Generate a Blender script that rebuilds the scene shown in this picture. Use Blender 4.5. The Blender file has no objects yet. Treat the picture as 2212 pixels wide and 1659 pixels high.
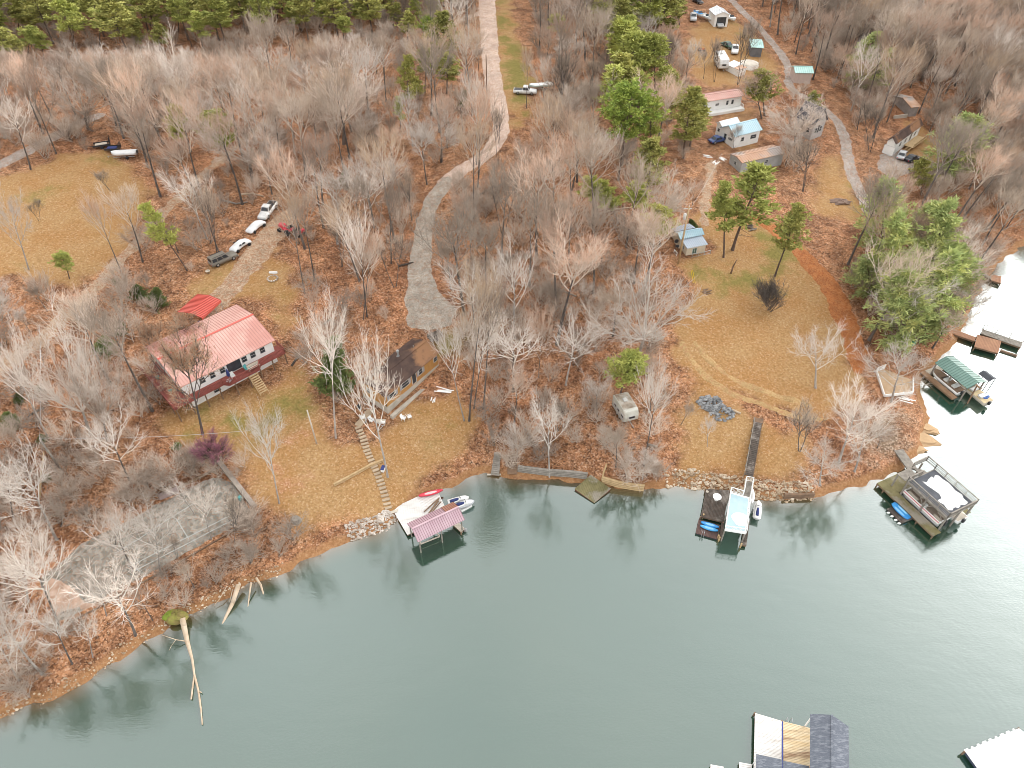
import bpy, bmesh, math, random
import numpy as np
from mathutils import Vector, Matrix
R = math.radians
rng = random.Random(7)
nr = np.random.RandomState(11)
sc = bpy.context.scene
col = sc.collection
# ------------------------------------------------------------------ camera
CAMH, PITCH, FPX, CU, CV = 85.0, R(44.0), 1540.0, 1106.0, 829.5
cam = bpy.data.objects.new('camera', bpy.data.cameras.new('camera'))
col.objects.link(cam)
cam.location = (0, 0, CAMH)
cam.rotation_euler = (math.pi / 2 - PITCH, 0, 0)
cam.data.sensor_fit = 'HORIZONTAL'
cam.data.angle = 2 * math.atan(CU / FPX)
cam.data.clip_end = 6000
sc.camera = cam
SP, CP = math.sin(PITCH), math.cos(PITCH)

def ray(u, v):
    a, b = (u - CU) / FPX, (v - CV) / FPX
    return np.array([a, CP - b * SP, -SP - b * CP])

def proj(p):
    x, y, z = p[0], p[1], p[2] - CAMH
    d = y * CP - z * SP
    return CU + FPX * x / d, CV - FPX * (y * SP + z * CP) / d

def depth(p):
    return p[1] * CP - (p[2] - CAMH) * SP

def onz(u, v, z):
    d = ray(u, v)
    t = (z - CAMH) / d[2]
    return np.array([d[0] * t, d[1] * t, z])

# ------------------------------------------------------------------ terrain
SHORE_PX = [(-700,1790),(-400,1690),(-180,1615),(-40,1560),(20,1541),(60,1530),(130,1500),(200,1460),(260,1420),(330,1380),(375,1345),(430,1320),
 (480,1290),(540,1262),(600,1245),(650,1215),(700,1190),(760,1165),(830,1146),(856,1128),(872,1105),(905,1075),(950,1058),
 (990,1045),(1015,1030),(1040,1022),(1080,1028),(1110,1033),(1180,1035),(1240,1040),(1300,1048),(1390,1058),(1450,1050),
 (1500,1053),(1550,1063),(1640,1075),(1700,1080),(1740,1078),(1800,1062),(1850,1050),(1900,1035),(1938,1012),(1975,992),
 (1990,965),(2000,935),(2010,905),(1998,880),(1985,845),(1995,812),(2030,772),(2060,742),(2085,700),(2105,650),(2125,610),
 (2150,575),(2180,550),(2220,525),(2320,470),(2480,400),(2700,330)]
shore = np.array([onz(u, v, 0)[:2] for u, v in SHORE_PX])
shore = np.vstack([[-900, shore[0][1] - 120], shore, [900, shore[-1][1] + 120]])
LAND = np.vstack([shore, [[2500, 3000], [-2500, 3000]]])

def seg_dist(X, Y, poly, closed=False):
    best = np.full(X.shape, 1e9)
    n = len(poly)
    for i in range(n if closed else n - 1):
        ax, ay = poly[i]; bx, by = poly[(i + 1) % n]
        dx, dy = bx - ax, by - ay
        L2 = dx * dx + dy * dy + 1e-9
        t = np.clip(((X - ax) * dx + (Y - ay) * dy) / L2, 0, 1)
        best = np.minimum(best, (X - ax - t * dx) ** 2 + (Y - ay - t * dy) ** 2)
    return np.sqrt(best)

def inside(X, Y, poly):
    r = np.zeros(X.shape, bool)
    n = len(poly); j = n - 1
    for i in range(n):
        xi, yi = poly[i]; xj, yj = poly[j]
        c = ((yi > Y) != (yj > Y)) & (X < (xj - xi) * (Y - yi) / (yj - yi + 1e-12) + xi)
        r ^= c; j = i
    return r

def snoise(X, Y, sc_, seed):
    q = np.random.RandomState(seed); s = 0
    for k in range(6):
        a = q.uniform(0, 6.28); f = sc_ * q.uniform(.6, 1.7)
        s = s + np.sin((X * math.cos(a) + Y * math.sin(a)) * f + q.uniform(0, 6.28))
    return s / 6 * 1.5

def axis(lo, hi, step, far):
    a = np.arange(lo, hi + .01, step)
    out = []; s = step; p = hi
    while p < far:
        s *= 1.35; p += s; out.append(p)
    pre = []; s = step; p = lo
    while p > -far:
        s *= 1.35; p -= s; pre.append(p)
    return np.concatenate([pre[::-1], a, out])
XS, YS = axis(-225, 240, 1.0, 2600), axis(28, 340, 1.0, 2600)
GX, GY = np.meshgrid(XS, YS)

def hfun(X, Y):
    d = seg_dist(X, Y, shore)
    d = np.where(inside(X, Y, LAND), d, -d)
    d = d + 0.5 * snoise(X, Y, 1.1, 3) * np.exp(-np.abs(d) / 6) + .25 * snoise(X, Y, 3.1, 5) * np.exp(-np.abs(d) / 3)
    dl = np.clip(d, 0, None)
    h = 0.9 * (1 - np.exp(-dl / 1.3)) + 13 * (1 - np.exp(-dl / 75)) + 0.02 * np.minimum(dl, 600)
    h = h + np.clip(dl / 25, 0, 1) * (0.55 * snoise(X, Y, .09, 21) + .9 * snoise(X, Y, .028, 22)) + np.clip(dl / 6, 0, 1) * .09 * snoise(X, Y, .6, 23)
    h = np.where(d < 0, np.maximum(-.42 * -d, -4.0), h)
    return h, d
GH, GD = hfun(GX, GY)

def _lk(A, x, y):
    x = np.clip(x, XS[0] + .01, XS[-1] - .01); y = np.clip(y, YS[0] + .01, YS[-1] - .01)
    i = np.searchsorted(XS, x) - 1; j = np.searchsorted(YS, y) - 1
    fx = (x - XS[i]) / (XS[i + 1] - XS[i]); fy = (y - YS[j]) / (YS[j + 1] - YS[j])
    return A[j, i] * (1 - fx) * (1 - fy) + A[j, i + 1] * fx * (1 - fy) + A[j + 1, i] * (1 - fx) * fy + A[j + 1, i + 1] * fx * fy

def gz(x, y):
    return float(_lk(GH, np.float64(x), np.float64(y)))

def gd(x, y):
    return float(_lk(GD, np.float64(x), np.float64(y)))

def G(u, v, up=0.0):
    """ground point seen at pixel (u, v); with up: the point that high above the ground"""
    d = ray(u, v)
    t0 = (26 - CAMH) / d[2]; t1 = (-3 - CAMH) / d[2]
    ts = np.linspace(t0, t1, 160)
    zz = CAMH + d[2] * ts - np.maximum(_lk(GH, d[0] * ts, d[1] * ts), 0) - up
    k = int(np.argmax(zz <= 0))
    if zz[k] > 0: k = len(ts) - 1
    a, b = ts[max(k - 1, 0)], ts[k]
    for _ in range(14):
        m = (a + b) / 2
        if CAMH + d[2] * m - max(gz(d[0] * m, d[1] * m), 0) - up > 0: a = m
        else: b = m
    return np.array([d[0] * b, d[1] * b, CAMH + d[2] * b])

def polyG(px):
    return np.array([G(u, v)[:2] for u, v in px])

# ------------------------------------------------------------------ object helpers
def tag(o, label=None, cat=None, group=None, kind=None):
    if label: o['label'] = label
    if cat: o['category'] = cat
    if group: o['group'] = group
    if kind: o['kind'] = kind
    return o

def thing(name, label, cat, loc=(0, 0, 0), rz=0.0, group=None):
    o = bpy.data.objects.new(name, None); col.objects.link(o)
    o.location = [float(c) for c in loc]; o.rotation_euler = (0, 0, rz)
    o.empty_display_size = .1
    return tag(o, label, cat, group)

class MB:
    def __init__(s): s.v = []; s.f = []; s.m = []
    def face(s, pts, mi=0):
        n = len(s.v); s.v += [tuple(map(float, p)) for p in pts]; s.f.append(tuple(range(n, n + len(pts)))); s.m.append(mi)
    def par(s, o, a, b, c, mi=0):
        o, a, b, c = [np.array(q, float) for q in (o, a, b, c)]
        if np.dot(np.cross(a, b), c) < 0: a, b = b, a
        n = len(s.v)
        s.v += [tuple(q) for q in (o, o + a, o + a + b, o + b, o + c, o + a + c, o + a + b + c, o + b + c)]
        for q in ((0, 3, 2, 1), (4, 5, 6, 7), (0, 1, 5, 4), (1, 2, 6, 5), (2, 3, 7, 6), (3, 0, 4, 7)):
            s.f.append(tuple(n + k for k in q)); s.m.append(mi)
        return s
    def box(s, c, d, mi=0, rz=0):
        ca, sa = math.cos(rz), math.sin(rz)
        ex, ey = np.array([ca, sa, 0]) * d[0], np.array([-sa, ca, 0]) * d[1]
        return s.par(np.array(c, float) - ex / 2 - ey / 2 - np.array([0, 0, d[2] / 2]), ex, ey, (0, 0, d[2]), mi)
    def tube(s, p0, p1, r0, r1=None, n=8, mi=0, cap=True):
        r1 = r0 if r1 is None else r1
        p0, p1 = np.array(p0, float), np.array(p1, float)
        w = p1 - p0; w = w / (np.linalg.norm(w) + 1e-9)
        a = np.cross(w, (0, 0, 1) if abs(w[2]) < .9 else (1, 0, 0)); a /= np.linalg.norm(a); b = np.cross(w, a)
        k = len(s.v)
        for p, r in ((p0, r0), (p1, r1)):
            for i in range(n):
                t = 2 * math.pi * i / n
                s.v.append(tuple(p + r * (math.cos(t) * a + math.sin(t) * b)))
        for i in range(n):
            j = (i + 1) % n
            s.f.append((k + i, k + n + i, k + n + j, k + j)); s.m.append(mi)
        if cap:
            s.f.append(tuple(k + i for i in range(n))); s.m.append(mi)
            s.f.append(tuple(k + n + i for i in reversed(range(n)))); s.m.append(mi)
        return s
    def path(s, pts, rs, n=6, mi=0):
        for i in range(len(pts) - 1): s.tube(pts[i], pts[i + 1], rs[i], rs[i + 1], n, mi, cap=(i in (0, len(pts) - 2)))
        return s
    def prism(s, poly, z0, z1, mi=0):
        """poly: list of (x,y); z0/z1 numbers or lists"""
        poly = [tuple(map(float, p[:2])) for p in poly]
        A = sum(poly[i][0] * poly[(i + 1) % len(poly)][1] - poly[(i + 1) % len(poly)][0] * poly[i][1] for i in range(len(poly)))
        if A < 0: poly = poly[::-1]
        n = len(poly); k = len(s.v)
        s.v += [(x, y, z0) for x, y in poly] + [(x, y, z1) for x, y in poly]
        s.f.append(tuple(k + i for i in reversed(range(n)))); s.m.append(mi)
        s.f.append(tuple(k + n + i for i in range(n))); s.m.append(mi)
        for i in range(n):
            j = (i + 1) % n
            s.f.append((k + i, k + j, k + n + j, k + n + i)); s.m.append(mi)
        return s
    def slab(s, quad, th, mi=0):
        """thick sheet under a 3d quad"""
        q = [np.array(p, float) for p in quad]
        nrm = np.cross(q[1] - q[0], q[-1] - q[0]); nrm /= np.linalg.norm(nrm)
        if nrm[2] < 0: q = q[::-1]; nrm = -nrm
        lo = [p - nrm * th for p in q]; n = len(q); k = len(s.v)
        s.v += [tuple(p) for p in q] + [tuple(p) for p in lo]
        s.f.append(tuple(k + i for i in range(n))); s.m.append(mi)
        s.f.append(tuple(k + n + i for i in reversed(range(n)))); s.m.append(mi)
        for i in range(n):
            j = (i + 1) % n
            s.f.append((k + j, k + i, k + n + i, k + n + j)); s.m.append(mi)
        return s
    def ell(s, c, r, n=10, m=6, mi=0, jit=0):
        k = len(s.v)
        for j in range(m + 1):
            ph = math.pi * j / m
            for i in range(n):
                t = 2 * math.pi * i / n; q = 1 + rng.uniform(-jit, jit)
                s.v.append((c[0] + q * r[0] * math.sin(ph) * math.cos(t), c[1] + q * r[1] * math.sin(ph) * math.sin(t), c[2] + q * r[2] * math.cos(ph)))
        for j in range(m):
            for i in range(n):
                i2 = (i + 1) % n
                s.f.append((k + j * n + i, k + (j + 1) * n + i, k + (j + 1) * n + i2, k + j * n + i2)); s.m.append(mi)
        return s
    def loft(s, rings, mi=0, cap=True):
        k = len(s.v); n = len(rings[0])
        for rg in rings: s.v += [tuple(map(float, p)) for p in rg]
        for j in range(len(rings) - 1):
            for i in range(n):
                i2 = (i + 1) % n
                s.f.append((k + j * n + i, k + j * n + i2, k + (j + 1) * n + i2, k + (j + 1) * n + i)); s.m.append(mi)
        if cap:
            s.f.append(tuple(k + i for i in reversed(range(n)))); s.m.append(mi)
            s.f.append(tuple(k + (len(rings) - 1) * n + i for i in range(n))); s.m.append(mi)
        return s
    def mesh(s, name, mats, smooth=False):
        me = bpy.data.meshes.new(name)
        me.from_pydata(s.v, [], s.f)
        if not isinstance(mats, (list, tuple)): mats = [mats]
        for m_ in mats: me.materials.append(m_)
        if len(mats) > 1: me.polygons.foreach_set('material_index', s.m)
        if smooth: me.polygons.foreach_set('use_smooth', [True] * len(s.f))
        me.update()
        return me
    def build(s, name, mats, parent=None, smooth=False, bevel=0, sub=0):
        """vertices are local to the parent"""
        me = s.mesh(name, mats, smooth)
        bm = bmesh.new(); bm.from_mesh(me)
        if sub or bevel: bmesh.ops.remove_doubles(bm, verts=bm.verts, dist=1e-4)
        bmesh.ops.recalc_face_normals(bm, faces=bm.faces)
        if bevel:
            bmesh.ops.bevel(bm, geom=list(bm.edges), offset=bevel, segments=1, affect='EDGES', clamp_overlap=True)
        bm.to_mesh(me); bm.free()
        o = bpy.data.objects.new(name, me); col.objects.link(o)
        if sub:
            md = o.modifiers.new('subsurf', 'SUBSURF'); md.levels = sub; md.render_levels = sub
        if parent is not None: o.parent = parent
        return o

# ------------------------------------------------------------------ materials
def nodes(name):
    m = bpy.data.materials.new(name); m.use_nodes = True
    nt = m.node_tree; b = nt.nodes['Principled BSDF']
    return m, nt, b

def N(nt, t, **k):
    n = nt.nodes.new(t)
    for a, v in k.items():
        if a in n.inputs.keys(): n.inputs[a].default_value = v
        else: setattr(n, a, v)
    return n

def c4(c): return (c[0], c[1], c[2], 1)

def mixc(nt, fac, a, b, mode='MIX'):
    n = nt.nodes.new('ShaderNodeMix'); n.data_type = 'RGBA'; n.blend_type = mode
    for s_, q in ((0, fac), (6, a), (7, b)):
        if hasattr(q, 'is_linked') or isinstance(q, bpy.types.NodeSocket): nt.links.new(q, n.inputs[s_])
        else: n.inputs[s_].default_value = c4(q) if isinstance(q, (tuple, list)) else q
    return n.outputs[2]

def ramp(nt, src, stops):
    r = nt.nodes.new('ShaderNodeValToRGB')
    el = r.color_ramp.elements
    while len(el) < len(stops): el.new(.5)
    for e, (p, c) in zip(el, stops): e.position = p; e.color = c4(c) if isinstance(c, (tuple, list)) else (c, c, c, 1)
    nt.links.new(src, r.inputs[0])
    return r.outputs[0]

def noise(nt, vec, scale, detail=4, rough=.55):
    n = N(nt, 'ShaderNodeTexNoise'); n.inputs['Scale'].default_value = scale; n.inputs['Detail'].default_value = detail; n.inputs['Roughness'].default_value = rough
    if vec is not None: nt.links.new(vec, n.inputs['Vector'])
    return n.outputs[0]

_mc = {}
def M(name, c1, c2=None, scale=1.5, rough=.75, metal=0, bump=.15, stretch=None, rnd=0, c3=None, lo=.35, hi=.65, spec=.5):
    if name in _mc: return _mc[name]
    m, nt, b = nodes(name)
    b.inputs['Roughness'].default_value = rough; b.inputs['Metallic'].default_value = metal
    b.inputs['Specular IOR Level'].default_value = spec
    c2 = c2 or tuple(x * .72 for x in c1)
    tc = N(nt, 'ShaderNodeTexCoord'); vec = tc.outputs['Object']
    if stretch:
        mp = N(nt, 'ShaderNodeMapping'); mp.inputs['Scale'].default_value = stretch; nt.links.new(vec, mp.inputs[0]); vec = mp.outputs[0]
    f = noise(nt, vec, scale, 6, .6)
    f1 = ramp(nt, f, [(lo, 0.0), (hi, 1.0)])
    c = mixc(nt, f1, c1, c2)
    if c3:
        f2 = ramp(nt, noise(nt, vec, scale * .37, 5, .65), [(.5, 0.0), (.62, 1.0)])
        c = mixc(nt, f2, c, c3)
    if rnd:
        oi = N(nt, 'ShaderNodeObjectInfo')
        hs = N(nt, 'ShaderNodeHueSaturation')
        mr = N(nt, 'ShaderNodeMapRange'); nt.links.new(oi.outputs['Random'], mr.inputs[0]); mr.inputs[3].default_value = 1 - rnd; mr.inputs[4].default_value = 1 + rnd
        nt.links.new(mr.outputs[0], hs.inputs['Value']); nt.links.new(c, hs.inputs['Color']); c = hs.outputs[0]
    nt.links.new(c, b.inputs['Base Color'])
    if bump:
        bp = N(nt, 'ShaderNodeBump'); bp.inputs['Strength'].default_value = bump; bp.inputs['Distance'].default_value = .05
        nt.links.new(noise(nt, vec, scale * 6, 3), bp.inputs['Height']); nt.links.new(bp.outputs[0], b.inputs['Normal'])
    _mc[name] = m
    return m

# ------------------------------------------------------------------ light
SUN_EL, SUN_AZ = R(26), R(53)          # azimuth clockwise from +Y (away from the camera, to the right)
w = bpy.data.worlds.new('World'); sc.world = w; w.use_nodes = True
nt = w.node_tree; bg = nt.nodes['Background']
sky = N(nt, 'ShaderNodeTexSky'); sky.sky_type = 'NISHITA'; sky.sun_disc = False
sky.sun_elevation = SUN_EL; sky.sun_rotation = SUN_AZ
sky.air_density = 1.0; sky.dust_density = 6.0; sky.ozone_density = 1.0
tc = N(nt, 'ShaderNodeTexCoord')
mp = N(nt, 'ShaderNodeMapping'); mp.inputs['Scale'].default_value = (1, 1, 2.2); nt.links.new(tc.outputs['Generated'], mp.inputs[0])
cl = ramp(nt, noise(nt, mp.outputs[0], 2.2, 5, .55), [(.3, .62), (.7, .92)])
hs = N(nt, 'ShaderNodeHueSaturation'); hs.inputs['Saturation'].default_value = .12; nt.links.new(sky.outputs[0], hs.inputs['Color'])
cc = mixc(nt, cl, hs.outputs[0], (8.3, 8.3, 8.25))
# bright thin cloud around the hidden sun
nv = N(nt, 'ShaderNodeVectorMath', operation='NORMALIZE'); nt.links.new(tc.outputs['Generated'], nv.inputs[0])
dp = N(nt, 'ShaderNodeVectorMath', operation='DOT_PRODUCT'); nt.links.new(nv.outputs[0], dp.inputs[0]); dp.inputs[1].default_value = (math.sin(SUN_AZ) * math.cos(SUN_EL), math.cos(SUN_AZ) * math.cos(SUN_EL), math.sin(SUN_EL))
mx_ = N(nt, 'ShaderNodeMath', operation='MAXIMUM'); nt.links.new(dp.outputs['Value'], mx_.inputs[0]); mx_.inputs[1].default_value = 0
pw_ = N(nt, 'ShaderNodeMath', operation='POWER'); nt.links.new(mx_.outputs[0], pw_.inputs[0]); pw_.inputs[1].default_value = 7
ma_ = N(nt, 'ShaderNodeMath', operation='MULTIPLY_ADD'); nt.links.new(pw_.outputs[0], ma_.inputs[0]); ma_.inputs[1].default_value = .5; ma_.inputs[2].default_value = 1.04
vm_ = N(nt, 'ShaderNodeVectorMath', operation='SCALE'); nt.links.new(cc, vm_.inputs[0]); nt.links.new(ma_.outputs[0], vm_.inputs['Scale'])
nt.links.new(vm_.outputs[0], bg.inputs['Color'])
bg.inputs['Strength'].default_value = 0.12
sun = bpy.data.objects.new('sun', bpy.data.lights.new('sun', 'SUN')); col.objects.link(sun)
sun.data.energy = .5; sun.data.angle = R(18); sun.data.color = (1, .95, .88)
sd = Vector((math.sin(SUN_AZ) * math.cos(SUN_EL), math.cos(SUN_AZ) * math.cos(SUN_EL), math.sin(SUN_EL)))
sun.rotation_euler = sd.to_track_quat('Z', 'Y').to_euler()
sun.location = sd * 400
sc.view_settings.view_transform = 'Standard'; sc.view_settings.look = 'None'
sc.view_settings.exposure = .98
sc.cycles.filter_width = .85; sc.view_settings.gamma = 1
# ------------------------------------------------------------------ ground zones (real differences of cover: lawn, moss, dirt, leaf drifts)
ZN = {k: np.zeros(GX.shape) for k in ('lawn', 'green', 'red', 'bare', 'brush')}
NZ1 = snoise(GX, GY, .35, 31); NZ2 = snoise(GX, GY, .9, 32); NZ3 = snoise(GX, GY, .12, 33)
near = (GX > -230) & (GX < 245) & (GY > 26) & (GY < 345)
def zone(k, px, soft=3, amt=1, wob=2.0):
    P_ = polyG(px)
    x0, y0 = P_.min(0) - 8; x1, y1 = P_.max(0) + 8
    m = near & (GX > x0) & (GX < x1) & (GY > y0) & (GY < y1)
    X, Y = GX[m], GY[m]
    d = seg_dist(X, Y, P_, True); d = np.where(inside(X, Y, P_), d, -d) + wob * (NZ1[m] + .6 * NZ2[m])
    v = np.clip(d / soft * .5 + .5, 0, 1) * amt
    ZN[k][m] = np.maximum(ZN[k][m], v)
LAWN = {
 'left': [(-200,380),(-20,385),(60,362),(130,340),(215,330),(262,352),(300,372),(318,430),(280,500),(235,560),(205,600),(150,612),(80,598),(0,598),(-200,640)],
 'house': [(420,628),(470,560),(540,590),(560,560),(600,540),(640,590),(660,640),(640,700),(612,720),(600,700),(560,650),(480,640)],
 'yard': [(330,880),(420,850),(540,830),(640,800),(700,860),(740,940),(850,905),(900,880),(980,850),(1040,905),(1030,960),(960,1010),(880,1060),(850,1120),(760,1150),(640,1190),(560,1130),(540,1080),(500,1000),(430,960),(330,950)],
 'right': [(1478,560),(1520,540),(1500,470),(1540,430),(1620,460),(1690,500),(1740,560),(1790,610),(1815,670),(1850,730),(1838,800),(1840,870),(1790,900),(1745,930),(1690,900),(1640,870),(1590,855),(1530,850),(1480,800),(1455,760),(1490,680),(1500,620)],
 'slope': [(1500,870),(1590,880),(1740,940),(1760,1000),(1700,1060),(1560,1050),(1450,1030),(1440,960)],
 'verge': [(1068,-10),(1098,-10),(1112,60),(1140,160),(1150,240),(1120,290),(1098,280),(1085,200),(1075,100)],
 'yards': [(1486,60),(1560,30),(1610,60),(1650,100),(1690,150),(1650,175),(1560,190),(1500,190),(1490,120)],
 'cot': [(1530,235),(1640,235),(1660,330),(1600,350),(1540,340)],
 'road': [(1780,330),(1820,330),(1860,430),(1880,460),(1850,480),(1760,470),(1740,400)],
 'east': [(1960,260),(1990,270),(2040,330),(2010,380),(1960,370)],
}
for k_, p_ in LAWN.items(): zone('lawn', p_, 3.5, {'yard': .8, 'slope': .85, 'yards': .85, 'cot': .5, 'road': .7}.get(k_, 1))
for p_, a_ in [([(20,400),(120,375),(200,400),(120,450),(30,470)], .45), ([(0,555),(100,540),(60,600),(0,600)], .4), ([(200,340),(250,325),(262,350),(215,352)], .6),
   ([(555,640),(600,610),(640,620),(630,690),(590,680)], .7), ([(470,560),(520,580),(480,620),(440,625)], .5), ([(560,850),(700,820),(720,880),(640,930),(560,930)], .7), ([(420,870),(540,850),(560,960),(500,980)], .6), ([(700,930),(760,910),(740,1000),(690,1010)], .6),
   ([(620,940),(690,920),(700,990),(640,1010)], .5), ([(900,905),(1000,880),(1020,930),(960,975),(900,960)], .45), ([(860,740),(900,700),(880,790),(850,790)], .5),
   ([(940,715),(1005,715),(1000,755),(945,770)], .9), ([(1500,560),(1600,575),(1690,540),(1720,590),(1640,640),(1540,640),(1500,610)], .72), ([(1640,490),(1700,520),(1720,580),(1640,560)], .7), ([(1490,640),(1560,630),(1540,700),(1490,700)], .4), ([(1560,860),(1640,850),(1620,800),(1540,800)], .35),
   ([(1085,90),(1120,90),(1148,180),(1150,250),(1120,270),(1100,180)], .85), ([(1065,0),(1085,0),(1100,90),(1085,90)], .8), ([(1585,45),(1650,60),(1640,90),(1590,80)], .55), ([(1540,300),(1660,320),(1640,345),(1580,345)], .6),
   ([(1820,420),(1862,400),(1888,455),(1860,480)], .7), ([(1980,280),(2040,330),(2000,370)], .8), ([(400,870),(470,850),(480,900),(410,930)], .7), ([(330,840),(400,820),(400,900),(330,900)], .4)]:
    zone('green', p_, 6, a_, 3)
for p_, a_ in [([(640,910),(740,870),(740,940),(640,990),(600,960)], .9), ([(545,1010),(620,990),(700,1040),(640,1110),(560,1090)], .8), ([(470,970),(560,1000),(560,1060),(500,1040)], .8), ([(640,560),(760,560),(860,640),(880,700),(800,760),(680,720)], .45),
   ([(1140,990),(1430,960),(1440,1040),(1120,1030)], .5), ([(1830,600),(1890,640),(1900,760),(1850,720)], .5), ([(60,240),(240,230),(240,290),(60,330)], .35), ([(1160,240),(1260,250),(1330,380),(1250,420),(1160,330)], .45)]:
    zone('red', p_, 8, a_ * .72, 4)
for p_, a_ in [([(1860,880),(1990,880),(1985,990),(1900,1040),(1850,1040)], .7), ([(280,935),(330,1010),(130,1140),(60,1110),(60,960)], .5), ([(20,1060),(90,1020),(130,1160),(20,1260)], .5), ([(680,170),(760,400),(560,420),(540,300)], .25)]:
    zone('brush', p_, 6, a_, 3)
bank = np.clip(1 - np.abs(GD - 0.2) / 1.6, 0, 1) * near
ZN['bare'] = np.maximum(ZN['bare'], bank * .9)

def grid_faces(mask_q, nx):
    j, i = np.nonzero(mask_q)
    a = j * nx + i
    return np.stack([a, a + 1, a + 1 + nx, a + nx], 1)

def np_mesh(name, V, F, mats, attrs=None, smooth=True):
    me = bpy.data.meshes.new(name)
    used = np.unique(F); mp_ = np.full(len(V), -1, np.int64); mp_[used] = np.arange(len(used))
    V = V[used]; F = mp_[F]
    me.vertices.add(len(V)); me.vertices.foreach_set('co', V.astype(np.float32).ravel())
    me.loops.add(F.size); me.loops.foreach_set('vertex_index', F.ravel().astype(np.int32))
    me.polygons.add(len(F)); me.polygons.foreach_set('loop_start', np.arange(0, F.size, F.shape[1], dtype=np.int32))
    if smooth: me.polygons.foreach_set('use_smooth', np.ones(len(F), bool))
    for k, a in (attrs or {}).items():
        at = me.attributes.new(k, 'FLOAT', 'POINT'); at.data.foreach_set('value', a[used].astype(np.float32))
    me.update(calc_edges=True); me.validate()
    for m_ in (mats if isinstance(mats, list) else [mats]): me.materials.append(m_)
    return me

def attr(nt, name):
    n = N(nt, 'ShaderNodeAttribute'); n.attribute_name = name
    return n.outputs['Fac']

def soft(nt, a, nz, amt=.5):
    """attribute broken up by noise"""
    m1 = N(nt, 'ShaderNodeMath', operation='ADD'); m2 = N(nt, 'ShaderNodeMath', operation='MULTIPLY_ADD')
    nt.links.new(nz, m2.inputs[0]); m2.inputs[1].default_value = amt * 2; m2.inputs[2].default_value = -amt
    nt.links.new(a, m1.inputs[0]); nt.links.new(m2.outputs[0], m1.inputs[1])
    gate = N(nt, 'ShaderNodeMapRange', interpolation_type='SMOOTHSTEP'); gate.inputs[1].default_value = .3; gate.inputs[2].default_value = .7
    nt.links.new(m1.outputs[0], gate.inputs[0])
    mul = N(nt, 'ShaderNodeMath', operation='MULTIPLY', use_clamp=True); nt.links.new(gate.outputs[0], mul.inputs[0]); 
    g2 = N(nt, 'ShaderNodeMath', operation='MULTIPLY', use_clamp=True); nt.links.new(a, g2.inputs[0]); g2.inputs[1].default_value = 2.2
    nt.links.new(g2.outputs[0], mul.inputs[1])
    return mul.outputs[0]

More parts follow.
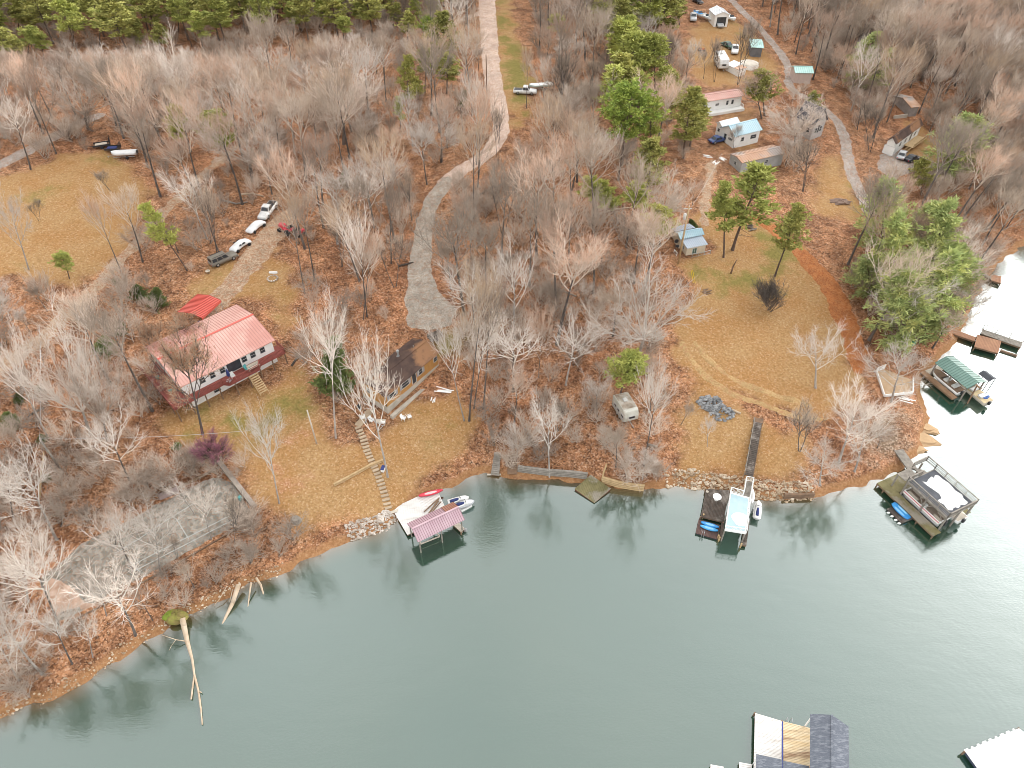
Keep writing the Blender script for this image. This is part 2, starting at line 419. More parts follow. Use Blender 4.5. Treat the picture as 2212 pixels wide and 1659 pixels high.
def ground_mat():
    m, nt, b = nodes('leaf_litter_and_grass')
    b.inputs['Roughness'].default_value = .95; b.inputs['Specular IOR Level'].default_value = .15
    tc = N(nt, 'ShaderNodeTexCoord'); vec = tc.outputs['Object']
    def vor(s):
        n = N(nt, 'ShaderNodeTexVoronoi'); n.inputs['Scale'].default_value = s; nt.links.new(vec, n.inputs['Vector'])
        sp = N(nt, 'ShaderNodeSeparateColor'); nt.links.new(n.outputs['Color'], sp.inputs[0]); return sp.outputs[0]
    v1, v2 = vor(5.5), vor(2.4)
    n1 = noise(nt, vec, .06, 6, .62); n2 = noise(nt, vec, .35, 6, .65); n3 = noise(nt, vec, 2.6, 5, .7); n4 = noise(nt, vec, .16, 5, .6)
    leaf = ramp(nt, v1, [(0, (.05, .03, .018)), (.22, (.20, .10, .05)), (.54, (.40, .20, .095)), (.82, (.52, .315, .18)), (1, (.70, .53, .39))])
    leaf2 = ramp(nt, v2, [(0, (.09, .05, .032)), (.5, (.30, .15, .082)), (1, (.47, .28, .18))])
    litter = mixc(nt, .45, leaf, leaf2)
    dk = mixc(nt, ramp(nt, n2, [(.40, 0), (.62, 1)]), (.60, .56, .55), (1.2, 1.12, 1.06))
    litter = mixc(nt, .9, litter, dk, 'MULTIPLY')
    litter = mixc(nt, ramp(nt, n1, [(.42, 0), (.66, .75)]), litter, mixc(nt, .8, litter, (1.12, .97, .92), 'MULTIPLY'))
    litter = mixc(nt, ramp(nt, noise(nt, vec, .13, 7, .68), [(.53, 0), (.66, .62)]), litter, mixc(nt, 1.0, litter, (.50, .44, .44), 'MULTIPLY'))
    lawn = ramp(nt, n3, [(.22, (.20, .115, .045)), (.5, (.36, .215, .095)), (.78, (.50, .34, .18))])
    lawn = mixc(nt, ramp(nt, n4, [(.4, 0), (.62, .75)]), lawn, mixc(nt, 1.0, lawn, (.93, .80, .68), 'MULTIPLY'))
    lawn = mixc(nt, ramp(nt, v1, [(.86, 0), (.93, .28)]), lawn, leaf)
    green = ramp(nt, n3, [(.25, (.12, .105, .028)), (.55, (.225, .185, .055)), (.8, (.32, .26, .09))])
    red = ramp(nt, v1, [(0, (.22, .09, .055)), (.5, (.44, .20, .125)), (1, (.64, .39, .30))])
    bare = ramp(nt, n3, [(.25, (.19, .085, .035)), (.55, (.34, .18, .085)), (.8, (.48, .32, .19))])
    brush = ramp(nt, v1, [(0, (.10, .07, .045)), (.5, (.22, .15, .10)), (1, (.42, .33, .26))])
    c = mixc(nt, soft(nt, attr(nt, 'brush'), n2), litter, brush)
    c = mixc(nt, soft(nt, attr(nt, 'lawn'), n2, .35), c, lawn)
    c = mixc(nt, soft(nt, attr(nt, 'red'), n2), c, red)
    c = mixc(nt, soft(nt, attr(nt, 'green'), n2), c, green)
    c = mixc(nt, soft(nt, attr(nt, 'bare'), n3, .3), c, bare)
    nt.links.new(c, b.inputs['Base Color'])
    bp = N(nt, 'ShaderNodeBump'); bp.inputs['Strength'].default_value = .6; bp.inputs['Distance'].default_value = .12
    mx = N(nt, 'ShaderNodeMath', operation='ADD'); nt.links.new(v1, mx.inputs[0]); nt.links.new(n3, mx.inputs[1])
    nt.links.new(mx.outputs[0], bp.inputs['Height']); nt.links.new(bp.outputs[0], b.inputs['Normal'])
    return m
V_ = np.stack([GX.ravel(), GY.ravel(), GH.ravel()], 1)
Q = np.ones((len(YS) - 1, len(XS) - 1), bool)
me = np_mesh('ground', V_, grid_faces(Q, len(XS)), ground_mat(), {k: v.ravel() for k, v in ZN.items()})
tag(bpy.data.objects.new('ground', me), 'leaf strewn sloping ground with golden winter lawns', 'ground', kind='structure'); col.objects.link(bpy.data.objects['ground'])

# ------------------------------------------------------------------ water
RINGC = G(2030, 1560)
def water_mat():
    m, nt, b = nodes('lake_water')
    for l in list(nt.links): pass
    out = nt.nodes['Material Output']; nt.nodes.remove(b)
    tc = N(nt, 'ShaderNodeTexCoord'); vec = tc.outputs['Object']
    body = N(nt, 'ShaderNodeBsdfDiffuse')
    deep = mixc(nt, ramp(nt, noise(nt, vec, .035, 3, .5), [(.35, 0), (.7, 1)]), (.014, .050, .032), (.024, .056, .034))
    nt.links.new(mixc(nt, ramp(nt, attr(nt, 'shallow'), [(.1, 0), (.95, .85)]), deep, (.16, .085, .035)), body.inputs['Color'])
    gl = N(nt, 'ShaderNodeBsdfGlossy'); gl.inputs['Roughness'].default_value = .07; gl.inputs['Color'].default_value = (.95, 1, 1, 1)
    # wind ripples, with one ring pattern spreading near the lower docks
    mp = N(nt, 'ShaderNodeMapping'); mp.inputs['Rotation'].default_value = (0, 0, R(-18)); mp.inputs['Scale'].default_value = (.7, 1.6, 1); nt.links.new(vec, mp.inputs[0])
    n1 = noise(nt, mp.outputs[0], 2.8, 3, .6); n2 = noise(nt, mp.outputs[0], .22, 2, .5)
    patch = ramp(nt, noise(nt, vec, .03, 3, .5), [(.35, .35), (.7, 1.0)])
    mr = N(nt, 'ShaderNodeMapping'); mr.inputs['Location'].default_value = (-RINGC[0], -RINGC[1], 0); nt.links.new(vec, mr.inputs[0])
    wv = N(nt, 'ShaderNodeTexWave'); wv.wave_type = 'RINGS'; wv.rings_direction = 'SPHERICAL'; wv.inputs['Scale'].default_value = .33; wv.inputs['Distortion'].default_value = 2.5; wv.inputs['Detail'].default_value = 2; wv.inputs['Detail Scale'].default_value = .5
    nt.links.new(mr.outputs[0], wv.inputs['Vector'])
    ln = N(nt, 'ShaderNodeVectorMath', operation='LENGTH'); nt.links.new(mr.outputs[0], ln.inputs[0])
    rm = ramp(nt, ln.outputs['Value'], [(0, 0), (1, 1)])
    fall = N(nt, 'ShaderNodeMapRange'); fall.inputs[1].default_value = 6; fall.inputs[2].default_value = 26; fall.inputs[3].default_value = 1; fall.inputs[4].default_value = 0; nt.links.new(ln.outputs['Value'], fall.inputs[0])
    rr = N(nt, 'ShaderNodeMath', operation='MULTIPLY'); nt.links.new(wv.outputs['Fac'], rr.inputs[0]); nt.links.new(fall.outputs[0], rr.inputs[1])
    h0 = N(nt, 'ShaderNodeMath', operation='MULTIPLY'); nt.links.new(n1, h0.inputs[0]); nt.links.new(patch, h0.inputs[1])
    h1 = N(nt, 'ShaderNodeMath', operation='MULTIPLY_ADD'); nt.links.new(rr.outputs[0], h1.inputs[0]); h1.inputs[1].default_value = .07; nt.links.new(h0.outputs[0], h1.inputs[2])
    h2 = N(nt, 'ShaderNodeMath', operation='MULTIPLY_ADD'); nt.links.new(n2, h2.inputs[0]); h2.inputs[1].default_value = 2.0; nt.links.new(h1.outputs[0], h2.inputs[2])
    bp = N(nt, 'ShaderNodeBump'); bp.inputs['Strength'].default_value = 1; bp.inputs['Distance'].default_value = .015
    nt.links.new(h2.outputs[0], bp.inputs['Height'])
    nt.links.new(bp.outputs[0], gl.inputs['Normal'])
    fr = N(nt, 'ShaderNodeLayerWeight'); fr.inputs['Blend'].default_value = .5; nt.links.new(bp.outputs[0], fr.inputs['Normal'])
    f = N(nt, 'ShaderNodeMapRange'); f.inputs[1].default_value = 0; f.inputs[2].default_value = 1; f.inputs[3].default_value = .168; f.inputs[4].default_value = .70
    pw = N(nt, 'ShaderNodeMath', operation='POWER'); nt.links.new(fr.outputs['Facing'], pw.inputs[0]); pw.inputs[1].default_value = 1.6
    nt.links.new(pw.outputs[0], f.inputs[0])
    mx = N(nt, 'ShaderNodeMixShader'); nt.links.new(f.outputs[0], mx.inputs[0]); nt.links.new(body.outputs[0], mx.inputs[1]); nt.links.new(gl.outputs[0], mx.inputs[2])
    nt.links.new(mx.outputs[0], out.inputs['Surface'])
    return m
Vw = np.stack([GX.ravel(), GY.ravel(), np.zeros(GX.size)], 1)
Dq = np.minimum(np.minimum(GD[:-1, :-1], GD[1:, :-1]), np.minimum(GD[:-1, 1:], GD[1:, 1:]))
sh = np.exp(-np.clip(-GD, 0, None) / 1.3)
me = np_mesh('water', Vw, grid_faces(Dq < 0.5, len(XS)), water_mat(), {'shallow': sh.ravel()})
o = bpy.data.objects.new('water', me); col.objects.link(o); tag(o, 'calm grey green lake water with soft reflections', 'water', kind='structure')

# ------------------------------------------------------------------ roads, tracks, paths: thin sheets following the ground
def road_d(X, Y, pts, ws):
    best = np.full(X.shape, -1e9)
    for i in range(len(pts) - 1):
        ax, ay = pts[i]; bx, by = pts[i + 1]; dx, dy = bx - ax, by - ay
        t = np.clip(((X - ax) * dx + (Y - ay) * dy) / (dx * dx + dy * dy + 1e-9), 0, 1)
        best = np.maximum(best, ws[i] * (1 - t) + ws[i + 1] * t - np.hypot(X - ax - t * dx, Y - ay - t * dy))
    return best
def smooth_line(pts, ws, n=3):
    pts = [np.array(p) for p in pts]; ws = list(ws)
    for _ in range(n):
        q = [pts[0]]; qw = [ws[0]]
        for i in range(len(pts) - 1):
            q += [pts[i] * .75 + pts[i + 1] * .25, pts[i] * .25 + pts[i + 1] * .75]; qw += [ws[i] * .75 + ws[i + 1] * .25, ws[i] * .25 + ws[i + 1] * .75]
        pts, ws = q + [pts[-1]], qw + [ws[-1]]
    return pts, ws
ROADS = []
def sheet(name, label, mat, line=None, ws=None, poly=None, step=.45, off=.06, wob=.35, cat='road'):
    fs = []
    if line:
        pts, w2 = smooth_line([G(u, v)[:2] for u, v in line], ws); fs.append((pts, w2))
        allp = np.array(pts)
        pad = max(ws) + 1.5
    if poly:
        PP = polyG(poly); allp = np.vstack([allp, PP]) if line else PP; pad = max(pad, 2) if line else 2
    x = np.arange(allp[:, 0].min() - pad, allp[:, 0].max() + pad, step); y = np.arange(allp[:, 1].min() - pad, allp[:, 1].max() + pad, step)
    X, Y = np.meshgrid(x, y)
    d = np.full(X.shape, -1e9)
    for p_, w_ in fs: d = np.maximum(d, road_d(X, Y, p_, w_))
    if poly:
        q = seg_dist(X, Y, PP, True); d = np.maximum(d, np.where(inside(X, Y, PP), q, -q))
    ROADS.append((fs, PP if poly else None))
    d = d + wob * (snoise(X, Y, .9, 41) + .8 * snoise(X, Y, 3.1, 42)) * .7
    Z = np.maximum(_lk(GH, X, Y), -.02) + np.clip(d * .12, -.12, off)
    dm = np.maximum(np.maximum(d[:-1, :-1], d[1:, :-1]), np.maximum(d[:-1, 1:], d[1:, 1:]))
    Vr = np.stack([X.ravel(), Y.ravel(), Z.ravel()], 1)
    me = np_mesh(name, Vr, grid_faces(dm > -.3, len(x)), mat)
    o = bpy.data.objects.new(name, me); col.objects.link(o)
    return tag(o, label, cat, kind='structure')
def speck(name, cols, s=3.2, leaf=.0, nscale=.5, lscale=1.6):
    m, nt, b = nodes(name); b.inputs['Roughness'].default_value = .92; b.inputs['Specular IOR Level'].default_value = .2
    tc = N(nt, 'ShaderNodeTexCoord'); vec = tc.outputs['Object']
    n = N(nt, 'ShaderNodeTexVoronoi'); n.inputs['Scale'].default_value = s; nt.links.new(vec, n.inputs['Vector'])
    sp = N(nt, 'ShaderNodeSeparateColor'); nt.links.new(n.outputs['Color'], sp.inputs[0])
    c = ramp(nt, sp.outputs[0], [(i / (len(cols) - 1), k) for i, k in enumerate(cols)])
    c = mixc(nt, .85, c, ramp(nt, noise(nt, vec, nscale, 6, .6), [(.35, (.72, .70, .68)), (.65, (1.12, 1.1, 1.08))]), 'MULTIPLY')
    if leaf: c = mixc(nt, ramp(nt, noise(nt, vec, lscale, 8, .8), [(.50, 0), (.58, leaf)]), c, (.33, .16, .085))
    nt.links.new(c, b.inputs['Base Color'])
    bp = N(nt, 'ShaderNodeBump'); bp.inputs['Strength'].default_value = .12; bp.inputs['Distance'].default_value = .03
    nt.links.new(sp.outputs[1], bp.inputs['Height']); nt.links.new(bp.outputs[0], b.inputs['Normal'])
    return m
GRAVEL = speck('grey_gravel', [(.22, .19, .155), (.33, .295, .25), (.40, .36, .31), (.50, .455, .40)], 9, .45)
PALE = speck('pale_road_dust', [(.38, .27, .22), (.50, .38, .31), (.58, .46, .39), (.64, .53, .45)], 8, .45, .25)
TAN = speck('tan_drive_dirt', [(.24, .15, .09), (.36, .25, .165), (.44, .33, .235), (.54, .43, .33)], 8, .85)
CLAY = speck('orange_clay', [(.24, .075, .024), (.36, .125, .042), (.42, .165, .06), (.46, .21, .09)], 7, .25)
ASPH = speck('worn_grey_road', [(.24, .20, .17), (.32, .28, .25), (.38, .34, .31), (.46, .42, .39)], 8, .6)
sheet('gravel_road', 'pale gravel road running downhill from the top of the wood to the grey parking pad', PALE, [(1050,-40),(1054,40),(1058,110),(1066,180),(1080,245),(1083,285),(1068,318),(1035,345),(995,368),(962,396)], [2.7,2.6,2.4,2.2,2.0,1.9,1.8,1.7,1.7,1.9])
sheet('gravel_driveway', 'grey gravel driveway widening to a parking pad above the brown cabin', GRAVEL, [(966,390),(938,425),(920,470),(912,520),(906,575),(908,620),(915,650)], [1.7,1.7,1.7,1.8,2.1,2.6,3.4],
      poly=[(893,600),(935,598),(950,632),(985,668),(975,700),(925,716),(878,706),(884,650)], off=.075)
sheet('dirt_lane', 'sandy lane with two wheel ruts joining the pale gravel road', PALE, [(1056,20),(1030,30),(1000,42),(960,58)], [1.3,1.3,1.4,1.4])
sheet('dirt_driveway', 'tan dirt driveway leading down to the red carport', TAN, [(690,400),(650,440),(612,478),(585,510),(545,560),(512,605),(478,640),(450,668)], [1.0,1.5,2.2,2.6,2.4,2.0,2.0,2.2], wob=.6)
sheet('woodland_track', 'faint sandy track through the trees behind the red roofed house', TAN, [(640,215),(560,275),(500,325),(440,375),(390,425),(340,470),(300,520),(260,560),(215,610),(170,660),(120,705),(60,755),(0,790),(-80,840)], [1.1,1.1,1.0,1.1,1.0,1.0,1.0,1.1,1.1,1.1,1.2,1.5,1.5,1.5], wob=.6)
sheet('lane', 'narrow grey lane curving past the far edge of the left lawn', ASPH, [(-120,400),(-20,366),(40,336),(100,305),(150,278),(180,262),(215,250)], [1.9,1.9,1.8,1.8,1.7,1.6,1.4])
sheet('clay_track', 'orange clay wheel track curving down beside the right lawn', CLAY, [(1630,470),(1662,488),(1700,518),(1738,555),(1772,592),(1800,630),(1820,672),(1838,720),(1850,765),(1852,800)], [.9,1.4,1.7,1.9,2.1,2.2,2.2,2.0,1.7,1.0], wob=.5)
sheet('road', 'pale lane descending between the gabled house and the right lawn', ASPH, [(1556,-30),(1580,2),(1620,40),(1655,75),(1690,118),(1706,150),(1700,190),(1750,215),(1800,250),(1824,285),(1828,330),(1840,375),(1858,415),(1874,455)], [1.3,1.3,1.3,1.2,1.2,1.1,1.0,1.0,1.1,1.3,1.4,1.4,1.3,1.2])
STRAW = speck('straw_mown_grass', [(.34, .215, .09), (.40, .26, .12), (.44, .30, .145), (.49, .35, .18)], 6, .6, .6, 1.2)
sheet('lawn_track', 'pale mown wheel track curving across the lower right lawn', STRAW, [(1472,740),(1500,790),(1545,832),(1610,862),(1680,886),(1740,908),(1790,905)], [.35,.5,.55,.55,.55,.5,.3], off=.03, wob=.35)
sheet('lawn_track', 'second pale wheel track just above the lower one on the right lawn', STRAW, [(1492,722),(1522,770),(1570,812),(1630,840),(1700,862),(1760,880)], [.3,.5,.55,.55,.5,.3], off=.03, wob=.35)
sheet('parking_pad', 'grey parking area below the brown roofed house', ASPH, poly=[(1900,335),(1935,325),(1975,345),(1985,365),(1930,390),(1895,365)])
sheet('grass_track', 'worn sandy track passing beside the pole and small cottage', TAN, [(1540,350),(1528,400),(1520,450),(1522,485)], [1.0,1.0,1.0,.6], wob=.6)
sheet('sports_court', 'abandoned grey green tennis court strewn with leaves near the shore', speck('faded_court', [(.16, .16, .14), (.23, .225, .20), (.29, .28, .25), (.36, .345, .31)], 2.3, .6, .22, 4.5), poly=[(128,1345),(84,1255),(180,1172),(325,1099),(437,1040),(470,1031),(500,1042),(546,1112)], off=.08, wob=.25, cat='tennis court')
sheet('court_apron', 'pinkish bare concrete strip at the left end of the tennis court', speck('pink_concrete', [(.42, .29, .22), (.50, .36, .28), (.56, .42, .34)], 1.2, .4), poly=[(120,1338),(86,1258),(112,1232),(168,1265),(208,1308)], off=.10, wob=.2, cat='pavement')
mb = MB(); CW = M('faded_court_line', (.45, .46, .44), (.30, .31, .29))
def lineG(a, b, wd, up, n=14):
    A, B = G(*a), G(*b); t_ = (B - A)[:2]; t_ = t_ / np.linalg.norm(t_); nn = np.array([-t_[1], t_[0]]) * wd / 2
    for i in range(n):
        p, q = A[:2] + (B - A)[:2] * i / n, A[:2] + (B - A)[:2] * (i + 1) / n
        mb.face([(c[0], c[1], gz(c[0], c[1]) + up) for c in (p - nn, q - nn, q + nn, p + nn)])
lineG((285,1237), (505,1123), .12, .10); lineG((278,1225), (495,1116), .12, .10); lineG((250,1195), (440,1075), .12, .10); lineG((272,1205), (303,1236), .12, .10); lineG((380,1120), (408,1165), .12, .10)
o = mb.build('court_lines', CW); o.parent = bpy.data.objects['sports_court']
# ------------------------------------------------------------------ tree prototypes
BARK = M('grey_bark', (.15, .125, .11), (.07, .058, .05), 3, .9, bump=.5, stretch=(1, 1, .25), rnd=.25)
BARKP = M('pale_bark', (.42, .385, .35), (.22, .195, .175), 2.2, .9, bump=.5, stretch=(1, 1, .3), rnd=.2)
LIMB = M('grey_limb', (.50, .415, .345), (.33, .27, .22), 1.2, .9, bump=0, rnd=.42)
LIMBP = M('pale_limb', (.70, .64, .58), (.52, .465, .415), 1.2, .9, bump=0, rnd=.2)
TWIG = M('pinkish_twigs', (.54, .38, .29), (.38, .26, .19), .5, .9, bump=0, rnd=.40)
TWIGG = M('grey_twigs', (.47, .38, .30), (.32, .255, .20), .5, .9, bump=0, rnd=.40)
TWIGP = M('pale_twigs', (.64, .56, .495), (.47, .40, .345), .5, .9, bump=0, rnd=.2)
TWIGB = M('tan_twigs', (.52, .39, .27), (.38, .27, .18), .5, .9, bump=0, rnd=.2)
DRYLEAF = M('dry_leaves', (.46, .22, .115), (.30, .13, .07), .9, .9, bump=0, rnd=.15)
PINK = M('purple_twigs', (.38, .155, .205), (.26, .10, .14), .8, .9, bump=0)
PINEBARK = M('pine_bark', (.155, .105, .08), (.085, .06, .05), 3, .95, bump=.5, stretch=(1, 1, .3), rnd=.2)
def needles(name, a, b_, c_):
    return M(name, a, b_, .9, .85, bump=0, rnd=.22, c3=c_, lo=.4, hi=.6, spec=.2)
NV = needles('yellow_green_needles', (.37, .38, .10), (.26, .29, .075), (.44, .44, .13))
ND = needles('dark_green_needles', (.36, .35, .10), (.26, .265, .08), (.44, .40, .13))
NW = needles('blue_green_needles', (.40, .44, .165), (.28, .34, .13), (.52, .52, .19))
NL = needles('bright_green_needles', (.30, .37, .07), (.19, .26, .055), (.39, .43, .10))

class TR:
    def __init__(s, seed): s.r = random.Random(seed); s.tr = MB(); s.cr = MB()
    def tube(s, mb, pts, rs, n, mi):
        k = len(mb.v)
        for q, (p, r) in enumerate(zip(pts, rs)):
            d = (pts[min(q + 1, len(pts) - 1)] - pts[max(q - 1, 0)])
            d = d / (d.length + 1e-9)
            a = d.orthogonal().normalized(); b = d.cross(a)
            for i in range(n):
                t = 2 * math.pi * i / n
                mb.v.append(tuple(p + a * (r * math.cos(t)) + b * (r * math.sin(t))))
        for q in range(len(pts) - 1):
            for i in range(n):
                j = (i + 1) % n
                mb.f.append((k + q * n + i, k + q * n + j, k + (q + 1) * n + j, k + (q + 1) * n + i)); mb.m.append(mi)
    def walk(s, p, d, L, n, wob, trop):
        pts = [p]; r = s.r
        for i in range(n):
            d = (d + Vector((r.uniform(-1, 1), r.uniform(-1, 1), r.uniform(-.7, .7))) * wob + Vector((0, 0, trop))).normalized()
            p = p + d * (L / n); pts.append(p)
        return pts, d
    def dev(s, d, ang):
        a = d.orthogonal().normalized(); b = d.cross(a); t = s.r.uniform(0, 6.283)
        return (d * math.cos(ang) + (a * math.cos(t) + b * math.sin(t)) * math.sin(ang)).normalized()
    def branch(s, p, d, L, rad, lvl, P):
        r = s.r
        last = lvl >= P['max']
        rad = max(rad, (.078, .052, .034, .0)[min(lvl, 3)] * P['tk'])
        n = (5, 5, 4, 3, 1, 1)[lvl] if not last else 1
        pts, de = s.walk(p, d, L, n, P['wob'] * (.5 if lvl == 0 else 1), P['trop'] * (1 if lvl < 3 else .5))
        tip = max(rad * .3, P['tw'] * .6)
        rs = [rad + (tip - rad) * (i / n) for i in range(n + 1)]
        s.tube(s.cr, pts, rs, 5 if lvl == 0 else (4 if lvl == 1 else 3), 0 if lvl <= P['limblv'] else 1)
        if P.get('leaf') and lvl >= P['max'] - 1:
            for q in range(P['leaf']):
                c = pts[-1] + Vector((r.uniform(-.35, .35), r.uniform(-.35, .35), r.uniform(-.3, .3)))
                e1 = Vector((r.uniform(-1, 1), r.uniform(-1, 1), r.uniform(-1, 1))) * .11; e2 = Vector((r.uniform(-1, 1), r.uniform(-1, 1), r.uniform(-1, 1))) * .11
                s.cr.face([c - e1, c + e2, c + e1], 2)
        if last: return
        k = P['kids'][lvl]
        for i in range(k):
            t = .22 + .78 * (i + r.random()) / k
            q = t * n; j = min(int(q), n - 1)
            pt = pts[j].lerp(pts[j + 1], q - j)
            dd = (pts[j + 1] - pts[j]).normalized()
            cl = L * P['lr'] * r.uniform(.7, 1.15) * (1.15 - .55 * t)
            if lvl + 1 >= P['max']: cl = P['twl'] * r.uniform(.6, 1.3)
            cr_ = max((rs[j] + (rs[j + 1] - rs[j]) * (q - j)) * .62, P['tw'])
            s.branch(pt, s.dev(dd, R(r.uniform(*P['ang']))), cl, cr_, lvl + 1, P)
        s.branch(pts[-1], de, L * .45 if lvl + 1 < P['max'] else P['twl'], max(tip, P['tw']), lvl + 1, P)

def bare(seed, H=16, spread=38, fork=.4, limbs=6, rad=.24, kids=(6, 6, 5), mx=3, lr=.52, tw=.02, twl=1.0, ang=(24, 52), wob=.16, trop=.10, stems=1, sidel=.35, tk=1.0, limblv=2, leaf=0, leader=True):
    t = TR(seed); r = t.r
    P = dict(max=mx, kids=kids, lr=lr, tw=tw, twl=twl, ang=ang, wob=wob, trop=trop, limblv=limblv, leaf=leaf, tk=tk)
    for st in range(stems):
        a = r.uniform(0, 6.28); lean = .04 if stems == 1 else r.uniform(.12, .3)
        d = Vector((math.cos(a) * lean, math.sin(a) * lean, 1)).normalized()
        p0 = Vector((0, 0, -.5)) if stems == 1 else Vector((math.cos(a) * .25, math.sin(a) * .25, -.5))
        hf = H * (.80 if leader else fork)
        n = 9
        pts, de = t.walk(p0, d, hf, n, .035, .03)
        r0 = rad / math.sqrt(stems)
        rs = [r0 * (1.35 if i == 0 else 1) * (1 - (.72 if leader else .4) * i / n) for i in range(n + 1)]
        t.tube(t.tr, pts, rs, 7, 0)
        tl = (H - hf) * 1.15
        for i in range(limbs):
            ff = (fork + (1 - fork) * .93 * (i + r.random() * .8) / limbs) * H / (H * .8 if leader else H * fork) if leader else 1
            q = min(ff, .999) * n; j = int(q)
            pt = pts[j].lerp(pts[j + 1], q - j)
            aa = 2.4 * i + r.uniform(-.5, .5)
            sp = R(spread * r.uniform(.75, 1.25))
            dd = Vector((math.cos(aa) * math.sin(sp), math.sin(aa) * math.sin(sp), math.cos(sp)))
            rem = H - pt.z
            L = min(rem * .88 / max(math.cos(sp), .45), H * (1 - fork) * .85) * r.uniform(.8, 1.05)
            t.branch(pt, dd, max(L, 1.5), max(rs[j] * .55, .05), 0, P)
        t.branch(pts[-1], de, max(tl, 1.0), rs[-1] * .9, 0 if not leader else 1, P)
    return t

def tuft(mb, r, c, d, size, n, mi=0, wdt=.11):
    """spray of needle blades fanning from c along d"""
    for q in range(n):
        dd = (d * .75 + Vector((r.uniform(-1, 1), r.uniform(-1, 1), r.uniform(-.6, .95)))).normalized()
        L = size * r.uniform(.6, 1.15); s0 = c + Vector((r.uniform(-1, 1), r.uniform(-1, 1), r.uniform(-.7, .7))) * size * .45
        sd = dd.cross(Vector((r.uniform(-1, 1), r.uniform(-1, 1), r.uniform(-1, 1)))).normalized() * (wdt * r.uniform(.7, 1.3))
        mb.face([s0 - sd * .5, s0 + dd * L * .5 - sd, s0 + dd * L, s0 + dd * L * .5 + sd], mi)

def pine(seed, H=15, base=.45, RAD=2.8, rad=.17, whorls=11, per=5, shape='v', blades=15, size=.75, off=.22, rise=18, nt_=5, dead=4, wdt=.11):
    t = TR(seed); r = t.r
    n = 9
    pts, de = t.walk(Vector((0, 0, -.5)), Vector((r.uniform(-.04, .04), r.uniform(-.04, .04), 1)), H * .97 + .5, n, .03, .02)
    t.tube(t.tr, pts, [rad * (1.3 if i == 0 else 1) * (1 - .88 * i / n) for i in range(n + 1)], 7, 0)
    def at(z):
        q = min(max((z + .5) / (H * .97 + .5) * n, 0), n - .001); j = int(q); return pts[j].lerp(pts[j + 1], q - j)
    for k in range(whorls):
        f = (k + r.uniform(-.3, .3)) / (whorls - 1); f = min(max(f, 0), 1)
        z = H * (base + (1 - base) * f * .97)
        if shape == 'cone': rr = RAD * (1.02 - f) + .25
        elif shape == 'round': rr = RAD * math.sin(math.pi * (.18 + .74 * f)) + .2
        elif shape == 'w': rr = RAD * (1.0 - .82 * f ** 1.6) * (.55 + .45 * min(f * 4, 1)) + .3
        else: rr = RAD * (.55 + .5 * math.sin(math.pi * min(f * 1.1, 1))) * (1.05 - .62 * f) + .25
        for i in range(per):
            if shape in 'v' and r.random() < .22: continue
            a = r.uniform(0, 6.283); L = rr * r.uniform(.6, 1.2)
            up = R(rise + 25 * f + r.uniform(-14, 14))
            d = Vector((math.cos(a) * math.cos(up), math.sin(a) * math.cos(up), math.sin(up)))
            bp, bd = t.walk(at(z), d, L, 3, .13, .05 if shape != 'w' else .02)
            t.tube(t.cr, bp, [.045, .035, .025, .012], 3, 0)
            for q in range(nt_):
                u = .32 + .7 * (q + r.random() * .6) / nt_
                c = bp[min(int(u * 3), 2)].lerp(bp[min(int(u * 3), 2) + 1], min(u * 3 - min(int(u * 3), 2), 1))
                c = c + Vector((r.uniform(-1, 1), r.uniform(-1, 1), r.uniform(-.25, .4))) * L * off
                tuft(t.cr, r, c, bd, size, blades, 1, wdt)
    for k in range(dead):
        z = H * base * r.uniform(.35, .95); a = r.uniform(0, 6.283)
        bp, bd = t.walk(at(z), Vector((math.cos(a), math.sin(a), r.uniform(-.15, .3))), r.uniform(.8, 2.0), 3, .15, 0)
        t.tube(t.cr, bp, [.03, .025, .018, .01], 3, 0)
    tuft(t.cr, r, pts[-1], Vector((0, 0, 1)), size, blades, 1, wdt)
    return t

PROTO = {}
def proto(k, t, tm, cms, H, Rr):
    tme = t.tr.mesh('trunk', tm, True)
    cme = t.cr.mesh('crown', cms)
    co = np.array(t.cr.v); rad = np.percentile(np.hypot(co[:, 0], co[:, 1]), 92); top = co[:, 2].max()
    PROTO.setdefault(k, []).append((tme, cme, top, rad))
for i in range(4):   # wide spreading crowns
    proto('b', bare(100 + i, 16, 46, .30 + .04 * (i % 3), 8, .30, (6, 5, 5), 3, .54, .019, 1.2, tk=1.15, leader=False, trop=.13, limblv=2), BARKP if i % 2 else BARK, [LIMBP, TWIGP] if i % 2 else [LIMB, TWIGP], 16, 7)
for i in range(5):   # forest trees with the crown high up
    proto('s', bare(200 + i, 17, 38, .50 + .05 * (i % 3), 9, .21, (4, 4, 3), 3, .60, .014, 1.15, trop=.14), BARK, [LIMB, (TWIG, TWIGG, TWIG, TWIGG, TWIGB)[i]], 17, 3.5)
for i in range(4):   # mid sized fuzzy trees
    proto('m', bare(300 + i, 12, 38, .36, 9, .15, (4, 4, 4), 3, .57, .016, .95, tk=.85, trop=.12), BARK, [LIMB, (TWIG, TWIGG, TWIGP, TWIG)[i]], 12, 4)
for i in range(3):   # bold pale branching, few twigs
    proto('p', bare(400 + i, 15, 46, .38, 8, .26, (5, 4, 5), 3, .55, .018, 1.05, tk=.95, ang=(28, 58), leader=True, trop=.10, limblv=2), BARKP, [LIMBP, TWIGP], 15, 5)
for i in range(3):   # sparse open crowns on long pale trunks
    proto('e', bare(450 + i, 15, 40, .42 + .05 * i, 8, .2, (4, 4, 3), 3, .58, .017, 1.0, tk=1.1, ang=(26, 54), trop=.10, limblv=2), BARKP if i != 1 else BARK, [LIMBP, TWIGP], 15, 5)
